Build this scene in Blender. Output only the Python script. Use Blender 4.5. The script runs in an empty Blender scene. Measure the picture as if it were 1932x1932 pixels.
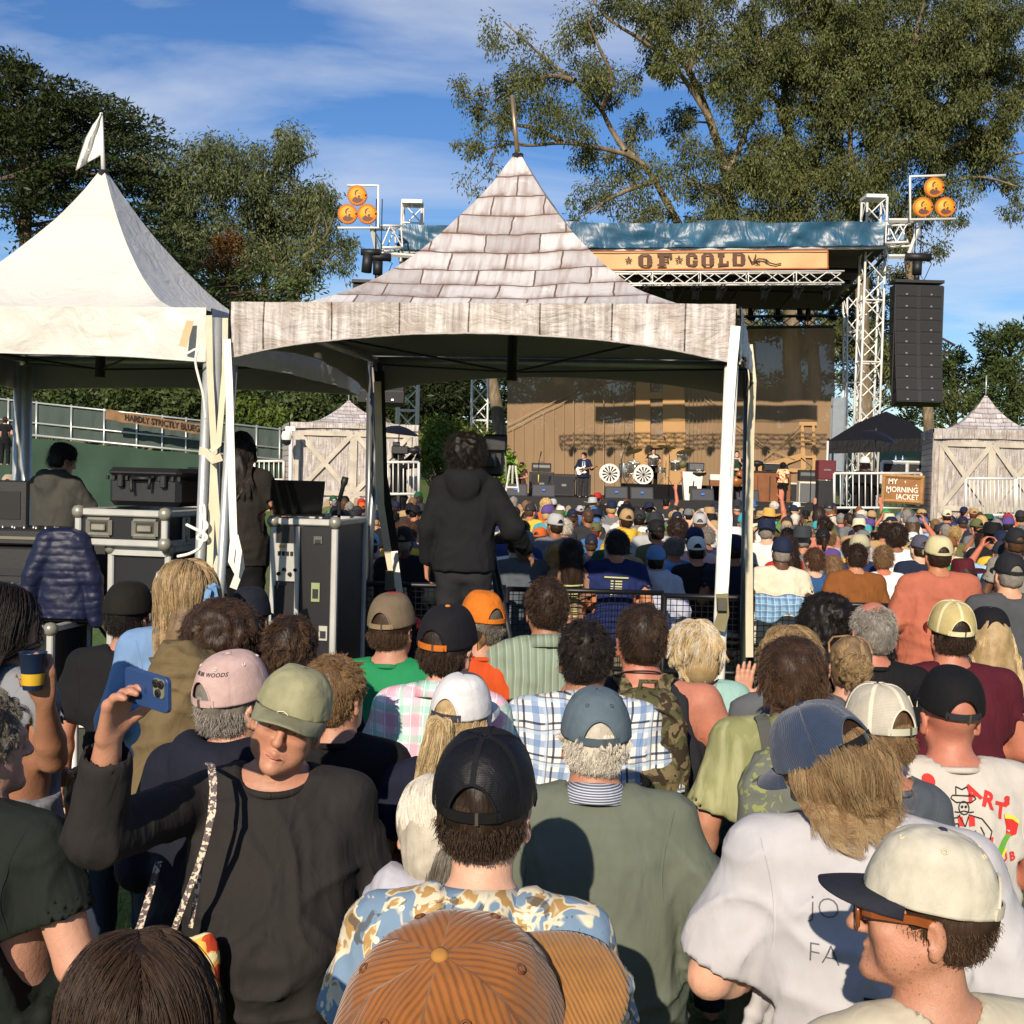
import bpy,math,random,time
import numpy as np
from mathutils import Vector,Matrix,Euler
from mathutils.bvhtree import BVHTree
T0 = time.time()
SC = bpy.context.scene
COL = SC.collection
R = math.radians
# ---------------------------------------------------------------- camera
CAM_H,FPX = 2.2,2250.0
cd = bpy.data.cameras.new('camera'); cam = bpy.data.objects.new('camera',cd); COL.objects.link(cam)
cd.sensor_width = 36; cd.lens = 36*FPX/1932; cd.clip_start = 0.05; cd.clip_end = 3000
CAM_ROT = (Matrix.Rotation(R(88.3),3,'X') @ Matrix.Rotation(R(1.5),3,'Z'))
cam.matrix_world = Matrix.Translation((0,0,CAM_H)) @ CAM_ROT.to_4x4()
SC.camera = cam
# ---------------------------------------------------------------- sky, sun, exposure
SUN_EL,SUN_AZ = R(27),R(13)          # light travels along +Y, a little to +X
W = bpy.data.worlds.new('World'); SC.world = W; W.use_nodes = True
def sky_world():
 nt = W.node_tree; N = nt.nodes; L = nt.links; N.clear()
 out = N.new('ShaderNodeOutputWorld'); bg = N.new('ShaderNodeBackground')
 bg.inputs['Strength'].default_value = 0.095
 sky = N.new('ShaderNodeTexSky'); sky.sky_type = 'NISHITA'; sky.sun_disc = False
 sky.sun_elevation = SUN_EL; sky.sun_rotation = math.pi + SUN_AZ
 sky.altitude = 50; sky.air_density = 1.0; sky.dust_density = 0.15; sky.ozone_density = 3.5
 tc = N.new('ShaderNodeTexCoord')
 sep = N.new('ShaderNodeSeparateXYZ'); L.new(tc.outputs['Generated'],sep.inputs[0])
 # thin cirrus: noise on the plane of the cloud layer
 mx = N.new('ShaderNodeMath'); mx.operation = 'MAXIMUM'; mx.inputs[1].default_value = 0.02
 ad = N.new('ShaderNodeMath'); ad.operation = 'ADD'; ad.inputs[1].default_value = 0.16
 L.new(sep.outputs[2],mx.inputs[0]); L.new(mx.outputs[0],ad.inputs[0])
 dv = N.new('ShaderNodeVectorMath'); dv.operation = 'DIVIDE'
 cb = N.new('ShaderNodeCombineXYZ')
 for i in range(3): L.new(ad.outputs[0],cb.inputs[i])
 L.new(tc.outputs['Generated'],dv.inputs[0]); L.new(cb.outputs[0],dv.inputs[1])
 mp = N.new('ShaderNodeMapping'); mp.inputs['Rotation'].default_value = (0,0,0.5)
 mp.inputs['Location'].default_value = (3.35,0.62,0); mp.inputs['Scale'].default_value = (0.75,1.5,1)
 L.new(dv.outputs[0],mp.inputs[0])
 n1 = N.new('ShaderNodeTexNoise'); n1.inputs['Scale'].default_value = 1.1; n1.inputs['Detail'].default_value = 7
 n1.inputs['Roughness'].default_value = 0.55; n1.inputs['Distortion'].default_value = 0.5
 L.new(mp.outputs[0],n1.inputs['Vector'])
 rp = N.new('ShaderNodeValToRGB'); rp.color_ramp.elements[0].position = 0.50; rp.color_ramp.elements[1].position = 0.72
 L.new(n1.outputs['Fac'],rp.inputs[0])
 ml = N.new('ShaderNodeMath'); ml.operation = 'MULTIPLY'; ml.inputs[1].default_value = 0.62
 L.new(rp.outputs[0],ml.inputs[0])
 hs = N.new('ShaderNodeHueSaturation'); hs.inputs['Saturation'].default_value = 1.22; hs.inputs['Hue'].default_value = .510; hs.inputs['Value'].default_value = 1.0
 L.new(sky.outputs[0],hs.inputs['Color'])
 mix = N.new('ShaderNodeMixRGB'); mix.inputs[2].default_value = (7.2,7.5,8.0,1)
 L.new(ml.outputs[0],mix.inputs[0]); L.new(hs.outputs[0],mix.inputs[1])
 L.new(mix.outputs[0],bg.inputs['Color']); L.new(bg.outputs[0],out.inputs['Surface'])
sky_world()
sd = bpy.data.lights.new('sun','SUN'); sun = bpy.data.objects.new('sun',sd); COL.objects.link(sun)
sd.energy = 5.0; sd.angle = R(0.5); sd.color = (1.0,0.87,0.70)
sun_dir = Vector((math.sin(SUN_AZ)*math.cos(SUN_EL),math.cos(SUN_AZ)*math.cos(SUN_EL),-math.sin(SUN_EL)))
sun.rotation_euler = sun_dir.to_track_quat('-Z','Y').to_euler()
VS = SC.view_settings
VS.view_transform = 'Standard'; VS.look = 'None'; VS.exposure = 0.28; VS.gamma = 1.0; VS.use_curve_mapping = False
SC.render.engine = 'CYCLES'
SC.cycles.max_bounces = 6; SC.cycles.transparent_max_bounces = 24; SC.cycles.use_denoising = True
def P(u,v,Y):
 """the point at depth Y that the photograph shows at pixel (u, v) of 1932"""
 d = CAM_ROT @ Vector(((u-966)/FPX,-(v-966)/FPX,-1))
 t = Y/d.y
 return Vector((d.x*t,Y,CAM_H+d.z*t))
# ---------------------------------------------------------------- helpers
rng = np.random.default_rng(11); rnd = random.Random(5)
def lin(h):
 h = h.lstrip('#'); o = []
 if len(h) == 3: h = ''.join(c*2 for c in h)
 for i in (0,2,4):
  c = int(h[i:i+2],16)/255
  o.append(c/12.92 if c <= .04045 else ((c+.055)/1.055)**2.4)
 return tuple(o)
def C4(c):
 if isinstance(c,str): c = lin(c)
 return (c[0],c[1],c[2],1)
class NT:
 def __init__(s,m):
  m.use_nodes = True; s.t = m.node_tree; s.b = s.t.nodes['Principled BSDF']; s.out = s.t.nodes['Material Output']
 def n(s,typ,ins=None,**kw):
  nd = s.t.nodes.new('ShaderNode'+typ)
  for k,v in kw.items(): setattr(nd,k,v)
  for k,v in (ins or {}).items(): s.set(nd,k,v)
  return nd
 def set(s,nd,k,v):
  if isinstance(v,bpy.types.NodeSocket): s.t.links.new(v,nd.inputs[k])
  else: nd.inputs[k].default_value = v
 def bs(s,k,v): s.set(s.b,k,v)
 def math(s,op,a,b=0.0,c=None):
  m = s.n('Math',operation=op); s.set(m,0,a); s.set(m,1,b)
  if c is not None: s.set(m,2,c)
  return m.outputs[0]
 def mix(s,f,a,b,mode='MIX'):
  m = s.n('MixRGB',blend_type=mode); s.set(m,0,f)
  s.set(m,1,a if isinstance(a,bpy.types.NodeSocket) else C4(a)); s.set(m,2,b if isinstance(b,bpy.types.NodeSocket) else C4(b))
  return m.outputs[0]
 def noise(s,vec,scale,detail=3,rough=.55,dist=0):
  m = s.n('TexNoise',{'Scale': scale,'Detail': detail,'Roughness': rough,'Distortion': dist})
  if vec is not None: s.set(m,'Vector',vec)
  return m.outputs['Fac']
 def ramp(s,f,*st):
  r = s.n('ValToRGB'); s.set(r,0,f); e = r.color_ramp.elements
  while len(e) < len(st): e.new(.5)
  for x,(p,c) in zip(e,st): x.position = p; x.color = C4(c) if not isinstance(c,(int,float)) else (c,c,c,1)
  return r.outputs[0]
 def step(s,f,lo,hi):
  m = s.n('MapRange',{'From Min': lo,'From Max': hi}); s.set(m,0,f); return m.outputs[0]
 def bump(s,h,strength,dist=.01,prev=None):
  b = s.n('Bump',{'Strength': strength,'Distance': dist}); s.set(b,'Height',h)
  if prev is not None: s.set(b,'Normal',prev)
  return b.outputs[0]
 def co(s,kind='Object',scale=None,rot=None):
  o = s.n('TexCoord').outputs[kind]
  if scale or rot:
   m = s.n('Mapping'); s.set(m,0,o)
   if scale: m.inputs['Scale'].default_value = scale
   if rot: m.inputs['Rotation'].default_value = rot
   o = m.outputs[0]
  return o
MATS = {}
def mat(key,col=None,rough=.7,var=.12,scale=6,bump=0,bscale=60,metal=0,spec=None,sheen=0,trans=0,alpha=None,build=None,emit=0):
 """a procedural material; the colour drifts with noise, the relief with finer noise"""
 if key in MATS: return MATS[key]
 m = bpy.data.materials.new(key); q = NT(m); MATS[key] = m
 q.bs('Roughness',rough); q.bs('Metallic',metal)
 if spec is not None: q.bs('Specular IOR Level',spec)
 if sheen: q.bs('Sheen Weight',sheen); q.bs('Sheen Roughness',.5)
 if build: build(q); return m
 c = lin(col) if isinstance(col,str) else col
 v = q.co('Object')
 f = q.noise(v,scale,4)
 lo = tuple(x*(1-var) for x in c); hi = tuple(min(1,x*(1+var)) for x in c)
 q.bs('Base Color',q.ramp(f,(.25,lo),(.75,hi)))
 if bump: q.bs('Normal',q.bump(q.noise(v,bscale,3),bump,.004))
 if emit: q.bs('Emission Color',C4(c)); q.bs('Emission Strength',emit)
 return m
def fabric(key,col,col2=None,weave=900,fold=.5,var=.1,rough=.85,pat=None,sheen=.0):
 """cloth: fine weave, soft creases; pat(q, object vector) may give a print"""
 def b(q):
  v = q.co('Object'); c = lin(col) if isinstance(col,str) else col
  f = q.noise(v,9,4)
  if pat: base = pat(q,v)
  else: base = q.mix(1.0,C4(c),C4(c))
  t = q.n('MapRange',{'From Min': .25,'From Max': .75,'To Min': 1-var,'To Max': 1+var}); q.set(t,0,f)
  g = q.n('CombineColor'); [q.set(g,i,t.outputs[0]) for i in range(3)]
  q.bs('Base Color',q.mix(1.0,base,g.outputs[0],'MULTIPLY'))
  mp = q.co('Object',(1.0,1.0,.45))
  n1 = q.math('ADD',q.noise(mp,7,2,.45,1.4),q.math('MULTIPLY',q.noise(mp,20,2,.4,1.6),.22)); n2 = q.noise(v,700,1)
  q.bs('Normal',q.bump(n2,.25,.0008,q.bump(n1,fold*.8,.028)))
  if sheen: q.bs('Sheen Weight',sheen)
 return mat(key,rough=rough,spec=.25,build=b)
def objcol(key,rough=.85,var=.14,fold=.5):
 def b(q):
  v = q.co('Object'); oi = q.n('ObjectInfo')
  t = q.n('MapRange',{'From Min': .25,'From Max': .75,'To Min': 1-var,'To Max': 1+var}); q.set(t,0,q.noise(v,9,4))
  g = q.n('CombineColor'); [q.set(g,i,t.outputs[0]) for i in range(3)]
  q.bs('Base Color',q.mix(1.0,oi.outputs['Color'],g.outputs[0],'MULTIPLY'))
  if fold: q.bs('Normal',q.bump(q.noise(q.co('Object',(1,1,.45)),13,4,.5,1.2),fold,.02))
 return mat(key,rough=rough,spec=.25,build=b)
def link(o,parent=None):
 COL.objects.link(o)
 if parent is not None: o.parent = parent
 return o
def tag(o,label=None,cat=None,group=None,kind=None):
 for k,v in (('label',label),('category',cat),('group',group),('kind',kind)):
  if v: o[k] = v
 return o
def thing(name,label,cat,loc=(0,0,0),rz=0,group=None,rot=None):
 o = bpy.data.objects.new(name,None); o.empty_display_size = .2; link(o)
 o.location = loc; o.rotation_euler = rot if rot else (0,0,rz)
 return tag(o,label,cat,group)
def mesh_np(name,V,F,m=None,parent=None,smooth=True,uv=None):
 """V (n,3), F (k,4) or (k,3) arrays"""
 V = np.asarray(V,np.float32); F = np.asarray(F,np.int32)
 me = bpy.data.meshes.new(name); k = F.shape[1]
 me.vertices.add(len(V)); me.vertices.foreach_set('co',V.ravel())
 me.loops.add(F.size); me.loops.foreach_set('vertex_index',F.ravel())
 me.polygons.add(len(F)); me.polygons.foreach_set('loop_start',np.arange(0,F.size,k,dtype=np.int32))
 try: me.polygons.foreach_set('loop_total',np.full(len(F),k,np.int32))
 except Exception: pass
 me.polygons.foreach_set('use_smooth',np.full(len(F),bool(smooth)))
 if uv is not None:
  l = me.uv_layers.new(name='uv'); l.data.foreach_set('uv',np.asarray(uv,np.float32)[F.ravel()].ravel())
 me.update(calc_edges=True)
 if m is not None: me.materials.append(m)
 o = bpy.data.objects.new(name,me)
 return link(o,parent) if parent is not False else o
class MB:
 """collects boxes, bars, tubes and prisms into ONE mesh"""
 def __init__(s): s.v = []; s.f = []; s.sm = []; s.uv = {}
 def add(s,vs,fs,smooth=False):
  n = len(s.v); s.v += [tuple(p) for p in vs]
  for f in fs: s.f.append([i+n for i in f]); s.sm.append(smooth)
  return s
 def box(s,c,d,M=None):
  c = Vector(c); x,y,z = (k/2 for k in d)
  vs = [Vector((a*x,b*y,e*z)) for e in (-1,1) for b in (-1,1) for a in (-1,1)]
  if M is not None: vs = [M @ p for p in vs]
  return s.add([p+c for p in vs],[(0,2,3,1),(4,5,7,6),(0,1,5,4),(2,6,7,3),(0,4,6,2),(1,3,7,5)])
 def bbox(s,c,d,b=.01):
  """box with chamfered edges"""
  c = Vector(c); x,y,z = (k/2 for k in d); vs = [];
  for e in (-1,1):
   for bb in (-1,1):
    for a in (-1,1):
     vs += [c+Vector((a*x,bb*(y-b),e*(z-b))),c+Vector((a*(x-b),bb*y,e*(z-b))),c+Vector((a*(x-b),bb*(y-b),e*z))]
  I = lambda a,bb,e,k: 3*(a+2*bb+4*e)+k
  fs = []
  for a in (0,1): q = [I(a,0,0,0),I(a,1,0,0),I(a,1,1,0),I(a,0,1,0)]; fs.append(q if a else q[::-1])
  for bb in (0,1): q = [I(0,bb,0,1),I(1,bb,0,1),I(1,bb,1,1),I(0,bb,1,1)]; fs.append(q if not bb else q[::-1])
  for e in (0,1): q = [I(0,0,e,2),I(1,0,e,2),I(1,1,e,2),I(0,1,e,2)]; fs.append(q if e else q[::-1])
  for a in (0,1):
   for bb in (0,1): q = [I(a,bb,0,0),I(a,bb,1,0),I(a,bb,1,1),I(a,bb,0,1)]; fs.append(q if (a ^ bb) else q[::-1])
   for e in (0,1): q = [I(a,0,e,0),I(a,1,e,0),I(a,1,e,2),I(a,0,e,2)]; fs.append(q if (a == e) else q[::-1])
  for bb in (0,1):
   for e in (0,1): q = [I(0,bb,e,1),I(1,bb,e,1),I(1,bb,e,2),I(0,bb,e,2)]; fs.append(q if (bb != e) else q[::-1])
  for a in (0,1):
   for bb in (0,1):
    for e in (0,1): q = [I(a,bb,e,0),I(a,bb,e,1),I(a,bb,e,2)]; fs.append(q if (a+bb+e) % 2 else q[::-1])
  return s.add(vs,fs)
 def tube(s,pts,r,n=8,cap=True,smooth=True,flat=1.0,up=None):
  pts = [Vector(p) for p in pts]; k = len(pts)
  rs = list(r) if hasattr(r,'__len__') else [r]*k
  vs = []; u = None
  for i,p in enumerate(pts):
   t = (pts[min(i+1,k-1)]-pts[max(i-1,0)])
   t = t.normalized() if t.length > 1e-9 else Vector((0,0,1))
   if u is None:
    a = Vector(up) if up else (Vector((0,0,1)) if abs(t.z) < .9 else Vector((1,0,0)))
    u = (a-t*a.dot(t)).normalized()
   else:
    u = (u-t*u.dot(t)); u = u.normalized() if u.length > 1e-6 else t.orthogonal().normalized()
   w = t.cross(u)
   for j in range(n):
    g = 2*math.pi*j/n
    vs.append(p+u*(rs[i]*math.cos(g)*flat)+w*(rs[i]*math.sin(g)))
  fs = [(i*n+j,i*n+(j+1) % n,(i+1)*n+(j+1) % n,(i+1)*n+j) for i in range(k-1) for j in range(n)]
  s.add(vs,fs,smooth)
  if cap and n > 2:
   b = len(s.v)-k*n
   s.f.append([b+j for j in range(n)][::-1]); s.sm.append(False)
   s.f.append([b+(k-1)*n+j for j in range(n)]); s.sm.append(False)
  return s
 def bar(s,a,b,w,h=None):
  a,b = Vector(a),Vector(b); return s.tube([a,b],w*.7071,4,smooth=False)
 def strap(s,pts,w,t=.004,side=(1,0,0)):
  """flat band of width w along pts"""
  pts = [Vector(p) for p in pts]; sd = Vector(side).normalized(); vs = []; k = len(pts)
  for i,p in enumerate(pts):
   tg = (pts[min(i+1,k-1)]-pts[max(i-1,0)]).normalized(); n = tg.cross(sd).normalized(); sdd = n.cross(tg)
   vs += [p+sdd*w/2+n*t/2,p-sdd*w/2+n*t/2,p-sdd*w/2-n*t/2,p+sdd*w/2-n*t/2]
  fs = [(4*i+j,4*i+(j+1) % 4,4*i+4+(j+1) % 4,4*i+4+j) for i in range(k-1) for j in range(4)]
  fs += [(3,2,1,0),tuple(4*(k-1)+j for j in range(4))]
  return s.add(vs,fs)
 def lathe(s,prof,n=24,c=(0,0,0),M=None,smooth=True):
  """prof: (radius, z) pairs bottom to top"""
  c = Vector(c); vs = []
  for r_,z in prof:
   for j in range(n):
    p = Vector((r_*math.cos(2*math.pi*j/n),r_*math.sin(2*math.pi*j/n),z))
    vs.append((M @ p if M is not None else p)+c)
  k = len(prof)
  return s.add(vs,[(i*n+j,i*n+(j+1) % n,(i+1)*n+(j+1) % n,(i+1)*n+j) for i in range(k-1) for j in range(n)],smooth)
 def prism(s,poly,y0,y1,M=None):
  """polygon in (x, z) extruded along y"""
  n = len(poly); vs = [Vector((x,y0,z)) for x,z in poly]+[Vector((x,y1,z)) for x,z in poly]
  if M is not None: vs = [M @ p for p in vs]
  return s.add(vs,[tuple(range(n)),tuple(range(2*n-1,n-1,-1))]+[(i,i+n,(i+1) % n+n,(i+1) % n) for i in range(n)])
 def build(s,name,m,parent=None,label=None):
  me = bpy.data.meshes.new(name); me.from_pydata(s.v,[],s.f)
  me.polygons.foreach_set('use_smooth',np.array(s.sm,bool)); me.materials.append(m); me.update()
  o = bpy.data.objects.new(name,me)
  if label: o['label'] = label
  return link(o,parent)
def cp(o,parent=None):
 c = o.copy(); COL.objects.link(c)
 if parent is not None: c.parent = parent
 for ch in o.children: cp(ch,c)
 return c
def text_mesh(txt,size,bold=0.0,spacing=1.0,ext=0.0):
 cu = bpy.data.curves.new('t','FONT'); cu.body = txt; cu.size = size; cu.offset = bold*size; cu.align_x = 'CENTER'; cu.align_y = 'CENTER'
 cu.space_character = spacing; cu.extrude = ext; cu.resolution_u = 3
 o = bpy.data.objects.new('t',cu); COL.objects.link(o)
 me = o.to_mesh(); vs = [v.co.copy() for v in me.vertices]; fs = [list(p.vertices) for p in me.polygons]
 o.to_mesh_clear(); bpy.data.objects.remove(o); bpy.data.curves.remove(cu)
 return vs,fs
# ---------------------------------------------------------------- signed distance bodies
def vnoise(p,seed=0):
 """value noise in [-1, 1] at points (n,3)"""
 i = np.floor(p); f = p-i; f = f*f*(3-2*f); i = i.astype(np.int64); o = np.zeros(len(p),np.float32)
 for a in (0,1):
  for b in (0,1):
   for c in (0,1):
    h = ((i[:,0]+a)*73856093 ^ (i[:,1]+b)*19349663 ^ (i[:,2]+c)*83492791 ^ seed*2654435) & 0x7fffffff
    h = (h*1103515245+12345) & 0x7fffffff; h = ((h >> 7)*48271) & 0xffff
    w = (f[:,0] if a else 1-f[:,0])*(f[:,1] if b else 1-f[:,1])*(f[:,2] if c else 1-f[:,2])
    o += w*(h/32768.0-1)
 return o
def axis(lo,hi,base,fine=()):
 xs = [lo]
 while xs[-1] < hi:
  x = xs[-1]; h = base
  for a,b,s in fine:
   if a-.02 <= x <= b+.02: h = min(h,s)
  xs.append(x+h)
 return np.array(xs,np.float32)
class Field:
 def __init__(s,xs,ys,zs):
  s.x,s.y,s.z = xs,ys,zs; s.f = np.full((len(xs),len(ys),len(zs)),9.,np.float32)
 def sl(s,lo,hi):
  r = []
  for ax,a,b in zip((s.x,s.y,s.z),lo,hi):
   i = max(0,np.searchsorted(ax,a)-2); j = min(len(ax),np.searchsorted(ax,b)+2); r.append(slice(i,j))
  r = tuple(r)
  if any(q.stop <= q.start for q in r): return None,None
  return r,(s.x[r[0]][:,None,None],s.y[r[1]][None,:,None],s.z[r[2]][None,None,:])
 def op(s,lo,hi,fn,k,op):
  m = k+.03; lo = np.array(lo)-m; hi = np.array(hi)+m
  r,g = s.sl(lo,hi)
  if r is None: return s
  a = s.f[r]; b = fn(*g).astype(np.float32)
  if op == 'u':
   if k > 0:
    h = np.clip(.5+.5*(a-b)/k,0,1); s.f[r] = a+(b-a)*h-k*h*(1-h)
   else: s.f[r] = np.minimum(a,b)
  else:
   b = -b
   if k > 0:
    h = np.clip(.5-.5*(a-b)/k,0,1); s.f[r] = a+(b-a)*h+k*h*(1-h)
   else: s.f[r] = np.maximum(a,b)
  return s
 def cap(s,a,b,ra,rb=None,k=.02,op='u',flat=None):
  a = np.array(a,float); b = np.array(b,float); rb = ra if rb is None else rb
  d = b-a; L = max(1e-9,d @ d); rm = max(ra,rb)
  def fn(x,y,z):
   X,Y,Z = x-a[0],y-a[1],z-a[2]; t = np.clip((X*d[0]+Y*d[1]+Z*d[2])/L,0,1)
   return np.sqrt((X-t*d[0])**2+(Y-t*d[1])**2+(Z-t*d[2])**2)-(ra+(rb-ra)*t)
  return s.op(np.minimum(a,b)-rm,np.maximum(a,b)+rm,fn,k,op)
 def ell(s,c,r,k=.02,op='u',rot=None):
  c = np.array(c,float); r = np.array(r,float); A = np.array(rot).T if rot is not None else np.eye(3); rm = r.max() if rot is not None else r
  def fn(x,y,z):
   X,Y,Z = x-c[0],y-c[1],z-c[2]
   q = [(A[i,0]*X+A[i,1]*Y+A[i,2]*Z)/r[i] for i in range(3)]
   k0 = np.sqrt(q[0]**2+q[1]**2+q[2]**2); k1 = np.sqrt((q[0]/r[0])**2+(q[1]/r[1])**2+(q[2]/r[2])**2)
   return k0*(k0-1)/np.maximum(k1,1e-6)
  return s.op(c-rm,c+rm,fn,k,op)
 def torso(s,prof,k=.03,op='u',e=2.4):
  """prof rows: z, half width, half depth, y centre"""
  p = np.array(prof,float);
  def fn(x,y,z):
   zz = z.ravel(); w,d,c = (np.interp(zz,p[:,0],p[:,i])[None,None,:] for i in (1,2,3))
   q = ((np.abs(x)/w)**e+(np.abs(y-c)/d)**e+1e-9)**(1/e); m = np.minimum(w,d)
   f = (q-1)*m
   return np.maximum(f,np.maximum(p[0,0]-z,z-p[-1,0]))
  wm,dm = p[:,1].max(),p[:,2].max()
  return s.op((-wm,p[:,3].min()-dm,p[0,0]),(wm,p[:,3].max()+dm,p[-1,0]),fn,k,op)
 def plane(s,o,n,k=0):
  """cut away the side the normal points to"""
  o = np.array(o,float); n = np.array(n,float); n /= np.linalg.norm(n)
  d = (s.x[:,None,None]-o[0])*n[0]+(s.y[None,:,None]-o[1])*n[1]+(s.z[None,None,:]-o[2])*n[2]
  s.f = np.maximum(s.f,d.astype(np.float32)); return s
 def surf(s):
  f = s.f; f[0] = f[-1] = 1; f[:,0] = f[:,-1] = 1; f[:,:,0] = f[:,:,-1] = 1
  b = f < 0; n = [k-1 for k in f.shape]
  cnt = np.zeros(n,np.int8)
  O = [(i,j,k) for i in (0,1) for j in (0,1) for k in (0,1)]
  for i,j,k in O: cnt += b[i:i+n[0],j:j+n[1],k:k+n[2]]
  act = (cnt > 0) & (cnt < 8); idx = np.argwhere(act); id_ = np.full(n,-1,np.int32); id_[act] = np.arange(len(idx))
  I,J,K = idx.T
  v = {o: f[I+o[0],J+o[1],K+o[2]] for o in O}
  acc = np.zeros((len(idx),3)); c = np.zeros(len(idx))
  for o in O:
   for ax in range(3):
    if o[ax]: continue
    o2 = tuple(1 if q == ax else o[q] for q in range(3)); a,d = v[o],v[o2]
    m = (a < 0) != (d < 0); t = np.where(m,a/np.where(m,a-d,1),0)
    for q in range(3): acc[:,q] += np.where(m,t if q == ax else o[q],0)
    c += m
  acc /= c[:,None]; V = np.empty((len(idx),3),np.float32)
  for q,(ax,ii) in enumerate(zip((s.x,s.y,s.z),(I,J,K))): V[:,q] = ax[ii]+acc[:,q]*(ax[ii+1]-ax[ii])
  F = []
  for ax in range(3):
   sl0 = [slice(1,-1)]*3; sl0[ax] = slice(0,-1); sl1 = list(sl0); sl1[ax] = slice(1,None)
   A,B = b[tuple(sl0)],b[tuple(sl1)]; e = np.argwhere(A != B)
   if not len(e): continue
   off = np.array([1,1,1]); off[ax] = 0; e = e+off; fl = b[tuple(e.T)]
   u,w = [(1,2),(2,0),(0,1)][ax]; q = []
   for du,dw in ((-1,-1),(0,-1),(0,0),(-1,0)):
    g = e.copy(); g[:,u] += du; g[:,w] += dw; q.append(id_[tuple(g.T)])
   q = np.stack(q,1); q[~fl] = q[~fl][:,::-1]; F.append(q)
  F = np.concatenate(F); return V,F[(F >= 0).all(1)]
def vnormals(V,F):
 n = np.cross(V[F[:,2]]-V[F[:,0]],V[F[:,3 % F.shape[1]]]-V[F[:,1]]); N = np.zeros_like(V)
 for i in range(F.shape[1]):
  for q in range(3): N[:,q] += np.bincount(F[:,i],n[:,q],len(V))
 return N/np.maximum(1e-9,np.linalg.norm(N,axis=1))[:,None]
def relax(V,F,it=1,w=.5):
 k = F.shape[1]
 for _ in range(it):
  S = np.zeros_like(V); c = np.zeros(len(V))
  for i in range(k):
   a,b = F[:,i],F[:,(i+1) % k]
   for q in range(3): S[:,q] += np.bincount(a,V[b,q],len(V))
   c += np.bincount(a,minlength=len(V))
  V = V+w*(S/np.maximum(c,1)[:,None]-V)
 return V.astype(np.float32)
def folds(V,F,amp=.007,seed=0,stretch=(7,7,3.2),mask=None):
 """pushes cloth in and out: sharp ridged creases that run mostly down"""
 N = vnormals(V,F); p = V*np.array(stretch)+seed*7.3
 w = np.stack([vnoise(V*4+seed),vnoise(V*4+seed+30),vnoise(V*4+seed+60)],1)*.9
 a = 1-np.abs(vnoise(p+w,seed)); b = 1-np.abs(vnoise(p*2.1+w*1.6,seed+5)); c = vnoise(V*2.5+seed,seed+9)
 X,Z = np.abs(V[:,0]),V[:,2]; q = np.stack([(X*.72+Z*.69)*10,(-X*.69+Z*.72)*2.6,V[:,1]*6],1)+w*.8
 e = 1-np.abs(vnoise(q+seed*3.1,seed+2)); zf = np.clip((1.16-Z)/.2,0,1); s = 1-np.abs(vnoise(V*np.array([3.2,3.2,15])+w*1.3+seed,seed+4))
 d = amp*(1.1*(a**4-.35)+1.5*(e**6-.22)*(.75+.7*c)+1.3*zf*(s**5-.25)+.35*(b**3-.3)+.6*c)
 if mask is not None: d = d*mask(V)
 return (V+N*d[:,None]).astype(np.float32)
# ---------------------------------------------------------------- people (standing height 1.75, facing +Y)
def rotm(yaw=0,pitch=0,roll=0):
 return Matrix.Rotation(R(yaw),3,'Z') @ Matrix.Rotation(R(pitch),3,'X') @ Matrix.Rotation(R(roll),3,'Y')
NECK = Vector((0,-.022,1.50))
class Pose:
 """joints; arms: 'down', 'front' (hands clasped before the belly), or (elbow, wrist, finger direction)"""
 def __init__(s,arms=('down','down'),head=(0,0,0),w=1.0,sh=1.0,belly=0.0,dz=.032):
  s.dz = Vector((0,.006,-dz))
  s.hm = head if isinstance(head,Matrix) else rotm(*head); s.w = w; s.sh = sh; s.belly = belly
  s.shj = {}; s.el = {}; s.wr = {}; s.fd = {}; s.pn = {}; s.curl = {}
  for sd,a in zip((-1,1),arms):
   S = Vector((sd*.175*sh,-.018,1.392)); s.curl[sd] = .45
   if a == 'down': e,w_,f,n = Vector((sd*.25*sh,-.035,1.125)),Vector((sd*.27*sh,.04,.885)),Vector((0,.15,-1)),Vector((-sd,0,0))
   elif a == 'front': e,w_,f,n = Vector((sd*.255*sh,-.03,1.13)),Vector((sd*.07,.21+belly,1.08)),Vector((-sd,.25,-.1)),Vector((0,-1,0))
   elif a == 'pocket': e,w_,f,n = Vector((sd*.29*sh,-.08,1.15)),Vector((sd*.20,.06,.95)),Vector((-.3*sd,.5,-1)),Vector((-sd,0,0))
   elif a == 'up': e,w_,f,n = Vector((sd*.25*sh,.1,1.60)),Vector((sd*.20,.17,1.86)),Vector((0,.15,1)),Vector((0,1,0))
   elif a == 'phone': e,w_,f,n = Vector((sd*.25*sh,.2,1.42)),Vector((sd*.09,.33,1.62)),Vector((-.3*sd,.1,1)),Vector((-sd,0,0))
   else: e,w_,f = (Vector(q) for q in a[:3]); n = Vector(a[3]) if len(a) > 3 else Vector((0,-1,0)); s.curl[sd] = a[4] if len(a) > 4 else .3
   s.shj[sd],s.el[sd],s.wr[sd],s.fd[sd],s.pn[sd] = S,e,w_,f.normalized(),n.normalized()
 def h(s,p): return s.hm @ (Vector(p)-NECK)+NECK+s.dz
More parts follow.
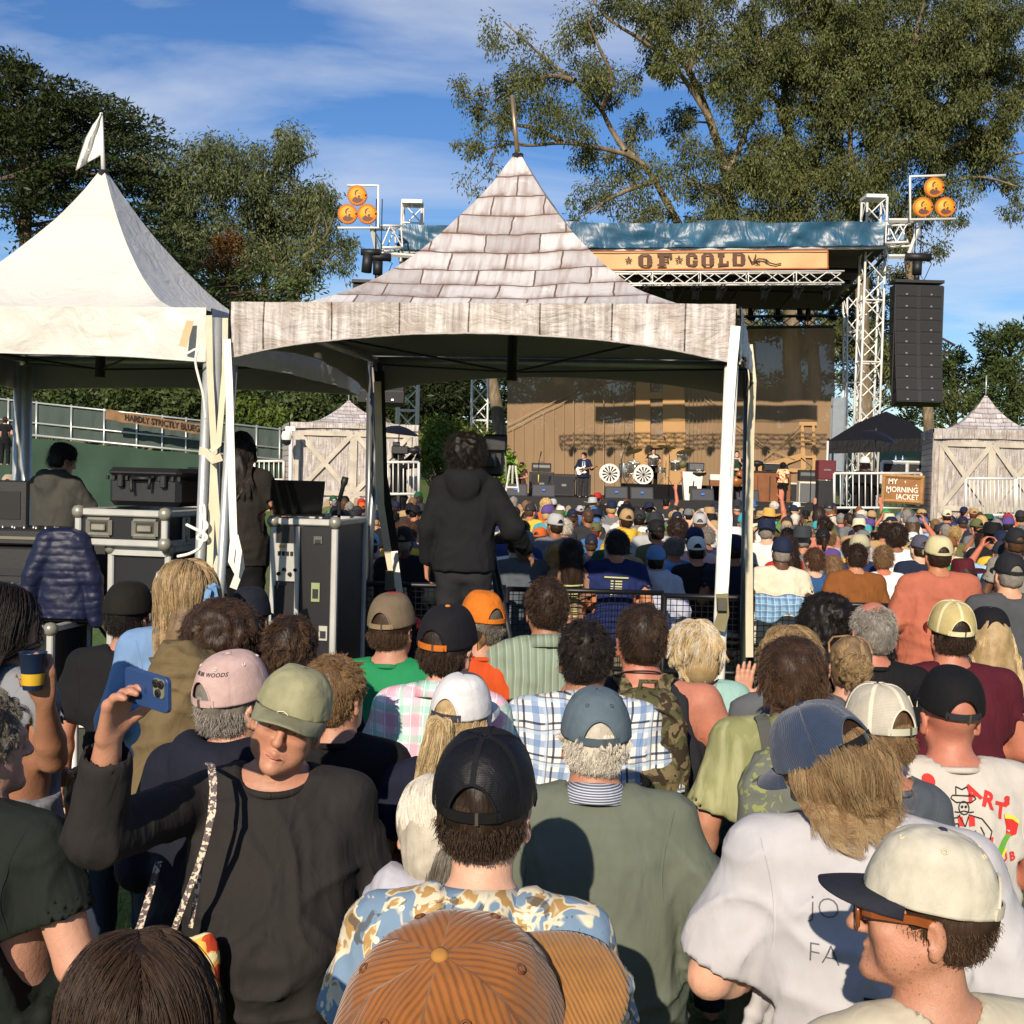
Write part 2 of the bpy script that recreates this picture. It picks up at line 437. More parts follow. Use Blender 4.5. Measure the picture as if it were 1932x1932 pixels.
def hand(F,P_,sd,k=.008,fine=True):
 w,d = P_.wr[sd],P_.fd[sd]; n = (P_.pn[sd]-d*P_.pn[sd].dot(d)).normalized()
 th = P_.__dict__.get('thumb',{}).get(sd)                      # thumb side
 t = d.cross(n)*sd if th is None else Vector(th)
 t = (t-d*t.dot(d)).normalized()
 K = [w+d*.088+t*(.030-.0205*i) for i in range(4)]
 for q in range(4): F.cap(w+t*(.018-.012*q),K[q],.0165,.0125,k=.012)
 for q,L in enumerate((.072,.080,.074,.058)):
  a = P_.curl[sd] if not hasattr(P_.curl[sd],'__len__') else P_.curl[sd][q]; p = K[q]; g = 0; sp = t*(.11-.075*q)*(1 if a < .5 else .2)
  for j,fr in enumerate((.46,.30,.24)):
   g += a*(.8 if j == 0 else 1.0); dr = ((d+sp).normalized()*math.cos(g)+n*math.sin(g)); p2 = p+dr*L*fr
   F.cap(p,p2,.0092-.0008*j,.0088-.0009*j,k=k if j else .012); p = p2
 b = w+d*.022+t*.026+n*.006; o1 = (d*.62+t*.70+n*.35).normalized(); m = b+o1*.045; o2 = (d*.85+t*.30+n*.42).normalized(); e = m+o2*.032
 F.cap(w+d*.012+t*.012,b,.0165,.0145,k=.014); F.cap(b,m,.0145,.0112,k=.010); F.cap(m,e,.0108,.0098,k=.006); F.cap(e,e+o2*.012,.0098,.0088,k=.005)
def head_sdf(F,P_,face=0):
 h = P_.h; hm = P_.hm
 F.cap(P_.__dict__.get('nb',(0,-.030,1.40)),h((0,-.006,1.56)),.062*(P_.w*.5+.5),.054*(P_.w*.5+.5),k=.03)
 F.ell(h((0,-.014,1.655)),(.0755,.096,.096),k=.03,rot=hm)
 F.ell(h((0,.026,1.595)),(.061,.062,.082),k=.03,rot=hm)
 for s in (-1,1): F.cap(h((s*.050,.0,1.575)),h((s*.022,.064,1.533)),.019,.016,k=.025)
 F.ell(h((0,.082,1.529)),(.024,.021,.020),k=.018,rot=hm)
 F.cap(h((-.040,.076,1.654)),h((.040,.076,1.654)),.0135,k=.02)
 if face:
  for s in (-1,1): F.ell(h((s*.0315,.101,1.634)),(.0165,.016,.0125),k=.012,op='s',rot=hm)
  for s in (-1,1):                                              # lids
   F.ell(h((s*.0315,.0795,1.638)),(.0175,.0145,.0095),k=.006,rot=hm); F.ell(h((s*.0315,.0795,1.6265)),(.0165,.0135,.0065),k=.006,rot=hm)
   F.ell(h((s*.043,.066,1.606)),(.022,.02,.018),k=.02,rot=hm)
 F.cap(h((0,.088,1.650)),h((0,.111,1.605)),.0090,.0112,k=.012); F.ell(h((0,.111,1.600)),(.0118,.0118,.0102),k=.008,rot=hm)
 for s in (-1,1):
  F.ell(h((s*.0115,.098,1.597)),(.0085,.0105,.0078),k=.007,rot=hm)
  if face: F.ell(h((s*.0065,.107,1.5865)),(.0042,.005,.004),k=.003,op='s',rot=hm)
 F.cap(h((-.021,.080,1.565)),h((0,.0885,1.5665)),.0052,.0065,k=.010); F.cap(h((.021,.080,1.565)),h((0,.0885,1.5665)),.0052,.0065,k=.010)
 F.cap(h((-.018,.080,1.5535)),h((0,.0875,1.552)),.0058,.0075,k=.010); F.cap(h((.018,.080,1.5535)),h((0,.0875,1.552)),.0058,.0075,k=.010)
 if face:
  for s in (-1,1): F.ell(h((s*.044,.042,1.572)),(.026,.034,.034),k=.02,rot=hm)
  F.cap(h((-.031,.083,1.5665)),h((0,.0975,1.5590)),.0032,k=.004,op='s'); F.cap(h((.031,.083,1.5665)),h((0,.0975,1.5590)),.0032,k=.004,op='s')
  for s in (-1,1): F.cap(h((s*.022,.102,1.600)),h((s*.037,.088,1.558)),.0055,k=.008,op='s')
 for s in (-1,1):
  er = hm @ rotm(s*-24,-8,0)
  F.ell(h((s*.0835,-.014,1.612)),(.0075,.0185,.031),k=.006,rot=er); F.ell(h((s*.081,-.012,1.584)),(.0075,.011,.012),k=.006,rot=er)
  if face >= 0: F.ell(h((s*.0925,-.006,1.614)),(.0075,.0105,.019),k=.005,op='s',rot=er)
def body_mesh(P_,res=.012,face=0,fhead=None,fhand=None,legs=True,extra=None):
 fx,fy,fz = [],[],[]
 pts = [P_.el[s] for s in (-1,1)]+[P_.wr[s]+P_.fd[s]*.2 for s in (-1,1)]+[P_.wr[s] for s in (-1,1)]
 lo = [min([-.24*P_.sh]+[p.x for p in pts])-.06,min([-.18]+[p.y for p in pts])-.06,0.0 if legs else .80]
 hi = [max([.24*P_.sh]+[p.x for p in pts])+.06,max([.2]+[p.y for p in pts])+.06,max([1.77]+[p.z for p in pts])+.06]
 if fhead:
  c = P_.h((0,.005,1.63))
  for f,q,w in ((fx,c.x,.10),(fy,c.y,.125),(fz,c.z,.14)): f.append((q-w,q+w,fhead))
 if fhand:
  for s,hh in fhand.items():
   c = P_.wr[s]+P_.fd[s]*.09
   for f,q in ((fx,c.x),(fy,c.y),(fz,c.z)): f.append((q-.12,q+.12,hh))
 F = Field(axis(lo[0],hi[0],res,fx),axis(lo[1],hi[1],res,fy),axis(lo[2],hi[2],.034,fz+[(.86,2.4,res)]))
 w,b = P_.w,P_.belly
 F.torso([(.84,.155*w,.105*w,0),(.95,.165*w,.11*w,b*.5),(1.06,.148*w,(.10+b*.6)*w,b*.6),(1.2,.158*w,.11*w,b*.3),(1.32,.168*w,.108*w,0),(1.41,.15*w,.085*w,-.012),(1.445,.10,.06,-.02)],k=.03)
 for s in (-1,1):
  F.cap((s*.05,-.028,1.435),P_.shj[s],.050,.052,k=.04)
  F.cap(P_.shj[s],P_.el[s],.050*w,.040*w,k=.03); m = P_.el[s].lerp(P_.wr[s],.3)
  F.cap(P_.el[s],m,.040*w,.041*w,k=.015); F.cap(m,P_.wr[s],.040*w,.0265,k=.015); hand(F,P_,s)
  if legs:
   F.cap((s*.088,0,.88),(s*.10,.015,.49),.088*w,.055,k=.04); F.cap((s*.10,.015,.49),(s*.105,-.02,.09),.054,.036,k=.02)
   F.cap((s*.105,-.045,.045),(s*.125,.13,.035),.038,.033,k=.03)
 head_sdf(F,P_,face)
 if extra: extra(F)
 V,Fc = F.surf(); return relax(V,Fc,1,.35),Fc
def shirt_mesh(P_,kind='tee',res=.012,amp=.010,seed=0,loose=0.0,hem=.80,slv=.62,cuff=.91,neck=.072,stretch=(8.5,8.5,4.2),extra=None):
 """kind: tee, long, tank, hood (long with a hood lying on the back)"""
 pts = [P_.el[s] for s in (-1,1)]+([P_.wr[s] for s in (-1,1)] if kind in ('long','hood') else [])
 lo = [min([-.27*P_.sh]+[p.x for p in pts])-.10,min([-.22]+[p.y for p in pts])-.09,min([hem-.03]+[p.z-.07 for p in pts])]
 hi = [max([.27*P_.sh]+[p.x for p in pts])+.10,max([.24+P_.belly]+[p.y for p in pts])+.09,max([1.60]+[p.z+.09 for p in pts])]
 F = Field(axis(lo[0],hi[0],res),axis(lo[1],hi[1],res),axis(lo[2],hi[2],res))
 w,b,l = P_.w,P_.belly,loose
 F.torso([(hem-.05,.185*w+l*1.3,.135*w+l,b*.3),(.95,.182*w+l*1.2,.135*w+l+b*.3,b*.5),(1.06,.172*w+l,(.122+b*.7)*w+l,b*.6),(1.2,.178*w+l,.126*w+l*.8+b*.2,b*.3),(1.32,.184*w+l*.7,.122*w+l*.4,0),
             (1.41,.163*w,.097*w,-.014),(1.452,.115,.072,-.022)],k=.03,e=2.3)
 for s in (-1,1):
  S,E,Wr = P_.shj[s],P_.el[s],P_.wr[s]
  if kind == 'tank': F.cap((s*.05,-.028,1.435),(s*.105,-.02,1.425),.058,.052,k=.03); continue
  F.cap((s*.045,-.028,1.440),S,.058,.061+l*.3,k=.045)
  d = (E-S).normalized()
  if kind == 'tee':
   e = S+(E-S)*slv; F.cap(S,e+d*.03,.062+l*.3,.064+l*.8,k=.03)
   F2 = e
   def fn(x,y,z,o=e,n=d,S=S):
    t = (x-o.x)*n.x+(y-o.y)*n.y+(z-o.z)*n.z
    X,Y,Z = x-o.x,y-o.y,z-o.z; r = np.sqrt(np.maximum(0,X*X+Y*Y+Z*Z-t*t))
    return np.maximum(-t,r-.15)
   F.op((e.x-.16,e.y-.16,e.z-.16),(e.x+.16,e.y+.16,e.z+.16),fn,0,'s')
   F.cap(e-d*.035,e+d*.05,.054*w,.056*w+l*.7,k=.006,op='s')
  else:
   F.cap(S,E,.061+l*.4,.056+l*.6,k=.03); F.cap(E,E.lerp(Wr,cuff-.01),.057+l*.6,.042+l*.4+(.91-cuff)*.05,k=.02)
   dw = (Wr-E).normalized(); F.cap(E.lerp(Wr,cuff-.05),E.lerp(Wr,cuff+.02),.040+(.91-cuff)*.06,.038+(.91-cuff)*.06,k=.008)
   F.cap(E.lerp(Wr,cuff),E.lerp(Wr,cuff)+dw*.09,.0335+(.91-cuff)*.06,.036+(.91-cuff)*.06,k=.004,op='s')
 nb = Vector(P_.__dict__.get('nb',(0,-.030,1.40))); nt = P_.h((0,-.01,1.54)); nd = (nt-nb).normalized(); c = Vector((0,-.022,1.462))
 if kind == 'hood':
  for a in range(0,9):
   g = math.pi*(a/8)-0;
   F.ell((.095*math.cos(g),-.045-.075*math.sin(g),1.475-.035*math.sin(g)),(.042,.042,.040+.02*math.sin(g)),k=.04)
  F.ell((0,-.135,1.40),(.10,.034,.085),k=.04)
 if kind == 'tank': F.ell((0,.02,1.50),(.088,.13,.12),k=.01,op='s'); [F.ell((s*.215,0,1.36),(.075,.16,.115),k=.01,op='s') for s in (-1,1)]
 F.ell((0,.045,1.488),(neck+.004,neck+.03,.065),k=.01,op='s'); F.cap((0,-.022,1.44),(0,-.01,1.60),neck-.006,neck,k=.008,op='s')
 if extra: extra(F)
 F.plane((0,0,hem),(0,0,-1))
 V,Fc = F.surf(); V = relax(V,Fc,1,.4)
 def near(V):
  m = np.clip(.35+np.abs(1.47-V[:,2])*4,.3,1)
  if kind != 'tank':
   for s in (-1,1):
    a,b_ = (P_.shj[s],P_.el[s]) if kind == 'tee' else (P_.el[s],P_.wr[s]); t = slv if kind == 'tee' else cuff; e = np.array(a.lerp(b_,t)); d = np.array((b_-a).normalized())
    k = (np.abs((V-e) @ d) < .07) & (np.linalg.norm(V-e,axis=1) < .16); m = np.where(k,m*np.clip(np.abs((V-e) @ d)/.07,.1,1),m)
  return m
 return folds(V,Fc,amp,seed,stretch,near),Fc
def legs_mesh(P_,res=.016,seed=0,top=.90,amp=.006,short=None):
 w = P_.w; F = Field(axis(-.26*w,.26*w,res),axis(-.2,.22,res),axis(short or .04,top+.04,res))
 F.torso([(.78,.168*w,.118*w,0),(top+.005,.172*w,.122*w,P_.belly*.3)],k=.03)
 for s in (-1,1):
  F.cap((s*.088,0,.86),(s*.102,.012,.49),.098*w,.074,k=.05); F.cap((s*.102,.012,.49),(s*.108,-.02,.07),.074,.066,k=.02)
 F.plane((0,0,top),(0,0,1)); F.plane((0,0,short or .055),(0,0,-1))
 V,Fc = F.surf(); return folds(relax(V,Fc),Fc,amp,seed,(8,8,6)),Fc
# ---- hair
SCALP_C,SCALP_R = Vector((0,-.014,1.655)),Vector((.0785,.099,.099))
def hair_mesh(P_,style='short',res=.008,seed=0,amp=.006):
 c = P_.h((0,-.03,1.6)); F = Field(axis(c.x-.22,c.x+.22,res),axis(c.y-.22,c.y+.20,res),axis(1.12,c.z+.30,res)); h = P_.h; hm = P_.hm
 if style in ('short','bun','pony','balding'):
  F.ell(h((0,-.018,1.658)),(.083,.100,.102 if style != 'balding' else .09),k=.01,rot=hm); F.ell(h((0,-.05,1.60)),(.066,.052,.072),k=.03,rot=hm)
 if style == 'messy': F.ell(h((0,-.022,1.668)),(.104,.118,.112),k=.01,rot=hm); F.ell(h((0,-.055,1.59)),(.082,.06,.085),k=.03,rot=hm)
 if style == 'curly': F.ell(h((0,-.025,1.668)),(.128,.135,.125),k=.01,rot=hm); F.ell(h((0,-.06,1.58)),(.112,.07,.10),k=.03,rot=hm)
 if style in ('long','bob'):
  F.ell(h((0,-.018,1.658)),(.090,.106,.104),k=.01,rot=hm)
  F.cap(h((0,-.05,1.62)),h((0,-.07,1.50 if style == 'long' else 1.57)),.085,.080,k=.04)
  if style == 'long':
   F.ell(h((0,-.075,1.53)),(.095,.05,.12),k=.04,rot=hm); F.ell(Vector((0,-.115,1.36)),(.10,.036,.17),k=.06)
 if style == 'bun': F.ell(h((0,-.135,1.655)),(.048,.042,.044),k=.012,rot=hm)
 if style == 'pony': F.ell(h((0,-.125,1.64)),(.026,.03,.026),k=.015,rot=hm); F.cap(h((0,-.14,1.63)),Vector((0,-.15,1.34)),.03,.02,k=.03)
 # keep face and neck clear
 F.ell(h((0,.125,1.585)),(.10,.105,.105),k=.012,op='s',rot=hm)
 if style in ('short','bun','pony','messy','balding'): F.ell(h((0,-.02,1.478)),(.15,.15,.085),k=.012,op='s',rot=hm)
 if style == 'balding': F.ell(h((0,.01,1.745)),(.055,.085,.055),k=.01,op='s',rot=hm)
 if style not in ('long','bob','curly'):
  for s in (-1,1): F.ell(h((s*.088,.0,1.605)),(.022,.034,.042),k=.008,op='s',rot=hm)
 V,Fc = F.surf();
 if not len(V): return V,Fc
 V = relax(V,Fc,1); N = vnormals(V,Fc)
 fr = {'curly': 34,'messy': 22}.get(style,26); st = np.array([fr,fr,fr*(.35 if style in ('long','bob','pony') else .8)])
 V = V+N*(amp*(2.2 if style == 'curly' else 1.5 if style == 'messy' else 1)*(vnoise(V*st+seed,seed)+.6*vnoise(V*st*2.1,seed+3)))[:,None]
 return V.astype(np.float32),Fc
def strands(P_,n,L,zone,seed=0,lift=.3,grav=.5,curl=0,freq=60,clump=.25,k=9,fall=None,R_=SCALP_R,C_=SCALP_C,pull=None,jit=.12,Lvar=.35,sweep=(0,0,0),lock=.7,per=26):
 """hair grown from the scalp: zone(unit dirs) picks roots; each strand bends from the normal to the fall"""
 g = np.random.default_rng(seed); D = g.normal(size=(n*12,3)); D /= np.linalg.norm(D,axis=1)[:,None]; D = D[zone(D)][:n]; n = len(D)
 r,c = np.array(R_),np.array(C_); p = c+D*r*.985; N = D/r; N /= np.linalg.norm(N,axis=1)[:,None]
 nz = np.stack([vnoise(D*6+seed,seed+q) for q in range(3)],1)*clump+g.normal(size=(n,3))*.12*jit*4
 Ls = L*(1-Lvar*g.random(n)); st = Ls/(k-1); ph = g.random(n)*6.28; cl = np.stack([vnoise(D*9+50,q) for q in (11,12)],1)*3
 out = [p.copy()]; dn = np.zeros_like(p); dn[:,2] = -1
 fl = dn.copy(); fl[:,1] -= .35; fl[:,0] += .5*np.sign(D[:,0])*np.clip(D[:,2],0,1); long_ = L > .2
 for i in range(1,k):
  t = i/(k-1); q = (p-c)/r; l = np.linalg.norm(q,axis=1); Nc = q/r; Nc /= np.linalg.norm(Nc,axis=1)[:,None]
  tang = fl-Nc*np.sum(fl*Nc,1)[:,None]; tang /= np.maximum(.15,np.linalg.norm(tang,axis=1))[:,None]; near = (np.clip((1.45-l)/.4,0,1)*(q[:,2] > -.5))[:,None]
  dd = Nc*lift*math.exp(-(5 if long_ else 1.6)*t)+tang*(near if long_ else (1-.3*t))+dn*(grav*((1-near) if long_ else t*1.4))+nz*((.25+.35*t) if long_ else (.5+t))+np.array(sweep)*(1-.5*t)
  if pull is not None: v = np.array(pull)-p; dd = dd*.5+v/np.maximum(.02,np.linalg.norm(v,axis=1))[:,None]*1.2*(.4+t)
  dd /= np.linalg.norm(dd,axis=1)[:,None]
  if curl:
   a = ph*.5+cl[:,0]+freq*Ls*t; e1 = np.cross(dd,[.3,.5,.81]); e1 /= np.linalg.norm(e1,axis=1)[:,None]; e2 = np.cross(dd,e1)
   dd = dd+curl*(e1*np.cos(a)[:,None]+e2*np.sin(a)[:,None])
  p = p+dd*st[:,None]; q = (p-c)/(r*1.02); l = np.linalg.norm(q,axis=1); ins = l < 1
  p[ins] = c+(q[ins]/l[ins][:,None])*(r*1.02)
  out.append(p.copy())
 A = np.stack(out,1)
 if lock:                                                        # strands gather into locks towards the tip
  m = max(8,n//per); gi = g.choice(n,m,replace=False); rt = A[:,0]; own = np.concatenate([np.argmin(((q[:,None]-rt[gi][None])**2).sum(2),1) for q in np.array_split(rt,max(1,n//800))])
  t = np.linspace(0,1,k)[None,:,None]; G = A[gi][own]; off = (rt-rt[gi][own])[:,None]*(1-.75*t); A = A+(G+off-A)*(lock*np.minimum(1,t*1.6))
 M = np.array(P_.hm); nk = np.array(NECK)
 A = (A-nk) @ M.T+nk+np.array(P_.dz)
 if fall is not None: A = fall(A)
 return A.astype(np.float32)
def hair_curves(name,A,m,parent,r=.0009):
 cu = bpy.data.hair_curves.new(name); n,k,_ = A.shape; cu.add_curves([k]*n)
 cu.attributes['position'].data.foreach_set('vector',A.ravel())
 ra = cu.attributes.new('radius','FLOAT','POINT'); ra.data.foreach_set('value',np.tile(np.linspace(r,r*.45,k),n).astype(np.float32))
 cu.materials.append(m); o = bpy.data.objects.new(name,cu); return link(o,parent)
def skin(key,col,rough=.5):
 def b(q):
  v = q.co('Object'); c = lin(col)
  f = q.noise(v,16,4); f2 = q.noise(v,5,2)
  a = q.ramp(f,(.2,tuple(x*.80 for x in c)),(.75,tuple(min(1,x*1.1) for x in c)))
  a = q.mix(q.math('MULTIPLY',q.step(q.noise(v,130,4,.65),.5,.75),.4),a,tuple(x*.72 for x in c)); q.bs('Base Color',q.mix(q.step(f2,.4,.75),a,(min(1,c[0]*1.0),c[1]*.86,c[2]*.82)))
  q.bs('Normal',q.bump(q.noise(v,420,3),.35,.0015,q.bump(q.noise(v,70,4,.6),.4,.004)))
  q.bs('Subsurface Weight',.12); q.bs('Subsurface Radius',(.012,.004,.002)); q.bs('Subsurface Scale',1.0)
 return mat(key,rough=rough,spec=.38,build=b)
def hairmat(key,col,col2=None):
 def b(q):
  c = lin(col); c2 = lin(col2) if col2 else tuple(min(1,x*1.8) for x in c)
  hi = q.n('HairInfo') ; v = q.co('Object')
  f = q.noise(v,22,3); r = q.math('ADD',q.math('MULTIPLY',hi.outputs['Random'],.6),q.math('MULTIPLY',f,.6))
  q.bs('Base Color',q.ramp(r,(.2,tuple(x*.7 for x in c)),(.95,c2)))
  q.bs('Normal',q.bump(q.noise(q.co('Object',(1,1,.2)),160,2),.5,.004))
 return mat(key,rough=.5,spec=.25,build=b)
# ---- caps: parametric dome, base plane at head height z0
def cap_parts(P_,root,cm,bm=None,front=1,hgt=.118,a=.0935,b=.112,opening=True,brim=True,seg=72,rows=16,z0=1.652,tilt=0,btn=None,strap=None,panels=6,fm=None,puff=.0,brimL=.072,bcurve=.024,eyelet=None,blab=None,soft=0.0,seam=None,seed=0):
 """crown (panel seams, back opening), brim, button, strap, eyelets, placed on the posed head; front=-1 turns it back to front"""
 hm = P_.hm @ Matrix.Rotation(R(tilt),3,'X'); o0 = P_.h((0,-.014,z0)); bm = bm or cm
 def X(p):
  p = Vector(p)
  if front < 0: p = Vector((-p.x,-p.y,p.z))
  return hm @ p+o0
 th = np.linspace(-math.pi,math.pi,seg,endpoint=False); V = []; UV = []; ow = .50; oh = .40
 def prof(t,f):
  fr = .5+.5*math.cos(t-math.pi/2)
  ph = f*math.pi/2; r = max(0,math.cos(ph))**(.62 if soft == 0 else .7)*(1+puff*math.sin(2*ph)); z = hgt*max(0,math.sin(ph))**1.15*(1+.05*fr*math.sin(2*ph))
  k = math.pi*2/panels; dt = ((t+math.pi/2+k/2) % k)-k/2 if False else ((t-math.pi/2+k/2) % k)-k/2
  gr = 1-.012*math.exp(-(dt/.045)**2)*min(1,r*2)
  x,y = a*r*math.cos(t)*gr,b*r*math.sin(t)*gr
  pc = (math.floor((t-math.pi/2)/k)+.5)*k+math.pi/2; dl = t-pc; rr = math.hypot(x,y)
  return (x,y,z),(rr*math.sin(dl),f*.15,dl)
 for t in th:
  d = ((t+math.pi/2+math.pi) % (2*math.pi))-math.pi
  f0 = 0.0
  if opening and abs(d) < ow: f0 = oh*math.sqrt(max(0,1-(d/ow)**2))
  for j in range(rows+1):
   f = f0+(1-f0)*j/rows; p,u = prof(t,f)
   V.append(p); UV.append(u[:2])
 V = np.array(V); UV = np.array(UV)
 if soft: V = V*(1+soft*(vnoise(V*28+seed,seed)+.6*vnoise(V*60+seed,4)))[:,None]
 n = rows+1; s = np.arange(seg); F = np.concatenate([np.stack([s*n+j,((s+1) % seg)*n+j,((s+1) % seg)*n+j+1,s*n+j+1],1) for j in range(rows)])
 W_ = np.array([X(p) for p in V]); k6 = 2*math.pi/panels;
 cr = mesh_np('cap',W_,F,cm,root,True,UV); md = cr.modifiers.new('thickness','SOLIDIFY'); md.thickness = .0022; md.offset = -1
 if fm:                                                             # front panels in another cloth
  cr.data.materials.append(fm); tt = th[np.repeat(s[None],rows,0).ravel()]; fs = np.abs(((tt-math.pi/2+math.pi) % (2*math.pi))-math.pi) < math.pi/3*(1 if panels == 6 else .9)
  cr.data.polygons.foreach_set('material_index',fs.astype(np.int32))
 if brim:
  ns,ntt = 33,9; Vb = []; UB = []
  for i in range(ns):
   q = -1+2*i/(ns-1); t = math.pi/2-q*1.13; x0,y0 = a*math.cos(t)*1.004,b*math.sin(t)*1.004
   for j in range(ntt):
    f = j/(ntt-1); ext = brimL*(max(0,1-abs(q)**2.6)**.5); x = x0*(1+.10*f*(1-abs(q))); y = y0+ext*f
    z = .004-bcurve*(x/.09)**2*(.25+.75*f)-.012*f*f
    if f == 0: z = .004-bcurve*.25*(x/.09)**2
    Vb.append(X((x,y,z))); UB.append((y*1.0,x))
  Fb = [(i*ntt+j,(i+1)*ntt+j,(i+1)*ntt+j+1,i*ntt+j+1) for i in range(ns-1) for j in range(ntt-1)]
  br = mesh_np('brim',np.array(Vb),np.array(Fb),bm,cr,True,np.array(UB)); md = br.modifiers.new('thickness','SOLIDIFY'); md.thickness = .0035; md.offset = 0
 if btn is not None:
  mb = MB(); mb.lathe([(.0,.0045),(.005,.0042),(.0085,.002),(.009,-.003)][::-1],14,X((0,0,hgt+.0005)),hm); mb.build('button',btn,cr)
 if opening:
  mb = MB(); pts = [X((a*1.0*math.cos(-math.pi/2+d),b*1.0*math.sin(-math.pi/2+d),.010)) for d in np.linspace(-ow*1.15,ow*1.15,13)]
  mb.strap(pts,.019,.004,hm @ Vector((0,0,1))); mb.build('strap',strap or cm,cr)
  if strap is not None and strap is not cm:
   pb = X((.012,-b-.002,.010)); mb = MB(); mb.box(pb,(.006,.006,.022),hm); mb.build('buckle',MATS.get('buckle') or mat('buckle','#8a8578',.35,metal=.8),cr)
  mb = MB(); e = []
  for d in np.linspace(-ow,ow,25):
   f0 = oh*math.sqrt(max(0,1-(d/ow)**2)); p,_ = prof(-math.pi/2+d,f0); e.append(X(np.array(p)*1.003))
  mb.tube(e,.003,5); mb.build('opening_binding',seam or cm,cr)
 if eyelet is not None:
  mb = MB(); k = 2*math.pi/panels
  for i in range(panels):
   p,_ = prof(math.pi/2+(i+.5)*k,.62); p = np.array(p); nn = p/np.array([a*a,b*b,hgt*hgt]); nn /= np.linalg.norm(nn)
   nv = Vector(nn); u = nv.orthogonal().normalized(); w = nv.cross(u)
   mb = MB(); mb.tube([X(Vector(p*1.012)+u*.0045*math.cos(g)+w*.0045*math.sin(g)) for g in np.linspace(0,6.283,10)],.0014,5); mb.build('eyelet',eyelet,cr)
 if seam is not None:
  mb = MB(); k = 2*math.pi/panels
  for i in range(panels):
   t = math.pi/2+i*k; d = ((t+math.pi/2+math.pi) % (2*math.pi))-math.pi
   f0 = oh if (opening and abs(d) < .05) else 0.03
   pp = [X(np.array(prof(t+1e-4,f)[0])*1.008) for f in np.linspace(f0,.97,12)]
   c_ = X((0,0,0)); mb.strap(pp,.011,.002,hm @ Vector((-math.sin(t),math.cos(t),0)) if front > 0 else hm @ Vector((math.sin(t),-math.cos(t),0)))
  mb.build('seam_tape',seam,cr)
 return cr
def hat_mesh(P_,m,root,brimR=.19,hgt=.12,band=None,curl=.25,dent=.25,name='hat',z0=1.662,rx=1.0):
 """wide-brimmed hat"""
 hm,o0 = P_.hm,P_.h((0,-.014,z0)); n = 40; V = []
 prof = [(1.0,-.002),(.97,.03),(.93,.065),(.86,hgt*.85),(.70,hgt),(.35,hgt*.97),(.0,hgt*(1-dent))]
 for r_,z in [(brimR/.1,-.0),(brimR/.1*.85,-.004),(1.25,-.003)]+prof:
  for j in range(n):
   t = 2*math.pi*j/n; w = 1 if r_ < 1.3 else 1; s2 = math.cos(t)**2
   zz = z+(curl*.09*((r_-1)/(brimR/.1-1))**1.5*(s2-.25) if r_ > 1.05 else 0)
   V.append(hm @ Vector((.098*r_*math.cos(t)*(1 if r_ < 1.1 else rx),.113*r_*math.sin(t),zz))+o0)
 k = len(V)//n; F = [(i*n+j,i*n+(j+1) % n,(i+1)*n+(j+1) % n,(i+1)*n+j) for i in range(k-1) for j in range(n)]
 o = mesh_np(name,np.array(V),np.array(F),m,root); md = o.modifiers.new('thickness','SOLIDIFY'); md.thickness = .003
 if band:
  mb = MB(); mb.strap([hm @ Vector((.101*math.cos(t),.116*math.sin(t),.014))+o0 for t in np.linspace(0,6.2832,33)],.024,.003,hm @ Vector((0,0,1))); mb.build('hat_band',band,o)
 return o
def project_print(shirt,txt_or_poly,m,centre,size,name='print',bold=0,spacing=1.0,rot=0,back=True,off=.004,M=None,parent=None,dirn=None):
 """lays flat print on a shirt: lettering or polygons (x to the viewer's right, z up) dropped onto the cloth from behind"""
 if isinstance(txt_or_poly,str): vs,fs = text_mesh(txt_or_poly,size,bold,spacing); vs = [(v.x,v.y) for v in vs]
 else:
  vs,fs = [],[]
  for poly in txt_or_poly: n = len(vs); vs += list(poly); fs.append(list(range(n,n+len(poly))))
 me = shirt.data; bv = BVHTree.FromPolygons([v.co[:] for v in me.vertices],[p.vertices[:] for p in me.polygons])
 c,s = math.cos(R(rot)),math.sin(R(rot)); out = []
 import bmesh
 bm = bmesh.new(); bv_ = [bm.verts.new((x*c-y*s,x*s+y*c,0)) for x,y in vs]
 for f in fs:
  try: bm.faces.new([bv_[i] for i in f])
  except Exception: pass
 bmesh.ops.triangulate(bm,faces=bm.faces[:])
 L = max(.012,size*.35) if isinstance(txt_or_poly,str) else .03
 for _ in range(2):
  es = [e for e in bm.edges if e.calc_length() > L]
  if es: bmesh.ops.subdivide_edges(bm,edges=es,cuts=1,use_grid_fill=False); bmesh.ops.triangulate(bm,faces=bm.faces[:])
 cx,cz = centre; last = -.15; sgn = 1 if back else -1
 for v in bm.verts:
  h = bv.ray_cast(Vector((cx+sgn*v.co.x,-.8*sgn,cz+v.co.y)),Vector((0,sgn,0)))
  y = h[0].y if h[0] is not None else last; last = y
  v.co = (cx+sgn*v.co.x,y-off*sgn,cz+v.co.y)
 pm = bpy.data.meshes.new(name); bm.to_mesh(pm); bm.free(); pm.materials.append(m)
 return link(bpy.data.objects.new(name,pm),parent or shirt)
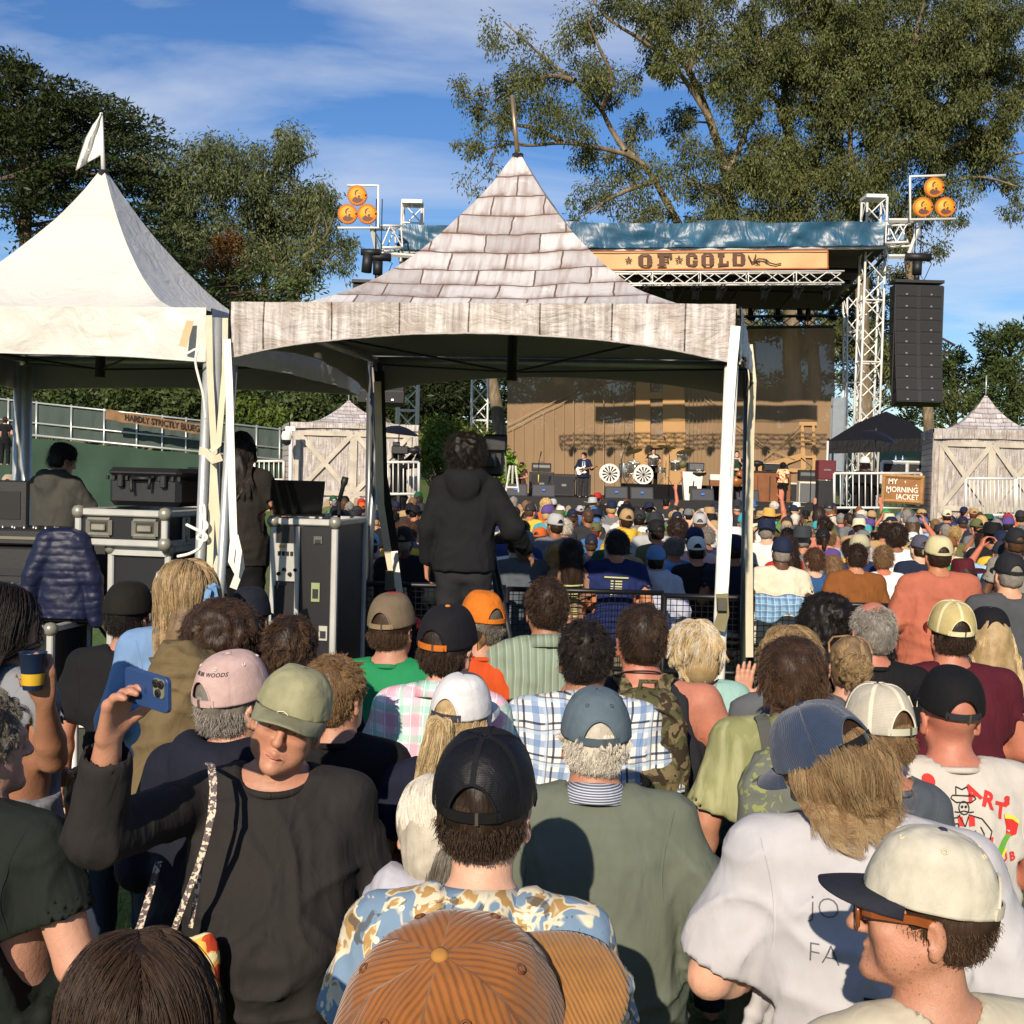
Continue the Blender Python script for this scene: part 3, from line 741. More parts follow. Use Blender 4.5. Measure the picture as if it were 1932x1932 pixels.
# ---------------------------------------------------------------- ground, hill, trees, fence
def grass_ground(q):
 v = q.co('Object'); f = q.noise(v,.35,5); g = q.noise(v,14,4)
 c = q.mix(q.step(f,.4,.62),'#4d6a24','#6b6a36'); c = q.mix(q.step(g,.3,.8),c,'#34491a')
 q.bs('Base Color',c); q.bs('Normal',q.bump(g,.8,.05))
mg = mat('trodden_grass',rough=.95,build=grass_ground)
xs = np.concatenate([np.linspace(-600,-60,10),np.linspace(-55,60,40),np.linspace(75,600,10)]); ys = np.concatenate([np.linspace(-60,60,40),np.linspace(64,140,26),np.linspace(170,1500,12)])
GX,GY = np.meshgrid(xs,ys,indexing='ij')
def hill(x,y):
 h = 2.2/(1+np.exp(-(y-66)/4))*1/(1+np.exp((x+4)/6))+7/(1+np.exp(-(y-95)/9))
 h += 1.6/(1+np.exp(-(y-53)/1.2))*1/(1+np.exp((x+8.5)/1.0))
 return h
GZ = hill(GX,GY)
n1,n2 = GX.shape; I = np.arange(n1*n2).reshape(n1,n2)
gF = np.stack([I[:-1,:-1],I[1:,:-1],I[1:,1:],I[:-1,1:]],-1).reshape(-1,4)
tag(mesh_np('ground',np.stack([GX,GY,GZ],-1).reshape(-1,3),gF,mg),kind='structure')
# grass blades near the camera, where the ground shows between the people
g = np.random.default_rng(3); n = 9000; bx = g.uniform(-2.6,3.2,n); by = g.uniform(1.0,6.0,n); bh = g.uniform(.03,.08,n); a = g.uniform(0,6.28,n)
B = np.stack([bx,by,np.zeros(n)],1); wv = np.stack([np.cos(a),np.sin(a),0*a],1)*.004; tp = np.stack([g.normal(0,.02,n),g.normal(0,.02,n),bh],1)
V = np.stack([B-wv,B+wv,B+tp],1).reshape(-1,3)
tag(mesh_np('grass',V,np.arange(3*n).reshape(-1,3),mat('grass_blade','#55802a',.6,.35),smooth=False),'short green grass underfoot',None,kind='stuff')
def leafmat(key,c1,c2,c3,tr=.2):
 m = bpy.data.materials.new(key); q = NT(m); MATS[key] = m; N = q.t.nodes
 ge = q.n('NewGeometry'); v = q.co('Object')
 c = q.ramp(q.math('ADD',q.math('MULTIPLY',ge.outputs['Random Per Island'],.28),q.math('MULTIPLY',q.noise(v,.55,3),.75)),(.2,c1),(.55,c2),(.9,c3))
 d = q.n('BsdfDiffuse'); q.set(d,0,c); t = q.n('BsdfTranslucent'); q.set(t,0,c); gl = q.n('BsdfGlossy',{'Roughness': .45}); q.set(gl,0,(.5,.55,.55,1))
 mx = q.n('MixShader',{0: tr}); q.t.links.new(d.outputs[0],mx.inputs[1]); q.t.links.new(t.outputs[0],mx.inputs[2])
 m2 = q.n('MixShader',{0: .02}); q.t.links.new(mx.outputs[0],m2.inputs[1]); q.t.links.new(gl.outputs[0],m2.inputs[2]); q.t.links.new(m2.outputs[0],q.out.inputs[0])
 return m
LF_EUC = leafmat('eucalyptus_leaf','#343c22','#5b6038','#85834f'); LF_CYP = leafmat('cypress_spray','#1f2a19','#333d22','#4d5129',.15)
LF_EU2 = leafmat('far_eucalyptus_leaf','#363f2a','#5c6440','#85865e'); LF_PINE = leafmat('pine_needles','#2b3620','#4a5730','#67703e',.15)
LF_BUSH = leafmat('bush_leaf','#354a1e','#5c6c2f','#87893f'); LF_RUST = leafmat('rusty_leaf','#5a4127','#6f5230','#83683e')
def bark(q):
 v = q.co('Object',(1,1,.3)); f = q.noise(v,1.6,5,.6,.6); g = q.noise(v,7,4)
 q.bs('Base Color',q.mix(q.step(g,.35,.7),q.ramp(f,(.3,'#4b3f30'),(.5,'#75674f'),(.72,'#a09174')),'#5f523e')); q.bs('Normal',q.bump(g,.6,.08))
BARK = mat('eucalyptus_bark',rough=.85,build=bark); BARK_D = mat('dark_bark','#51463a',.9,.3,2,.6,8)
def leaves(C,rad,per,L,Wd,droop=.6,g=None,flat=1.0,out=None,lay=0):
 """leaf clumps: C (m,3) centres, rad (m,), diamond leaves that hang"""
 m = len(C); idx = np.repeat(np.arange(m),per); n = len(idx)
 o = g.normal(size=(n,3)); o /= np.linalg.norm(o,axis=1)[:,None]; o *= (g.random(n)**.5)[:,None]; o[:,2] *= flat
 p = C[idx]+o*rad[idx][:,None]
 if lay: p += out[idx]*(np.sum(o*out[idx],1)*lay*rad[idx])[:,None]; p[:,2] -= .10*np.sum((p-C[idx])**2,1)
 d = g.normal(size=(n,3))*(1-droop)+o*.5; d[:,2] -= droop*1.2
 if out is not None: d += out[idx]*1.0
 d /= np.linalg.norm(d,axis=1)[:,None]; s = np.cross(d,g.normal(size=(n,3))); s /= np.maximum(1e-6,np.linalg.norm(s,axis=1))[:,None]
 l = (L*(.6+.8*g.random(n)))[:,None]; w = (Wd*(.7+.6*g.random(n)))[:,None]
 V = np.stack([p,p+d*l*.45+s*w,p+d*l,p+d*l*.45-s*w],1).reshape(-1,3)
 return V
def crown_obj(name,Vs,m,parent):
 V = np.concatenate(Vs); return mesh_np(name,V,np.arange(len(V)).reshape(-1,4),m,parent,smooth=False)
def grow(paths,g,nsub,Ls,rads=(.06,.02),up=.2,clump=(.5,.9),per=60,twigs=3,t0=.25,spread=1.0,droop=.0,every=None):
 """side branches along limb paths -> (tubes, clump centres, clump radii)"""
 tubes,C,Rr = [],[],[]
 for path in paths:
  pts = [Vector(p) for p in path]; n = len(pts); seg = [(pts[i+1]-pts[i]).length for i in range(n-1)]; tot = sum(seg)
  for _ in range(int(nsub*tot)):
   t = t0+(1-t0)*g.random(); s = t*tot; i = 0
   while i < n-2 and s > seg[i]: s -= seg[i]; i += 1
   p = pts[i].lerp(pts[i+1],min(1,s/seg[i])); ax = (pts[i+1]-pts[i]).normalized()
   d = Vector(g.normal(size=3)); d = (d-ax*d.dot(ax)*.4).normalized()*spread+ax*.5+Vector((0,0,up)); d.normalize()
   L = Ls*(.45+.8*g.random()); q = [p]; c = p
   for k in range(4):
    d = (d+Vector(g.normal(size=3))*.22+Vector((0,0,-droop*.25))).normalized(); c = c+d*L/4; q.append(c)
    if k >= 1: C.append(c+Vector(g.normal(size=3))*.25); Rr.append(clump[0]+(clump[1]-clump[0])*g.random())
   tubes.append((q,[rads[0],rads[0]*.7,rads[0]*.5,rads[1],rads[1]*.6]))
   for _t in range(twigs):
    a = q[2+int(g.integers(0,3))]; b = a+Vector(g.normal(size=3)).normalized()*L*.35+Vector((0,0,-droop*.5)); C.append(b); Rr.append(clump[0]*.9); tubes.append(([a,(a+b)/2+Vector((0,0,.1)),b],[rads[1],rads[1]*.8,rads[1]*.5]))
 return tubes,C,Rr
def limbs(paths_r,tubes,name,m,parent):
 mb = MB()
 for p,r in paths_r: mb.tube(p,r,8,cap=False)
 o = mb.build(name,m,parent)
 if tubes:
  mb = MB()
  for p,r in tubes: mb.tube(p,r,4,cap=False)
  mb.build('branches',m,o)['kind'] = 'stuff'
 return o
def px(path,Y,dy=0): return [P(u,v,Y+dy*i/(max(1,len(path)-1))) for i,(u,v) in enumerate(path)]
def smooth(path,it=2):
 for _ in range(it):
  q = [path[0]]
  for a,b in zip(path,path[1:]): q += [a.lerp(b,.25),a.lerp(b,.75)]
  path = q+[path[-1]]
 return path
def fill(pts,Y,dY,g):
 """clump centres through the crown's volume: (u, v, radius px, count)"""
 C = []
 for u,v,r,n in pts:
  for _ in range(n):
   a,k = g.uniform(0,6.28),math.sqrt(g.random()); C.append(P(u+r*k*math.cos(a),v+r*k*math.sin(a)*.9,Y+g.uniform(-dY,dY)))
 return C
def rad(a,b,n): return list(np.linspace(a,b,n))
def eucalyptus(label,base_uv,Y,main,branches,dense,seed,group,leaf=LF_EUC,bk=BARK,r0=.55,nsub=.7,Ls=2.6,per=150,L=.23,Wd=.036,dY=3.2,clump=(.42,.85),dm=1.0,drad=(.5,.95)):
 g = np.random.default_rng(seed); b = P(base_uv[0],base_uv[1],Y); b.z = hill(b.x,b.y)-.2
 root = thing('eucalyptus_tree',label,'tree',b,group=group); inv = -b
 mp = smooth([b]+px(main,Y,1.5)); paths = [mp]; pr = [(mp,rad(r0,.10,len(mp)))]
 for k,br in enumerate(branches):
  q = smooth(px(br,Y,(-3,2.5,-1.5,3)[k % 4])); paths.append(q); pr.append((q,rad(r0*.42,.035,len(q))))
 tb,C,Rr = grow(paths,g,nsub,Ls,(.07,.022),.25,clump,twigs=2,droop=.6)
 # nothing but bare stem low down
 C = np.array([list(c) for c in C]); Rr = np.array(Rr); keep = C[:,2] > b.z+5.5; C,Rr = C[keep],Rr[keep]
 tb = [t for t in tb if t[0][-1].z > b.z+5.5]
 D = fill([(a,b,c,int(n*dm)) for a,b,c,n in dense],Y,dY,g)
 if D: D = np.array([list(c) for c in D]); C = np.concatenate([C,D]); Rr = np.concatenate([Rr,g.uniform(*drad,len(D))])
 V = leaves(C,Rr,per,L,Wd,.62,g,1.1)
 o = limbs([([p+inv for p in a],r) for a,r in pr],[([p+inv for p in a],r) for a,r in tb],'trunk',bk,root)
 crown_obj('crown',[V-np.array(b)],leaf,root); return root
GE = 'tall eucalyptus trees behind the stage'
eucalyptus('leaning eucalyptus with long bare pale limbs reaching left over the shingle tent peak',(1345,860),64,
 [(1345,700),(1330,560),(1290,440),(1262,390),(1222,315),(1165,270)],
 [[(1222,318),(1190,292),(1120,276),(1060,268),(1000,276),(960,270),(905,285)],[(1180,285),(1150,240),(1135,205),(1085,152),(1030,112),(985,72),(950,40)],
     [(1135,205),(1160,150),(1130,90),(1110,40)],[(1085,152),(1040,140),(985,160),(930,190)],[(1240,340),(1180,360),(1140,380),(1120,400)],[(1060,268),(1010,240),(960,235),(915,205)]],
 [(1000,190,62,15),(1060,215,50,9),(955,60,42,6),(1090,60,40,5),(1190,370,62,16),(1250,330,55,10),(1150,130,40,5),(985,120,45,7)],1,GE,r0=.38,nsub=.60,Ls=2.6,per=110,dm=1.4)
eucalyptus('eucalyptus with two bare forked stems, left of the dense crown behind the stage',(1420,860),66,
 [(1420,700),(1395,540),(1385,420),(1372,330),(1340,225),(1300,130),(1262,75),(1200,30)],
 [[(1340,225),(1280,130),(1220,80),(1150,40),(1120,5)],[(1372,330),(1420,220),(1440,120),(1425,20),(1400,-60)],[(1300,130),(1330,50),(1300,-40)],[(1380,380),(1330,350),(1290,340)]],
 [(1330,60,85,30),(1250,40,60,18),(1390,180,60,18),(1430,330,55,16),(1330,290,40,7),(1180,10,40,7),(1300,-70,90,22),(1370,390,60,12)],2,GE,r0=.42,dm=1.7)
eucalyptus('eucalyptus whose pale upright forked stem shows in the middle of the dense crown',(1540,860),68,
 [(1540,700),(1520,560),(1500,430),(1492,300),(1476,200),(1490,100),(1520,-20)],
 [[(1478,205),(1440,165),(1420,110)],[(1484,240),(1530,180),(1560,90),(1600,0)],[(1492,300),(1450,280),(1420,250)],[(1500,420),(1560,330),(1590,260)]],
 [(1500,60,95,40),(1560,170,70,26),(1460,120,60,18),(1530,310,70,24),(1470,390,60,18),(1590,400,60,14),(1500,-70,100,26)],3,GE,r0=.42,dm=2.2)
eucalyptus('broad eucalyptus crown rising above the right end of the blue roof',(1640,860),67,
 [(1630,700),(1625,560),(1630,430),(1660,340),(1730,260),(1790,200),(1850,110),(1890,20)],
 [[(1660,340),(1690,240),(1710,130),(1740,20),(1760,-60)],[(1730,260),(1800,235),(1870,180),(1930,120)],[(1640,390),(1600,300),(1610,190),(1640,80),(1650,-20)],[(1700,290),(1770,290),(1830,262),(1890,270)]],
 [(1700,60,105,58),(1640,180,80,34),(1770,150,90,44),(1840,60,80,30),(1650,330,60,20),(1720,240,70,24),(1880,-20,80,20),(1700,-80,110,30),(1610,60,70,24)],4,GE,r0=.5,dm=2.2)
eucalyptus('low spreading eucalyptus limbs hanging behind the right coin sign',(1760,900),70,
 [(1750,700),(1715,520),(1712,430),(1745,350),(1800,300),(1860,262),(1925,215)],
 [[(1745,350),(1790,345),(1850,330),(1920,352)],[(1800,300),(1860,290),(1930,310)],[(1860,262),(1920,180),(1990,100)],[(1712,430),(1680,380),(1650,350)],[(1850,330),(1880,300),(1960,280)]],
 [(1790,350,55,15),(1860,300,50,9),(1910,210,40,7),(1900,120,45,10),(1700,390,40,9),(1760,390,40,7)],5,GE,r0=.36,nsub=.5,per=110,dm=1.6)
# lower stems and foliage seen under the roof behind the scrim
GB = 'eucalyptus stand behind the tent roofs on the left'
for i,(lab,bu,Y,main,brs,dn) in enumerate([
 ('round topped eucalyptus nearest the cypress above the white tent',360,92,[(365,640),(355,480),(345,380),(340,300)],[[(350,430),(300,350),(275,300)],[(347,400),(400,330),(420,290)]],[(330,330,62,30),(400,330,60,28),(300,420,50,18),(370,430,75,36),(290,310,35,8),(420,480,70,26)]),
 ('tall eucalyptus with loose tufts at its top, right of the stand',500,95,[(500,640),(500,480),(505,380),(520,300),(540,262)],[[(505,400),(455,330),(440,290)],[(512,340),(570,300),(600,290)],[(502,450),(570,410),(620,350)]],[(490,330,55,24),(470,420,70,32),(540,400,60,26),(545,272,26,10),(600,380,34,10),(590,440,45,14),(440,290,20,4),(520,480,60,22)]),
 ('thin open eucalyptus at the right edge of the stand with bare twigs',560,90,[(555,640),(560,540),(580,480),(600,420)],[[(560,540),(610,500),(640,470)],[(556,560),(520,500),(500,450)],[(575,500),(620,440),(632,400)]],[(590,480,40,12),(560,520,40,10),(618,455,22,5)])]):
 eucalyptus(lab,(bu,700),Y,main,brs,dn,20+i,GB,leaf=LF_EU2,r0=.4,nsub=.5 if i == 2 else .7,Ls=3.0,per=90,L=.36,Wd=.055,dm=1 if i == 2 else 1.5,dY=3.5,clump=(.5,1.0),drad=(.8,1.5))
def conifer(label,name,bu,Y,main,dense,seed,leaf,per,L,Wd,flat,group=None,limbs_=(),dY=4,rr=(.9,1.7),droop=.0,bk=BARK_D,r0=.6):
 g = np.random.default_rng(seed); b = P(bu,700,Y); b.z = hill(b.x,b.y)-.2; root = thing(name,label,'tree',b,group=group)
 mp = smooth([b]+px(main,Y)); pr = [(mp,rad(r0,.12,len(mp)))]
 for l in limbs_: q = smooth(px(l,Y-2)); pr.append((q,rad(.25,.05,len(q))))
 D = np.array([list(c) for c in fill(dense,Y,dY,g)]); ax = np.array(b); out = D-ax; out[:,2] = 0; out /= np.linalg.norm(out,axis=1)[:,None]; out[:,2] = .12
 V = leaves(D,g.uniform(*rr,len(D)),per,L,Wd,droop,g,flat,out,1.5 if flat < .4 else 0)
 tb = []
 for c in D[::3]: a = Vector((b.x,b.y,max(b.z+2,c[2]-1.2))); tb.append(([a-b,(a+Vector(c))/2-b+Vector((0,0,.2)),Vector(c)-b],[.09,.06,.03]))
 limbs([([p-b for p in a],r) for a,r in pr],tb,'trunk',bk,root); crown_obj('crown',[V-np.array(b)],leaf,root)
conifer('big dark cypress with flat layered boughs at the left edge behind the white tent','cypress_tree',30,72,[(40,640),(50,420),(50,250),(20,110)],
 [(10,130,38,11),(60,180,75,28),(120,215,65,24),(20,260,60,22),(100,300,70,24),(190,270,55,16),(225,250,34,7),(30,370,60,16),(120,400,70,16),(230,330,45,11),(-60,250,90,24),(260,420,50,11),(300,480,50,9),(215,220,20,4),(170,190,30,4)],31,LF_CYP,170,.36,.06,.13,limbs_=([(60,320),(20,335),(-40,345)],[(60,330),(130,322),(190,330)],[(40,400),(80,360),(110,340)]))
conifer('slender rusty brown conifer standing among the eucalyptus','conifer_tree',430,84,[(430,640),(428,480),(425,430)],[(428,460,20,12),(425,510,32,20),(430,560,42,26)],32,LF_RUST,60,.4,.06,.6,dY=1.2,rr=(.5,1.0),r0=.3)
conifer('dark green conifer below the eucalyptus beside the white tent slope','conifer_tree',330,80,[(330,640),(330,520),(340,470)],[(320,500,34,18),(350,550,55,26),(480,560,60,24),(560,570,45,14)],33,LF_PINE,60,.45,.07,.5,dY=2,rr=(.7,1.2),r0=.3)
conifer('dense dark layered cypress seen between the white towers left of the stage','cypress_tree',830,74,[(830,800),(830,700),(830,600)],[(830,760,60,40),(880,720,55,34),(800,820,50,26),(770,740,50,26),(850,660,60,34),(900,800,40,18)],34,LF_CYP,120,.4,.06,.2,dY=2.5)
for i,(lab,bu,Y,dn) in enumerate([('round dark tree behind the band crew tent and line array',1800,84,[(1790,740,60,34),(1830,700,50,24),(1760,690,50,24),(1740,770,50,24),(1720,640,34,10)]),
  ('umbrella topped pine rising above the right shed tent',1905,82,[(1890,645,34,18),(1925,640,30,14),(1870,660,18,6),(1900,680,18,5)]),('broad dark pine behind the right shed tent roof',1915,80,[(1900,740,55,32),(1860,770,45,22),(1945,720,50,22),(1900,800,60,24)]),
  ('leafy tree behind the right stage tower',1640,76,[(1640,700,60,34),(1600,640,50,26),(1690,640,55,26),(1630,580,50,22),(1700,720,50,22),(1560,560,60,22),(1460,590,60,20)]),('dark tree filling the gap behind the left half of the scrim',1080,79,[(1000,740,60,30),(1080,720,60,30),(1160,740,60,30),(1040,800,70,30),(1150,810,70,30)]),('dark tree filling the gap behind the right half of the scrim',1330,80,[(1250,740,60,30),(1330,720,60,30),(1410,740,60,30),(1500,750,60,30),(1290,810,70,30),(1420,810,80,34),(1540,800,60,24)])]):
 conifer(lab,'pine_tree',bu,Y,[(bu,850),(bu,760),(bu-5,690)],dn,40+i,LF_PINE if i < 3 else LF_EUC,60,.42,.06,.6,dY=2.5,rr=(.6,1.2),r0=.35)
for i,(u,dn) in enumerate(((40,[(0,740,60,30),(60,720,60,30),(110,760,50,24)]),(210,[(170,740,60,30),(240,730,60,30),(280,760,50,24)]),(400,[(340,750,55,26),(410,740,60,30),(470,770,45,20)]),(590,[(540,760,50,24),(610,750,60,28),(680,770,50,24)]))):
 conifer('dark tree on the bank behind the green fence, '+('at the far left','behind the pale trunk','above the lettered fence banner','behind the left shed tent')[i],'pine_tree',u,70,[(u,790),(u,740),(u,690)],dn,90+i,LF_PINE,60,.42,.07,.5,dY=2.5,rr=(.6,1.2),r0=.3)
def bush(label,u,Y,pts,seed,leaf=LF_BUSH,name='bush',per=90,L=.22,Wd=.05,group=None,rr=(.35,.7),z0=0):
 g = np.random.default_rng(seed); b = P(u,880,Y); b.z = hill(b.x,b.y)+z0; root = thing(name,label,'bush' if name == 'bush' else 'plant',b,group=group)
 D = np.array([list(c) for c in fill(pts,Y,1.0,g)]); V = leaves(D,g.uniform(*rr,len(D)),per,L,Wd,.2,g)
 mb = MB()
 for c in D[::2]: mb.tube([(0,0,0),(Vector(c)-b)*.5+Vector((0,0,.2)),Vector(c)-b],[.04,.03,.012],5,cap=False)
 mb.build('stem',BARK_D,root)['kind'] = 'stuff'; crown_obj('foliage',[V-np.array(b)],leaf,root)
GBU = 'bushes on the bank behind the long fence'
for i,(lab,u,Y,pts) in enumerate([('bush behind the fence left of the pale trunk under the white tent',90,62,[(60,770,40,16),(120,765,40,16)]),('rounded bush above the hand painted fence banner',340,58,[(360,775,34,18),(320,790,26,10)]),
      ('sunlit olive bush at the lower end of the fence',480,57,[(450,790,34,16),(505,800,30,12)]),('small round tree-like bush beside the left shed tent',545,60,[(550,778,26,16),(590,770,30,12),(620,800,30,10)]),('dark bush under the white tent valance above the banner',230,64,[(220,760,40,18),(170,770,40,14),(280,755,40,16),(420,750,50,18)])]):
 bush(lab,u,Y,pts,60+i,LF_BUSH if i == 2 else LF_PINE,group=GBU,L=.3,Wd=.07,rr=(.4,.9))
bush('tall feathery green and rust shrubs between the left stage towers',850,50,[(800,850,34,22),(840,830,36,22),(890,850,36,22),(930,860,24,10),(860,890,50,20)],70,LF_BUSH,per=80)
# pale trunks seen left of the scrim and on the bank
def bare_trunk(label,u,Y,path,r):
 b = P(u,880,Y); b.z = hill(b.x,b.y)-.2; root = thing('tree_trunk',label,'tree',b,group='bare eucalyptus trunks')
 q = smooth([b]+px(path,Y)); mb = MB(); mb.tube([p-b for p in q],rad(r,r*.6,len(q)),10,cap=False); mb.build('trunk',BARK,root)
bare_trunk('leaning bare pale trunk left of the stage scrim',948,62,[(945,860),(940,780),(925,700),(900,600)],.42); bare_trunk('second bare trunk half hidden by the scrim edge',1075,60,[(1075,860),(1070,780),(1050,690),(1085,600)],.45)
bare_trunk('thick pale trunk forking behind the right half of the scrim',1430,60,[(1440,860),(1445,780),(1400,700),(1370,620),(1390,560)],.75); bare_trunk('straight trunk behind the right edge of the scrim',1500,61,[(1505,860),(1500,760),(1490,640),(1500,560)],.6)
bare_trunk('pale trunk on the bank above the green fence',282,66,[(282,800),(283,740),(284,660)],.55); bare_trunk('reddish trunk on the bank at the far left',150,68,[(150,800),(150,740),(152,660)],.5)
# ---- long green screened fence on the bank
ft = thing('screened_fence','long chain link fence with green windscreen running down the bank behind the white tent','fence',(0,0,0))
A0,A1 = P(-70,745,50),P(575,815,52); B0,B1 = P(-70,808,50),P(575,872,52)
def screen(q):
 v = q.co('Object'); q.bs('Base Color',q.mix(q.noise(v,.8,4),'#26332e','#3a4a44')); q.bs('Normal',q.bump(q.noise(q.co('Object',(1,1,.3)),2.5,4),.6,.08))
mscr = mat('windscreen',rough=.7,build=screen); mgal = mat('galvanised_pipe','#b9bcb9',.38,.12,9,metal=.55); mgrn = mat('green_fabric','#203c2c',.8,.2,.8,.8,2.2)
us = np.array([0,.055,.13,.21,.31,.405,.5,.575,.645,.715,.785,.855,.925,1.0])
for i,t in enumerate(us):
 a,b = A0.lerp(A1,t),B0.lerp(B1,t); mb = MB(); mb.tube([a+Vector((0,-.05,.08)),b+Vector((0,-.05,-1.2))],.045,8); mb.build('post',mgal,ft)
 if i < len(us)-1:
  a2,b2 = A0.lerp(A1,us[i+1]),B0.lerp(B1,us[i+1]); k = 9; Vv = []
  for r_ in range(5):
   for c in range(k):
    p = a.lerp(b,r_/4).lerp(a2.lerp(b2,r_/4),c/(k-1)); p = p+Vector((0,.03*math.sin(c*1.7+i)*math.sin(math.pi*r_/4)+.02,-.03*math.sin(math.pi*c/(k-1)) if r_ == 0 else 0)); Vv.append(p)
  mesh_np('screen_panel',np.array([list(p) for p in Vv]),np.array([(r_*k+c,r_*k+c+1,(r_+1)*k+c+1,(r_+1)*k+c) for r_ in range(4) for c in range(k-1)]),mscr,ft)
for nm,a,b in (('top_rail',A0,A1),('middle_rail',A0.lerp(B0,.62),A1.lerp(B1,.62)),('bottom_rail',B0,B1)):
 mb = MB(); mb.tube([a+Vector((0,-.06,0)),b+Vector((0,-.06,0))],.04 if nm != 'bottom_rail' else .055,8); mb.build(nm,mgal,ft)
gf = []; k = 60
for r_ in range(9):
 for c in range(k):
  t = c/(k-1); p = B0.lerp(B1,t)+Vector((0,-.12-.22*r_/8,-.08-3.5*r_/8)); w = math.sin(c*.9+r_*.7)*.05+math.sin(c*2.3-r_*1.3)*.03; gf.append((p.x,p.y+w*min(1,r_/2),p.z+(-.06*abs(math.sin(t*20)) if r_ == 0 else 0)))
mesh_np('green_fabric',np.array(gf),np.array([(r_*k+c,r_*k+c+1,(r_+1)*k+c+1,(r_+1)*k+c) for r_ in range(8) for c in range(k-1)]),mgrn,ft)
# hand painted banner on the fence
bn = thing('banner','long brown cloth banner with dark painted lettering tied to the green fence','banner',P(199,775,49.6))
a,b = P(199,772,49.6)-bn.location,P(414,806,50.2)-bn.location; k = 40; Vv = []
for r_ in range(4):
 for c in range(k): p = a.lerp(b,c/(k-1)); Vv.append((p.x,p.y+.03*math.sin(c*1.1+r_),p.z-.42*r_/3+.02*math.sin(c*.8)))
mesh_np('cloth',np.array(Vv),np.array([(r_*k+c,r_*k+c+1,(r_+1)*k+c+1,(r_+1)*k+c) for r_ in range(3) for c in range(k-1)]),mat('burlap','#7d5f42',.9,.25,3,.5,9),bn)
vs,fs = text_mesh('HARDLY STRICTLY BLUEGRASS',.36,.03,1.0); dx = (b-a); L = dx.length; hw = max(abs(v.x) for v in vs); mb = MB()
mb.add([a+dx*(.17+.78*((v.x/hw+1)/2))+Vector((0,-.05,-.21+v.y)) for v in vs],fs); mb.build('lettering',mat('banner_paint','#2b211c',.9),bn)
# ---------------------------------------------------------------- tents
def vinyl(key,col,stain=.1,wr=.5):
 def b(q):
  v = q.co('Object'); c = lin(col); f = q.noise(v,1.6,5); s = q.noise(q.co('Object',(1,1,4)),2.2,5,.6)
  base = q.ramp(f,(.3,tuple(x*(1-stain) for x in c)),(.7,c)); base = q.mix(q.math('MULTIPLY',q.step(s,.58,.72),.35),base,'#a89f8a')
  q.bs('Base Color',base); q.bs('Normal',q.bump(q.noise(v,5,4,.5,1.5),wr,.03,q.bump(q.noise(v,30,3),.15,.006)))
 return mat(key,rough=.42,spec=.4,build=b)
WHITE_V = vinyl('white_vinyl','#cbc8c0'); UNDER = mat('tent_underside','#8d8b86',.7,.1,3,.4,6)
def shingle(q):
 uv = q.n('TexCoord').outputs['UV']; v = q.co('Object')
 nz = q.n('TexNoise',{'Scale': 5.0,'Detail': 4}); q.set(nz,'Vector',uv)
 off = q.n('VectorMath',operation='SUBTRACT'); q.set(off,0,nz.outputs['Color']); q.set(off,1,(.5,.5,.5))
 sc = q.n('VectorMath',operation='SCALE'); q.set(sc,0,off.outputs[0]); sc.inputs['Scale'].default_value = .05
 ad = q.n('VectorMath',operation='ADD'); q.set(ad,0,uv); q.set(ad,1,sc.outputs[0])
 br = q.n('TexBrick',{'Scale': 1.0,'Mortar Size': .0075,'Mortar Smooth': .6,'Brick Width': .37,'Row Height': .185,'Bias': 0.0},offset=.43,squash=1.0)
 br.inputs['Color1'].default_value = C4('#c9c7c6'); br.inputs['Color2'].default_value = C4('#a5a09f'); br.inputs['Mortar'].default_value = C4('#5e4a40'); q.set(br,'Vector',ad.outputs[0])
 st = q.n('Mapping'); q.set(st,0,uv); st.inputs['Scale'].default_value = (22,2.2,1); s = q.noise(st.outputs[0],1.0,4)
 sep = q.n('SeparateXYZ'); q.set(sep,0,ad.outputs[0]); fr = q.math('FRACT',q.math('DIVIDE',sep.outputs[1],.185))
 edge = q.math('POWER',q.math('SUBTRACT',1.0,fr),5.0); top = q.math('POWER',fr,9.0)
 n = q.noise(uv,7,5); c = q.mix(q.math('MULTIPLY',q.step(s,.46,.68),.7),br.outputs[0],'#8f7f7b')
 c = q.mix(q.math('MULTIPLY',q.math('ADD',edge,q.math('MULTIPLY',top,.8)),q.step(n,.36,.58)),c,'#6b4c3c'); c = q.mix(q.math('MULTIPLY',q.step(n,.62,.75),.5),c,'#e4e2e4')
 c = q.mix(br.outputs['Fac'],c,'#5e4a40')
 q.bs('Base Color',c); q.bs('Normal',q.bump(q.noise(v,4,4,.5,1.0),.35,.03))
SHING = mat('shingle_print',rough=.5,spec=.35,build=shingle)
def plank(q,w=.42):
 uv = q.n('TexCoord').outputs['UV']; sep = q.n('SeparateXYZ'); q.set(sep,0,uv)
 fr = q.math('FRACT',q.math('DIVIDE',sep.outputs[0],w)); ln = q.math('LESS_THAN',q.math('ABSOLUTE',q.math('SUBTRACT',fr,.5)),.012)
 st = q.n('Mapping'); q.set(st,0,uv); st.inputs['Scale'].default_value = (30,2.5,1); s = q.noise(st.outputs[0],1,5)
 f = q.noise(uv,3.5,5,.6); c = q.ramp(s,(.3,'#7f7670'),(.52,'#aba39d'),(.72,'#cdc8c4')); c = q.mix(q.step(f,.5,.7),c,'#958578'); c = q.mix(q.math('MULTIPLY',q.step(f,.3,.42),.0),c,'#d8d5d2')
 q.bs('Base Color',q.mix(ln,c,'#463730')); v = q.co('Object')
 q.bs('Normal',q.bump(q.noise(q.co('Object',(1,1,2.2)),6,5,.55,1.5),.55,.03))
PLANK = mat('plank_print',rough=.45,spec=.4,build=plank)
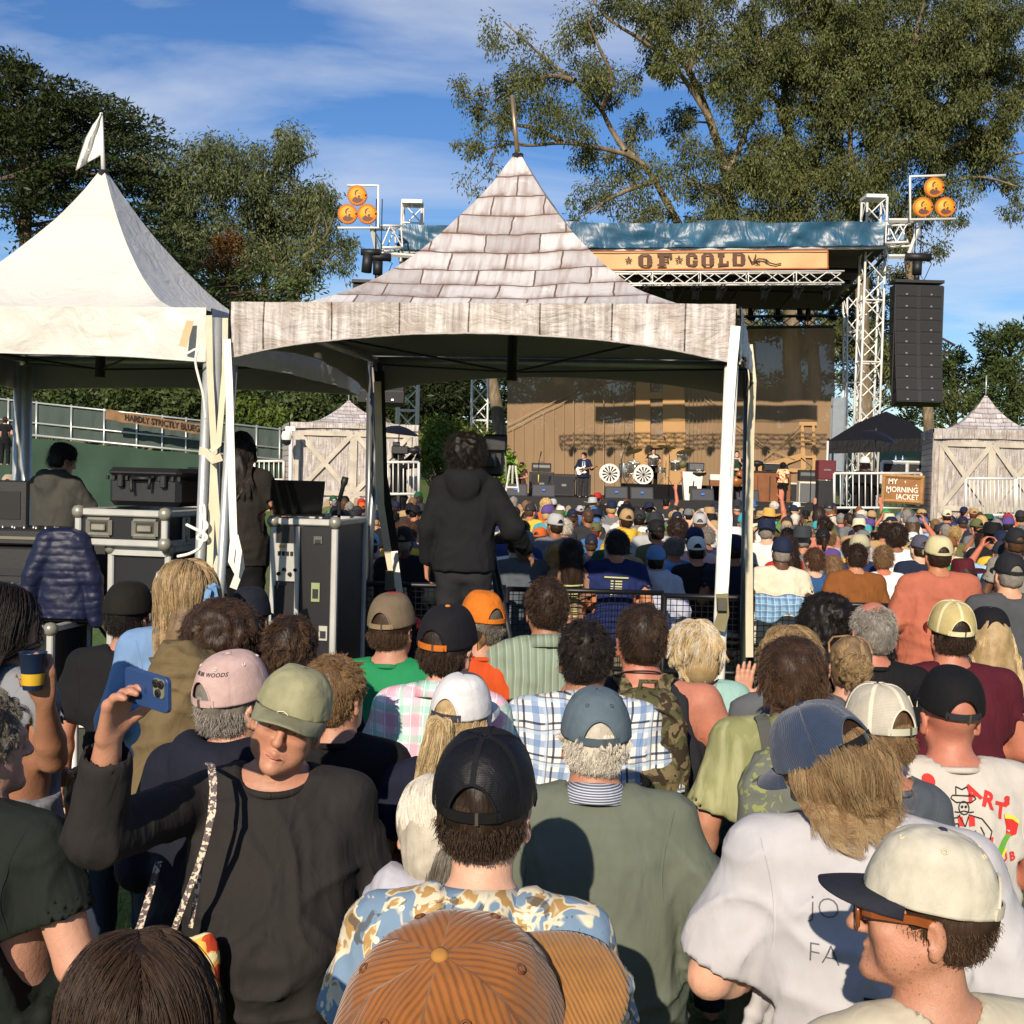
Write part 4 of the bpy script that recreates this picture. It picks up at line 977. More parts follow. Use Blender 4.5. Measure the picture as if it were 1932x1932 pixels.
def tent(name,label,FL,FR,BR,BL,ze,zc,zm,apex,roof_m,val_m,group=None,p=2.4,under=UNDER,n=28,legs=True):
 """high peak frame tent from its four corners (front left, front right, back right, back left)"""
 c4 = [Vector((q[0],q[1],0)) for q in (FL,FR,BR,BL)]; cen = sum(c4,Vector())/4; root = thing(name,label,'tent',cen,group=group)
 ap = Vector((apex[0]-cen.x,apex[1]-cen.y,0)); rise = apex[2]-ze; cs = [c-cen for c in c4]
 V,F,UV = [],[],[]; rows = 30; cols = n
 arc = [0]; W_ = (cs[1]-cs[0]).length; half = W_/2
 for j in range(rows):
  r0,r1 = j/rows,(j+1)/rows; arc.append(arc[-1]+math.hypot(half/rows,rise*(r1**p-r0**p)))
 for s in range(4):
  a,b = cs[s],cs[(s+1) % 4]; o = len(V)
  for i in range(cols+1):
   for j in range(rows+1):
    r_ = j/rows; e = a.lerp(b,i/cols); q = e.lerp(ap,r_); sag = -.035*math.sin(math.pi*i/cols)*math.sin(math.pi*min(1,r_*1.1))**1
    V.append((q.x,q.y,ze+rise*r_**p+sag)); UV.append(((i/cols-.5)*(a-b).length*(1-r_)+3.3+s*1.1,arc[j]+.02))
  F += [(o+i*(rows+1)+j,o+(i+1)*(rows+1)+j,o+(i+1)*(rows+1)+j+1,o+i*(rows+1)+j+1) for i in range(cols) for j in range(rows)]
 V = np.array(V); d = vnoise(V*np.array([2.4,2.4,2.4]),3)*.014+vnoise(V*7,5)*.004; V[:,2] += d*np.clip((V[:,2]-ze)*8,0,1)
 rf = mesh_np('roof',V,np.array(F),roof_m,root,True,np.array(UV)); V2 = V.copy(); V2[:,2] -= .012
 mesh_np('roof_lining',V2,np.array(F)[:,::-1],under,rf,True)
 for s in range(4):
  a,b = cs[s],cs[(s+1) % 4]; nrm = Vector(((b-a).y,-(b-a).x,0)).normalized(); L = (b-a).length; V,UV = [],[]; k,m = 60,7
  for i in range(k+1):
   t = i/k; zb = zc+(zm-zc)*(1-abs(2*t-1)**2.2); q = a.lerp(b,t)+nrm*.03
   for j in range(m+1):
    z = ze+.015+(zb-ze)*j/m; w = .016*math.sin(t*17+s)*j/m+.02*vnoise(np.array([[t*L*4,z*2.5,s*3.]]))[0]*j/m+.01*vnoise(np.array([[t*L*11,z*9,s*5.]]))[0]
    V.append((q.x+nrm.x*w,q.y+nrm.y*w,z)); UV.append((t*L+s*1.7,z))
  F = np.array([(i*(m+1)+j,(i+1)*(m+1)+j,(i+1)*(m+1)+j+1,i*(m+1)+j+1) for i in range(k) for j in range(m)])
  vl = mesh_np('valance',np.array(V),F,val_m,root,True,np.array(UV))
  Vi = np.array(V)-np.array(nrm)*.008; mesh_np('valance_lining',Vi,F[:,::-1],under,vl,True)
  mb = MB(); mb.tube([V[i*(m+1)+m] for i in range(k+1)],.006,5); mb.build('hem',val_m,vl)
 # frame: eave pipes, rafters, mast
 mb = MB()
 for s in range(4): mb.tube([cs[s]*.955+Vector((0,0,ze-.06)),cs[(s+1) % 4]*.955+Vector((0,0,ze-.06))],.028,8)
 mb.build('eave_frame',mgal,root)
 mb = MB(); mast = Vector((ap.x,ap.y,0)); mb.tube([mast+Vector((0,0,ze-.32)),mast+Vector((0,0,apex[2]-.02))],.04,8); mb.build('mast',mat('dark_steel','#1d1d1f',.5),root)
 mb = MB()
 for s in (0,1): mb.tube([cs[s]+Vector((0,0,ze-.08)),mast+Vector((0,0,ze-.26)),cs[s+2]+Vector((0,0,ze-.08))],.008,5)
 mb.build('cable',MATS['dark_steel'],root)
 return root,cs,cen
def leg(root,a,b,r=.03,m=None,name='leg'):
 mb = MB(); mb.tube([a,b],r,12); return mb.build(name,m or mgal,root)
PC = lambda u,v,Y: (P(u,v,Y).x,Y)
GT = 'high peak frame tents'
ten,cs,cen = tent('shingle_tent','square peaked tent printed with grey wooden shingles, open sided, over the camera operator',PC(440,580,7.3),PC(1388,583,6.85),PC(1412,700,9.7),PC(700,700,10.1),3.2,2.865,3.02,(P(977,290,8.5).x,8.5,4.50),SHING,PLANK,p=2.02)
CTEN,CCS,CCEN = ten,cs,cen
mb = MB(); mb.tube([P(977,296,8.5)-cen,P(966,180,8.5)-cen],[.018,.013],8); mb.build('finial_pole',mat('brass_pole','#a08768',.35,metal=.6),ten)
strap_m = fabric('strap_webbing','#c9bfa6',fold=.15); wstrap = fabric('white_strap','#efe9da',fold=.15); white_steel = mat('white_paint','#dcdad4',.4,.06,6)
wwrap = fabric('white_leg_wrap','#e8e4da',fold=.6)
leg(ten,P(1380,690,6.9)-cen,Vector((P(1350,1300,6.9).x,6.9,0))-cen,.040,wwrap)
leg(ten,P(440,690,7.35)-cen,Vector((P(395,1300,7.35).x,7.35,0))-cen,.028)
leg(ten,P(1411,700,9.7)-cen,Vector((P(1404,1300,9.7).x,9.7,0))-cen,.032,mat('leg_steel','#7d7f80',.35,.1,4,metal=.7))
leg(ten,P(718,690,10.05)-cen,Vector((P(676,1400,10.05).x,10.05,0))-cen,.034,MATS['leg_steel'])
leg(ten,P(700,690,10.2)-cen,Vector((P(690,1400,10.2).x,10.2,0))-cen,.034,MATS['leg_steel'])
def strap(root,pts,w,m,name='strap',side=(1,0,0)): mb = MB(); mb.strap([p-root.location for p in pts],w,.004,side); return mb.build(name,m,root)
strap(ten,[P(428,640,7.25),P(432,720,7.22),P(437,900,7.2),P(441,1020,7.2),P(446,1022,7.18),P(452,1050,7.18),P(455,1070,7.2),P(440,1110,7.25)],.045,wstrap)
strap(ten,[P(444,1010,7.14),P(451,1040,7.13),P(446,1085,7.15),P(436,1060,7.13),P(440,1015,7.14)],.035,wstrap)
strap(ten,[P(1388,615,6.8),P(1382,680,6.78),P(1376,760,6.8),P(1368,900,6.82),P(1373,980,6.84),P(1366,1100,6.86),P(1358,1180,6.88)],.055,wstrap)
strap(ten,[P(1413,650,9.5),P(1420,720,9.4),P(1416,820,9.45),P(1413,1000,9.5),P(1414,1240,9.55)],.06,strap_m)
strap(ten,[P(716,700,9.9),P(722,900,9.9),P(738,1000,9.9),P(748,1060,9.9),P(752,1110,9.9)],.08,fabric('dark_strap','#26241f',fold=.2)); strap(ten,[P(712,720,9.85),P(718,950,9.85),P(730,1030,9.85),P(745,1110,9.85)],.06,strap_m)
strap(ten,[P(744,1040,9.8),P(747,1070,9.8),P(754,1118,9.8)],.055,wstrap); strap(ten,[P(1362,1120,6.8),P(1364,1160,6.8),P(1356,1190,6.8)],.07,fabric('khaki_ratchet','#7d7657',fold=.3))
mb = MB(); mb.box(P(1362,1140,6.78)-cen,(.05,.04,.07)); mb.build('ratchet',mat('ratchet_metal','#6d6a5c',.4,metal=.7),ten)
mb = MB(); mb.box(P(735,1095,9.78)-cen,(.07,.05,.16)); mb.build('ratchet',MATS['ratchet_metal'],ten)
# white tent
wt,wcs,wcen = tent('white_tent','plain white peaked tent with a white pennant, over the sound desk at the left edge',(-4.94,8.0),PC(392,590,7.58),PC(678,720,10.4),(-4.49,10.9),3.2,2.86,2.90,(P(195,322,9.2).x,9.2,4.48),WHITE_V,WHITE_V,p=2.35)
mb = MB(); mb.tube([P(195,325,9.2)-wcen,P(191,213,9.2)-wcen],[.018,.012],8); pl = mb.build('flag_pole',white_steel,wt)
fl = [(191,213),(160,262),(148,300),(143,322),(150,331),(176,305),(195,290)]
def flag():
 k = 9; L_ = [(191,213),(176,235),(162,260),(152,290),(143,322)]; Rr = [(191.3,213),(192.5,235),(193.5,255),(194.5,275),(195,291)]; bot = [(143,322),(150,330),(165,315),(180,300),(195,291)]; V = []
 for i in range(13):
  t = i/12; f = lambda A: np.array([np.interp(t*4,range(5),[p[0] for p in A]),np.interp(t*4,range(5),[p[1] for p in A])])
  l,r_ = f(L_),f(Rr)
  for j in range(k): q = l+(r_-l)*j/(k-1); q[1] += 8*(t**2)*math.sin(math.pi*j/(k-1))*(-.2); V.append(tuple(P(q[0],q[1],9.2+.05*math.sin(j*1.3+t*4)*(1-j/(k-1)))-wcen))
 return np.array(V),np.array([(i*k+j,i*k+j+1,(i+1)*k+j+1,(i+1)*k+j) for i in range(12) for j in range(k-1)])
fV,fF = flag(); fo = mesh_np('pennant',fV,fF,fabric('white_pennant','#e4e1d8',fold=.5),wt); fo.modifiers.new('thickness','SOLIDIFY').thickness = .003
leg(wt,P(397,600,7.6)-wcen,Vector((P(362,1300,7.6).x,7.6,0))-wcen,.035); leg(wt,P(412,600,7.5)-wcen,Vector((P(398,1300,7.5).x,7.5,0))-wcen,.030)
leg(wt,P(38,690,10.7)-wcen,Vector((P(26,1300,10.7).x,10.7,0))-wcen,.05); leg(wt,P(50,690,10.7)-wcen,Vector((P(48,1300,10.7).x,10.7,0))-wcen,.05)
leg(wt,Vector((-4.9,8.02,3.15))-wcen,Vector((-4.98,8.0,0))-wcen,.035)
strap(wt,[P(394,595,7.45),P(396,700,7.44),P(404,850,7.42),P(396,1060,7.4),P(389,1150,7.42)],.04,strap_m); strap(wt,[P(402,860,7.38),P(412,1000,7.38),P(423,1120,7.4)],.035,strap_m)
strap(wt,[P(425,600,7.4),P(424,700,7.38),P(412,840,7.36),P(398,852,7.34)],.035,strap_m)
strap(wt,[P(376,850,7.37),P(388,853,7.34),P(402,868,7.32),P(418,862,7.33)],.05,strap_m,side=(0,0,1)); strap(wt,[P(414,1050,7.34),P(408,1068,7.34),P(416,1090,7.34),P(410,1125,7.34)],.04,strap_m)
mb = MB(); q = [P(352,668,7.4),P(375,655,7.39),P(367,680,7.39),P(376,716,7.4),P(384,745,7.41),P(388,790,7.42)]; mb.tube([p-wcen for p in smooth(q)],.008,5); mb.build('rope',wstrap,wt)
mb = MB(); loops = [P(352,990,7.4),P(372,1000,7.36),P(392,1010,7.36),P(388,1022,7.36),P(368,1016,7.38),P(384,1002,7.36),P(394,992,7.36),P(380,975,7.36),P(378,950,7.36),P(388,955,7.36),P(384,1030,7.36),P(360,1045,7.38),P(335,1050,7.4)]
mb.tube([p-wcen for p in smooth(loops)],.010,6); mb.build('knotted_rope',wstrap,wt)
mb = MB(); mb.add([P(u,v,Y)-wcen for u,v,Y in ((352,604,7.52),(366,606,7.52),(352,656,7.47),(337,652,7.47))],[(0,1,2,3)]); mb.build('tan_patch',mat('tan_patch','#b8a27c',.8),wt)
# barn shed tents beside the stage
def barn(q): plank(q,.13)
BARN = mat('barn_print',rough=.5,spec=.35,build=barn); BRACE = mat('brace_print','#b3a999',.6,.25,3,.3,14); SIDING = mat('siding_print',rough=.5,build=lambda q: q.bs('Base Color',q.mix(q.math('LESS_THAN',q.math('FRACT',q.math('MULTIPLY',q.n('SeparateXYZ',{0: q.co('Object')}).outputs[2],6.5)),.14),'#b9ada6','#5c4c45')))
def shed(label,uL,uR,Y,v_ap,v_eave,v_val,dpt=2.9,rot=0.0,skew=.24):
 FL,FR = P(uL,v_eave,Y),P(uR,v_eave,Y-rot); dx = dpt*skew
 ze = (FL.z+FR.z)/2; zc = ze-(v_val-v_eave)/2250*Y; BL,BR = (FL.x+dx,FL.y+dpt),(FR.x+dx,FR.y+dpt); c = ((FL.x+FR.x+BL[0]+BR[0])/4,(FL.y+FR.y+BL[1]+BR[1])/4); za = CAM_H+(P(uL,v_ap,c[1]).z-CAM_H)
 r,cs_,cen_ = tent('shed_tent',label,(FL.x,FL.y),(FR.x,FR.y),BR,BL,ze,zc,zc+.04,(c[0],c[1],za),SHING,PLANK,group='barn print shed tents',n=16)
 for i,(s,mm) in enumerate(((0,BARN),(1,SIDING),(3,SIDING),(2,BARN))):
  a,b = cs_[s],cs_[(s+1) % 4]; n_ = 14; Vv,U = [],[]
  for k in range(n_+1):
   for z in (.02,ze-.1): w = .03*math.sin(k*2.1); p = a.lerp(b,k/n_); Vv.append((p.x,p.y+w*.5+(.04 if s == 0 else 0),z)); U.append((k/n_*3.05,z))
  mesh_np('side_wall',np.array(Vv),np.array([(2*k,2*k+2,2*k+3,2*k+1) for k in range(n_)]),mm,r,True,np.array(U))
 a,b = cs_[0],cs_[1]; H = zc-.1; L = (b-a).length; ax = (b-a)/L; nr = Vector((ax.y,-ax.x,0))
 def pt(x,z): return a+ax*x+nr*.02+Vector((0,0,z))
 for d0 in (.22,L/2+.02):
  d1 = d0+L/2-.26; db = MB(); w = .13
  for (x0,z0,x1,z1) in ((d0,.1,d0,H),(d1,.1,d1,H),(d0,H,d1,H),(d0,.1,d1,.1),(d0,H/2,d1,H/2),(d0,H/2,d1,H),(d0,H,d1,H/2),(d0,.1,d1,H/2),(d0,H/2,d1,.1)):
   p,q_ = pt(x0,z0),pt(x1,z1); t = (q_-p).normalized(); s_ = t.cross(nr).normalized()*w/2; k = nr*(.004+.003*(len(db.v)//4))
   db.add([p+s_+k,p-s_+k,q_-s_+k,q_+s_+k],[(0,1,2,3)])
  db.build('door_print',BRACE,r)
 mb = MB(); mb.tube([Vector((c[0]-cen_.x,c[1]-cen_.y,za-.05)),Vector((c[0]-cen_.x,c[1]-cen_.y,za+.5))],.02,6); mb.build('finial_pole',mgal,r)
 return r
shed('barn print shed tent with double doors left of the stage beside the camera umbrella',548,790,32.5,752,800,812,skew=-.26); shed('barn print shed tent with double doors at the right edge behind white barricades',1762,1985,31,741,812,832)
# ---------------------------------------------------------------- stage
ALU = mat('truss_white','#d9d6cf',.42,.06,3,metal=.15); BLK = mat('stage_black','#0d0d0f',.7,.2,4); BLK2 = mat('road_black','#17171a',.55,.2,5,.2,30); CLOTHB = fabric('black_drape','#0b0b0d')
def truss(name,label,a,b,w,parent=None,m=ALU,group=None,tubes=4,step=None,r=.035,up=(0,0,1),h=None):
 a,b = Vector(a),Vector(b); d = (b-a).normalized(); u = Vector(up)
 if abs(d.dot(u)) > .9: u = Vector((0,1,0))
 u = (u-d*u.dot(d)).normalized(); s = d.cross(u); h = h or w; L = (b-a).length; k = max(2,round(L/(step or w))); o = a
 root = thing(name,label,'truss',a,group=group) if parent is None else parent; base = a if parent is None else parent.location
 cn = [u*h/2*i+s*w/2*j for i,j in ((1,1),(1,-1),(-1,-1),(-1,1))]; mb = MB(); br = MB()
 for c in cn: q_ = MB(); q_.tube([a+c-base,b+c-base],r,6); q_.build('chord',m,root)
 for q in range(4):
  c,e = cn[q],cn[(q+1) % 4]
  for i in range(k):
   p,n = a.lerp(b,i/k),a.lerp(b,(i+1)/k); x,y = (c,e) if i % 2 else (e,c)
   br.tube([p+x-base,n+y-base],r*.6,5,cap=False)
   if i % 3 == 0: br.tube([p+c-base,p+e-base],r*.7,5,cap=False)
 br.build('braces',m,root)['kind'] = 'stuff'; return root
YF,YB = 43.0,52.0
GTW = 'white lattice towers of the stage'
def tower(label,uT,vT,uB,Y,w=.72):
 a = P(uB,880,Y); a.z = 0; b = P(uT,vT,Y); return truss('truss_tower',label,a,b,w,group=GTW,step=.75,r=.045)
tower('tall white lattice tower at the right front corner of the stage',1650,375,1632,43.9); tower('white lattice tower at the left front corner of the stage, top above the shingle tent',779,385,766,43.9)
tower('white back lattice tower left of the scrim',908,560,905,52.0,.7); tower('rear lattice tower behind the right front tower',1608,560,1612,51,.6)
# roof: blue tarp header, roof sheet, side skirts
def tarpb(q):
 v = q.co('Object'); f = q.noise(v,.8,5,.6,1.0); q.bs('Base Color',q.ramp(f,(.3,'#22455d'),(.7,'#2d5a74'))); q.bs('Normal',q.bump(q.noise(q.co('Object',(1,1,.5),(0,.5,0)),1.3,4,.5,1.6),.6,.12))
TARP = mat('blue_tarp',rough=.38,spec=.45,build=tarpb)
rt = thing('stage_roof','stage roof with a crumpled blue tarpaulin header above the lettered banner','stage roof',P(1210,470,YF))
rl = rt.location
tl,tr,bl,br_ = P(752,428,YF),P(1672,418,YF),P(755,474,YF),P(1672,466,YF); k,m_ = 110,9; V = []
for i in range(k):
 for j in range(m_):
  t,s = i/(k-1),j/(m_-1); p = tl.lerp(tr,t).lerp(bl.lerp(br_,t),s); w = .16*vnoise(np.array([[t*28,s*2.2+t*5,1.]]))[0]+.09*vnoise(np.array([[t*70,s*5-t*9,4.]]))[0]
  top = .10*vnoise(np.array([[t*9,0,7.]]))[0]*(1-s); V.append((p.x-rl.x,p.y-rl.y-.25+w*(.4+s*.6),p.z-rl.z+top))
mesh_np('tarp_header',np.array(V),np.array([(i*m_+j,(i+1)*m_+j,(i+1)*m_+j+1,i*m_+j+1) for i in range(k-1) for j in range(m_-1)]),TARP,rt)
b0 = P(752,468,YF); b1 = P(1672,468,YF); zr = (b0.z+b1.z)/2-.35; mb = MB()
mb.add([Vector((b0.x,YF-.1,zr+.6))-rl,Vector((b1.x,YF-.1,zr+.6))-rl,Vector((b1.x+.6,YB+1.5,zr-.2))-rl,Vector((b0.x-.6,YB+1.5,zr-.2))-rl],[(0,1,2,3)])
mb.add([Vector((b0.x,YF-.1,zr+.75))-rl,Vector((b1.x,YF-.1,zr+.75))-rl,Vector((b1.x+.6,YB+1.5,zr-.05))-rl,Vector((b0.x-.6,YB+1.5,zr-.05))-rl],[(3,2,1,0)]); mb.build('roof_sheet',mat('roof_sheet_black','#131316',.6),rt)
mb = MB()
for i in range(9):
 t = i/8; x0,x1 = b0.x+(b1.x-b0.x)*t,b0.x-.6+(b1.x-b0.x+1.2)*t; mb.bar(Vector((x0,YF+.1,zr+.3))-rl,Vector((x1,YB+1.3,zr-.5))-rl,.12)
for yy in (45,47.5,50): mb.bar(Vector((b0.x,yy,zr+.1))-rl,Vector((b1.x,yy,zr+.1))-rl,.12)
mb.build('roof_beams',BLK,rt)
mb = MB(); mb.tube([P(755,476,YF-.1)-rl,P(1672,467,YF-.1)-rl],.06,8); mb.build('header_pipe',ALU,rt)
truss('roof_truss','black truss carrying lamps under the rear of the stage roof',P(960,612,50),P(1575,606,50),.45,m=BLK2,step=.6)
# lettered banner
bnr = thing('stage_banner','tan cloth banner lettered OF GOLD with stars under the blue tarpaulin','banner',P(1360,490,YF-.35)); ol = bnr.location
Pl = lambda u,v: P(u,v,YF-.35)-ol
k = 40; V = []
for i in range(k):
 t = i/(k-1)
 for j in range(5): s = j/4; p = Pl(1050+513*t,474-3*t).lerp(Pl(1050+513*t,511-4*t),s); V.append((p.x,p.y+.05*math.sin(t*33+s*2)*s,p.z))
mesh_np('cloth',np.array(V),np.array([(i*5+j,(i+1)*5+j,(i+1)*5+j+1,i*5+j+1) for i in range(k-1) for j in range(4)]),mat('banner_tan','#c9a273',.8,.12,.8,.4,2.5),bnr)
mb = MB(); f = lambda u,v: tuple(P(u,v,YF-.45)-ol)
for v0,v1 in ((474,476.2),(508,510.2)): mb.add([f(1050,v0),f(1563,v0-3),f(1563,v1-3),f(1050,v1)],[(0,1,2,3)])
mb.add([f(1561,472),f(1563,472),f(1563,507),f(1561,507)],[(0,1,2,3)]); mb.build('border',mat('banner_rust','#a5552c',.8),bnr)
LB = mat('banner_brown','#5b3f33',.85); mb = MB()
def letter(ch,x0,x1,v0,v1):
 w = x1-x0; h = v1-v0; S = []; q = w*.36; sf = h*.18
 R_ = lambda a,b,c,d: S.append(((a,b),(c,b),(c,d),(a,d)))
 if ch in 'OGD':
  c = w*.22 if ch != 'D' else 0; c2 = w*.22
  S.append(((c,0),(w*.36,0),(w*.36,h),(c,h),(0,h*.8),(0,h*.2))); rt_ = ((w*.64,0),(w-c2,0),(w,h*.2),(w,h*.8),(w-c2,h),(w*.64,h))
  if ch == 'G': S.append(((w*.64,0),(w-c2,0),(w,h*.2),(w,h*.36),(w*.64,h*.36))); S.append(((w*.56,h*.55),(w,h*.55),(w,h*.8),(w-c2,h),(w*.64,h)))
  else: S.append(rt_)
  R_(w*.36,0,w*.64,h*.13); R_(w*.36,h*.87,w*.64,h); R_(-w*.05 if ch == 'D' else w*.0,h*.46,w*.05,h*.54); R_(w*.98,h*.46,w*1.05,h*.54)
 if ch == 'F': R_(w*.12,0,w*.48,h); R_(0,0,w,sf); R_(w*.82,0,w,h*.34); R_(w*.48,h*.42,w*.75,h*.57); R_(w*.66,h*.34,w*.78,h*.65); R_(0,h-sf,w*.62,h)
 if ch == 'L': R_(w*.12,0,w*.48,h); R_(0,0,w*.62,sf); R_(0,h-sf,w,h); R_(w*.8,h*.62,w,h)
 for i,s in enumerate(S): mb.add([tuple(Vector(f(x0+a,v0+b))+Vector((0,-.002*i,0))) for a,b in s],[tuple(range(len(s)))])
for ch,a,b in (('O',1204,1230),('F',1240,1268),('G',1294,1316),('O',1323,1347),('L',1354,1375),('D',1382,1406)): letter(ch,a,b,479.5-(a-1200)*.012,503-(a-1200)*.012)
def star(u,v,r):
 p = [(u+r*(1 if i % 2 == 0 else .42)*math.sin(i*math.pi/5),v-r*(1 if i % 2 == 0 else .42)*math.cos(i*math.pi/5)) for i in range(10)]
 for i in range(10): mb.add([f(u,v),f(*p[i]),f(*p[(i+1) % 10])],[(0,1,2)]) if i % 2 == 0 else None
 mb.tube([f(*p[i % 10]) for i in range(11)],.015,4)
star(1186,491,7); star(1271+10,490,8)
for path in ([(1412,482),(1418,494),(1430,497),(1422,488)],[(1418,496),(1432,488),(1446,490),(1452,496),(1464,499),(1474,497)],[(1426,480),(1424,490),(1434,496)],[(1440,488),(1448,494)]): mb.tube([f(*q) for q in path],.025,4)
mb.build('lettering',LB,bnr)
# front light truss with lamps
ft_ = truss('lamp_truss','white front truss hung with stage lamps below the lettered banner',P(960,527,YF-1.2),P(1590,524,YF-1.2),.40,step=.55,r=.03)
def lamp(p,label,tilt=40,group='lamps hanging from the white front truss'):
 r_ = thing('stage_lamp',label,'stage lamp',p,group=group,rot=(R(tilt),0,rnd.uniform(-.3,.3))); mb = MB(); mb.lathe([(.06,-.22),(.10,-.2),(.12,0),(.13,.2),(.16,.28)],12,(0,0,-.25)); mb.build('housing',BLK2,r_)
 mb = MB(); mb.tube([(-.16,0,-.25),(-.17,0,.05),(0,0,.2),(.17,0,.05),(.16,0,-.25)],.02,5); mb.build('yoke',BLK2,r_)
for i,u in enumerate((990,1035,1080,1125,1170,1215,1262,1314,1362,1445,1507,1560)):
 lamp(P(u,545,YF-1.2),'black stage lamp hanging from the white front truss, '+(['hidden behind the shingle tent'] if u < 1230 else {1262: ['leftmost clear of the tent'],1314: ['second clear of the tent'],1362: ['third clear of the tent'],1445: ['third from the right end'],1507: ['second from the right end'],1560: ['at the right end']}[u])[0])
for i,(u,w_) in enumerate(((1417,'leftmost'),(1468,'second'),(1510,'third'),(1572,'rightmost'),(1524,'fourth'))):
 lamp(P(u,600,50.2),'small black lamp on the rear truss above the scrim, '+w_+' of five',150,'lamps on the rear truss')
# scrim with printed bridge
def scrimb(q):
 v = q.co('Object'); f = q.noise(v,.5,4); w = q.noise(q.co('Object',(9,1,.5)),1.0,3)
 q.bs('Base Color',q.mix(w,q.ramp(f,(.3,'#8a7055'),(.7,'#9a7f60')),'#80684e')); q.bs('Normal',q.bump(q.noise(q.co('Object',(1,1,.2)),1.0,3),.3,.1))
 tr = q.n('BsdfTransparent'); m2 = q.n('MixShader',{0: .93}); q.t.links.new(tr.outputs[0],m2.inputs[1]); q.t.links.new(q.b.outputs[0],m2.inputs[2]); q.t.links.new(m2.outputs[0],q.out.inputs[0])
SCRIM = mat('scrim_mesh',rough=.9,build=scrimb)
PRINT = mat('bridge_print','#b08a5c',.9,.1,.6); PRINT2 = mat('bridge_line_print','#98805f',.9,.1,.6)
sc_ = thing('stage_scrim','tall tan see-through backdrop printed with a suspension bridge behind the band','backdrop',P(1265,940,YB)); so = sc_.location
g_ = lambda u,v,e=0: tuple(P(u,v,YB-.02-e)-so)
k = 60; V = []
for i in range(k):
 for j in range(14): p = Vector(g_(957+(1575-957)*i/(k-1),618+(960-618)*j/13)); V.append((p.x,p.y+.02+.05*math.sin(i*.8)*(.3+.7*j/13),p.z))
mesh_np('mesh_cloth',np.array(V),np.array([(i*14+j,(i+1)*14+j,(i+1)*14+j+1,i*14+j+1) for i in range(k-1) for j in range(13)]),SCRIM,sc_)
mb = MB(); e = .12
def poly(pts,e_=.12): mb.add([g_(u,v,e_) for u,v in pts],[tuple(range(len(pts)))])
# left great tower: two legs with panels, deck and far tower
poly([(1200,690),(1226,690),(1228,935),(1196,935)]); poly([(1250,690),(1290,690),(1296,935),(1252,935)]); poly([(1226,740),(1250,740),(1250,752),(1226,752)],.125); poly([(1228,830),(1252,830),(1252,845),(1228,845)],.125); poly([(1180,925),(1330,925),(1390,940),(1150,940)],.13)
poly([(1511,800),(1516,800),(1521,885),(1511,885)]); poly([(1532,800),(1537,800),(1541,885),(1533,885)]); poly([(1508,796),(1541,796),(1541,803),(1508,803)],.125); poly([(1514,830),(1535,830),(1535,836),(1514,836)],.13); poly([(1516,860),(1535,860),(1535,864),(1516,864)],.13)
poly([(1490,884),(1556,884),(1562,891),(1482,891)],.13); poly([(1300,935),(1420,880),(1513,855),(1513,866),(1440,890),(1345,936)],.135)
mb.build('bridge_print',PRINT,sc_)
mb = MB(); ln = lambda a,b,w: mb.add([g_(a[0],a[1]-w,.15),g_(b[0],b[1]-w,.15),g_(b[0],b[1]+w,.15),g_(a[0],a[1]+w,.15)],[(0,1,2,3)])
vl = lambda u,v0,v1,w=.7: mb.add([g_(u-w*.6,v0,.16),g_(u+w*.6,v0,.16),g_(u+w*.6,v1,.16),g_(u-w*.6,v1,.16)],[(0,1,2,3)])
for d in (0,10): ln((957,812-d),(1200,690-d),.8); ln((1290,700+d),(1360,775+d),.8); ln((1360,775+d),(1440,840+d*.6),.8); ln((1440,840+d*.6),(1500,868),.7); ln((1440,868),(1513,800+d),.6)
for i in range(13): u = 968+i*19; vl(u,812-(u-957)*.5,935,.6 if i % 3 else 1.0)
for i in range(26): u = 1300+i*7.4; vl(u,706+(u-1290)*1.0 if u < 1360 else 775+(u-1360)*.82,930-(u-1300)*.3,.5)
for i in range(9): u = 1450+i*7; vl(u,864-(u-1450)*.85,872,.4)
mb.build('cable_print',PRINT2,sc_)
# deck and risers
st = thing('stage_deck','black draped stage deck behind the picket fence','stage',(0,YF,0)); DZ = 1.5
xa,xb = P(940,900,YF).x-1.5,P(1580,900,YF).x+.4
mb = MB(); mb.box(((xa+xb)/2,5.2,DZ/2),(xb-xa,10.8,DZ)); mb.build('deck',BLK,st)
ris = thing('drum_riser','low black draped platform under the drum kit','riser',(P(1312,940,46.5).x,46.5,DZ)); rx0,rx1 = P(1182,930,46).x-ris.location.x,P(1440,930,46).x-ris.location.x; RZ = .55
mb = MB(); mb.box(((rx0+rx1)/2,.6,RZ/2),(rx1-rx0,3.0,RZ)); mb.build('platform',CLOTHB,ris)
def floorpt(u,Y,z=DZ): p = P(u,900,Y); p.z = z; return p
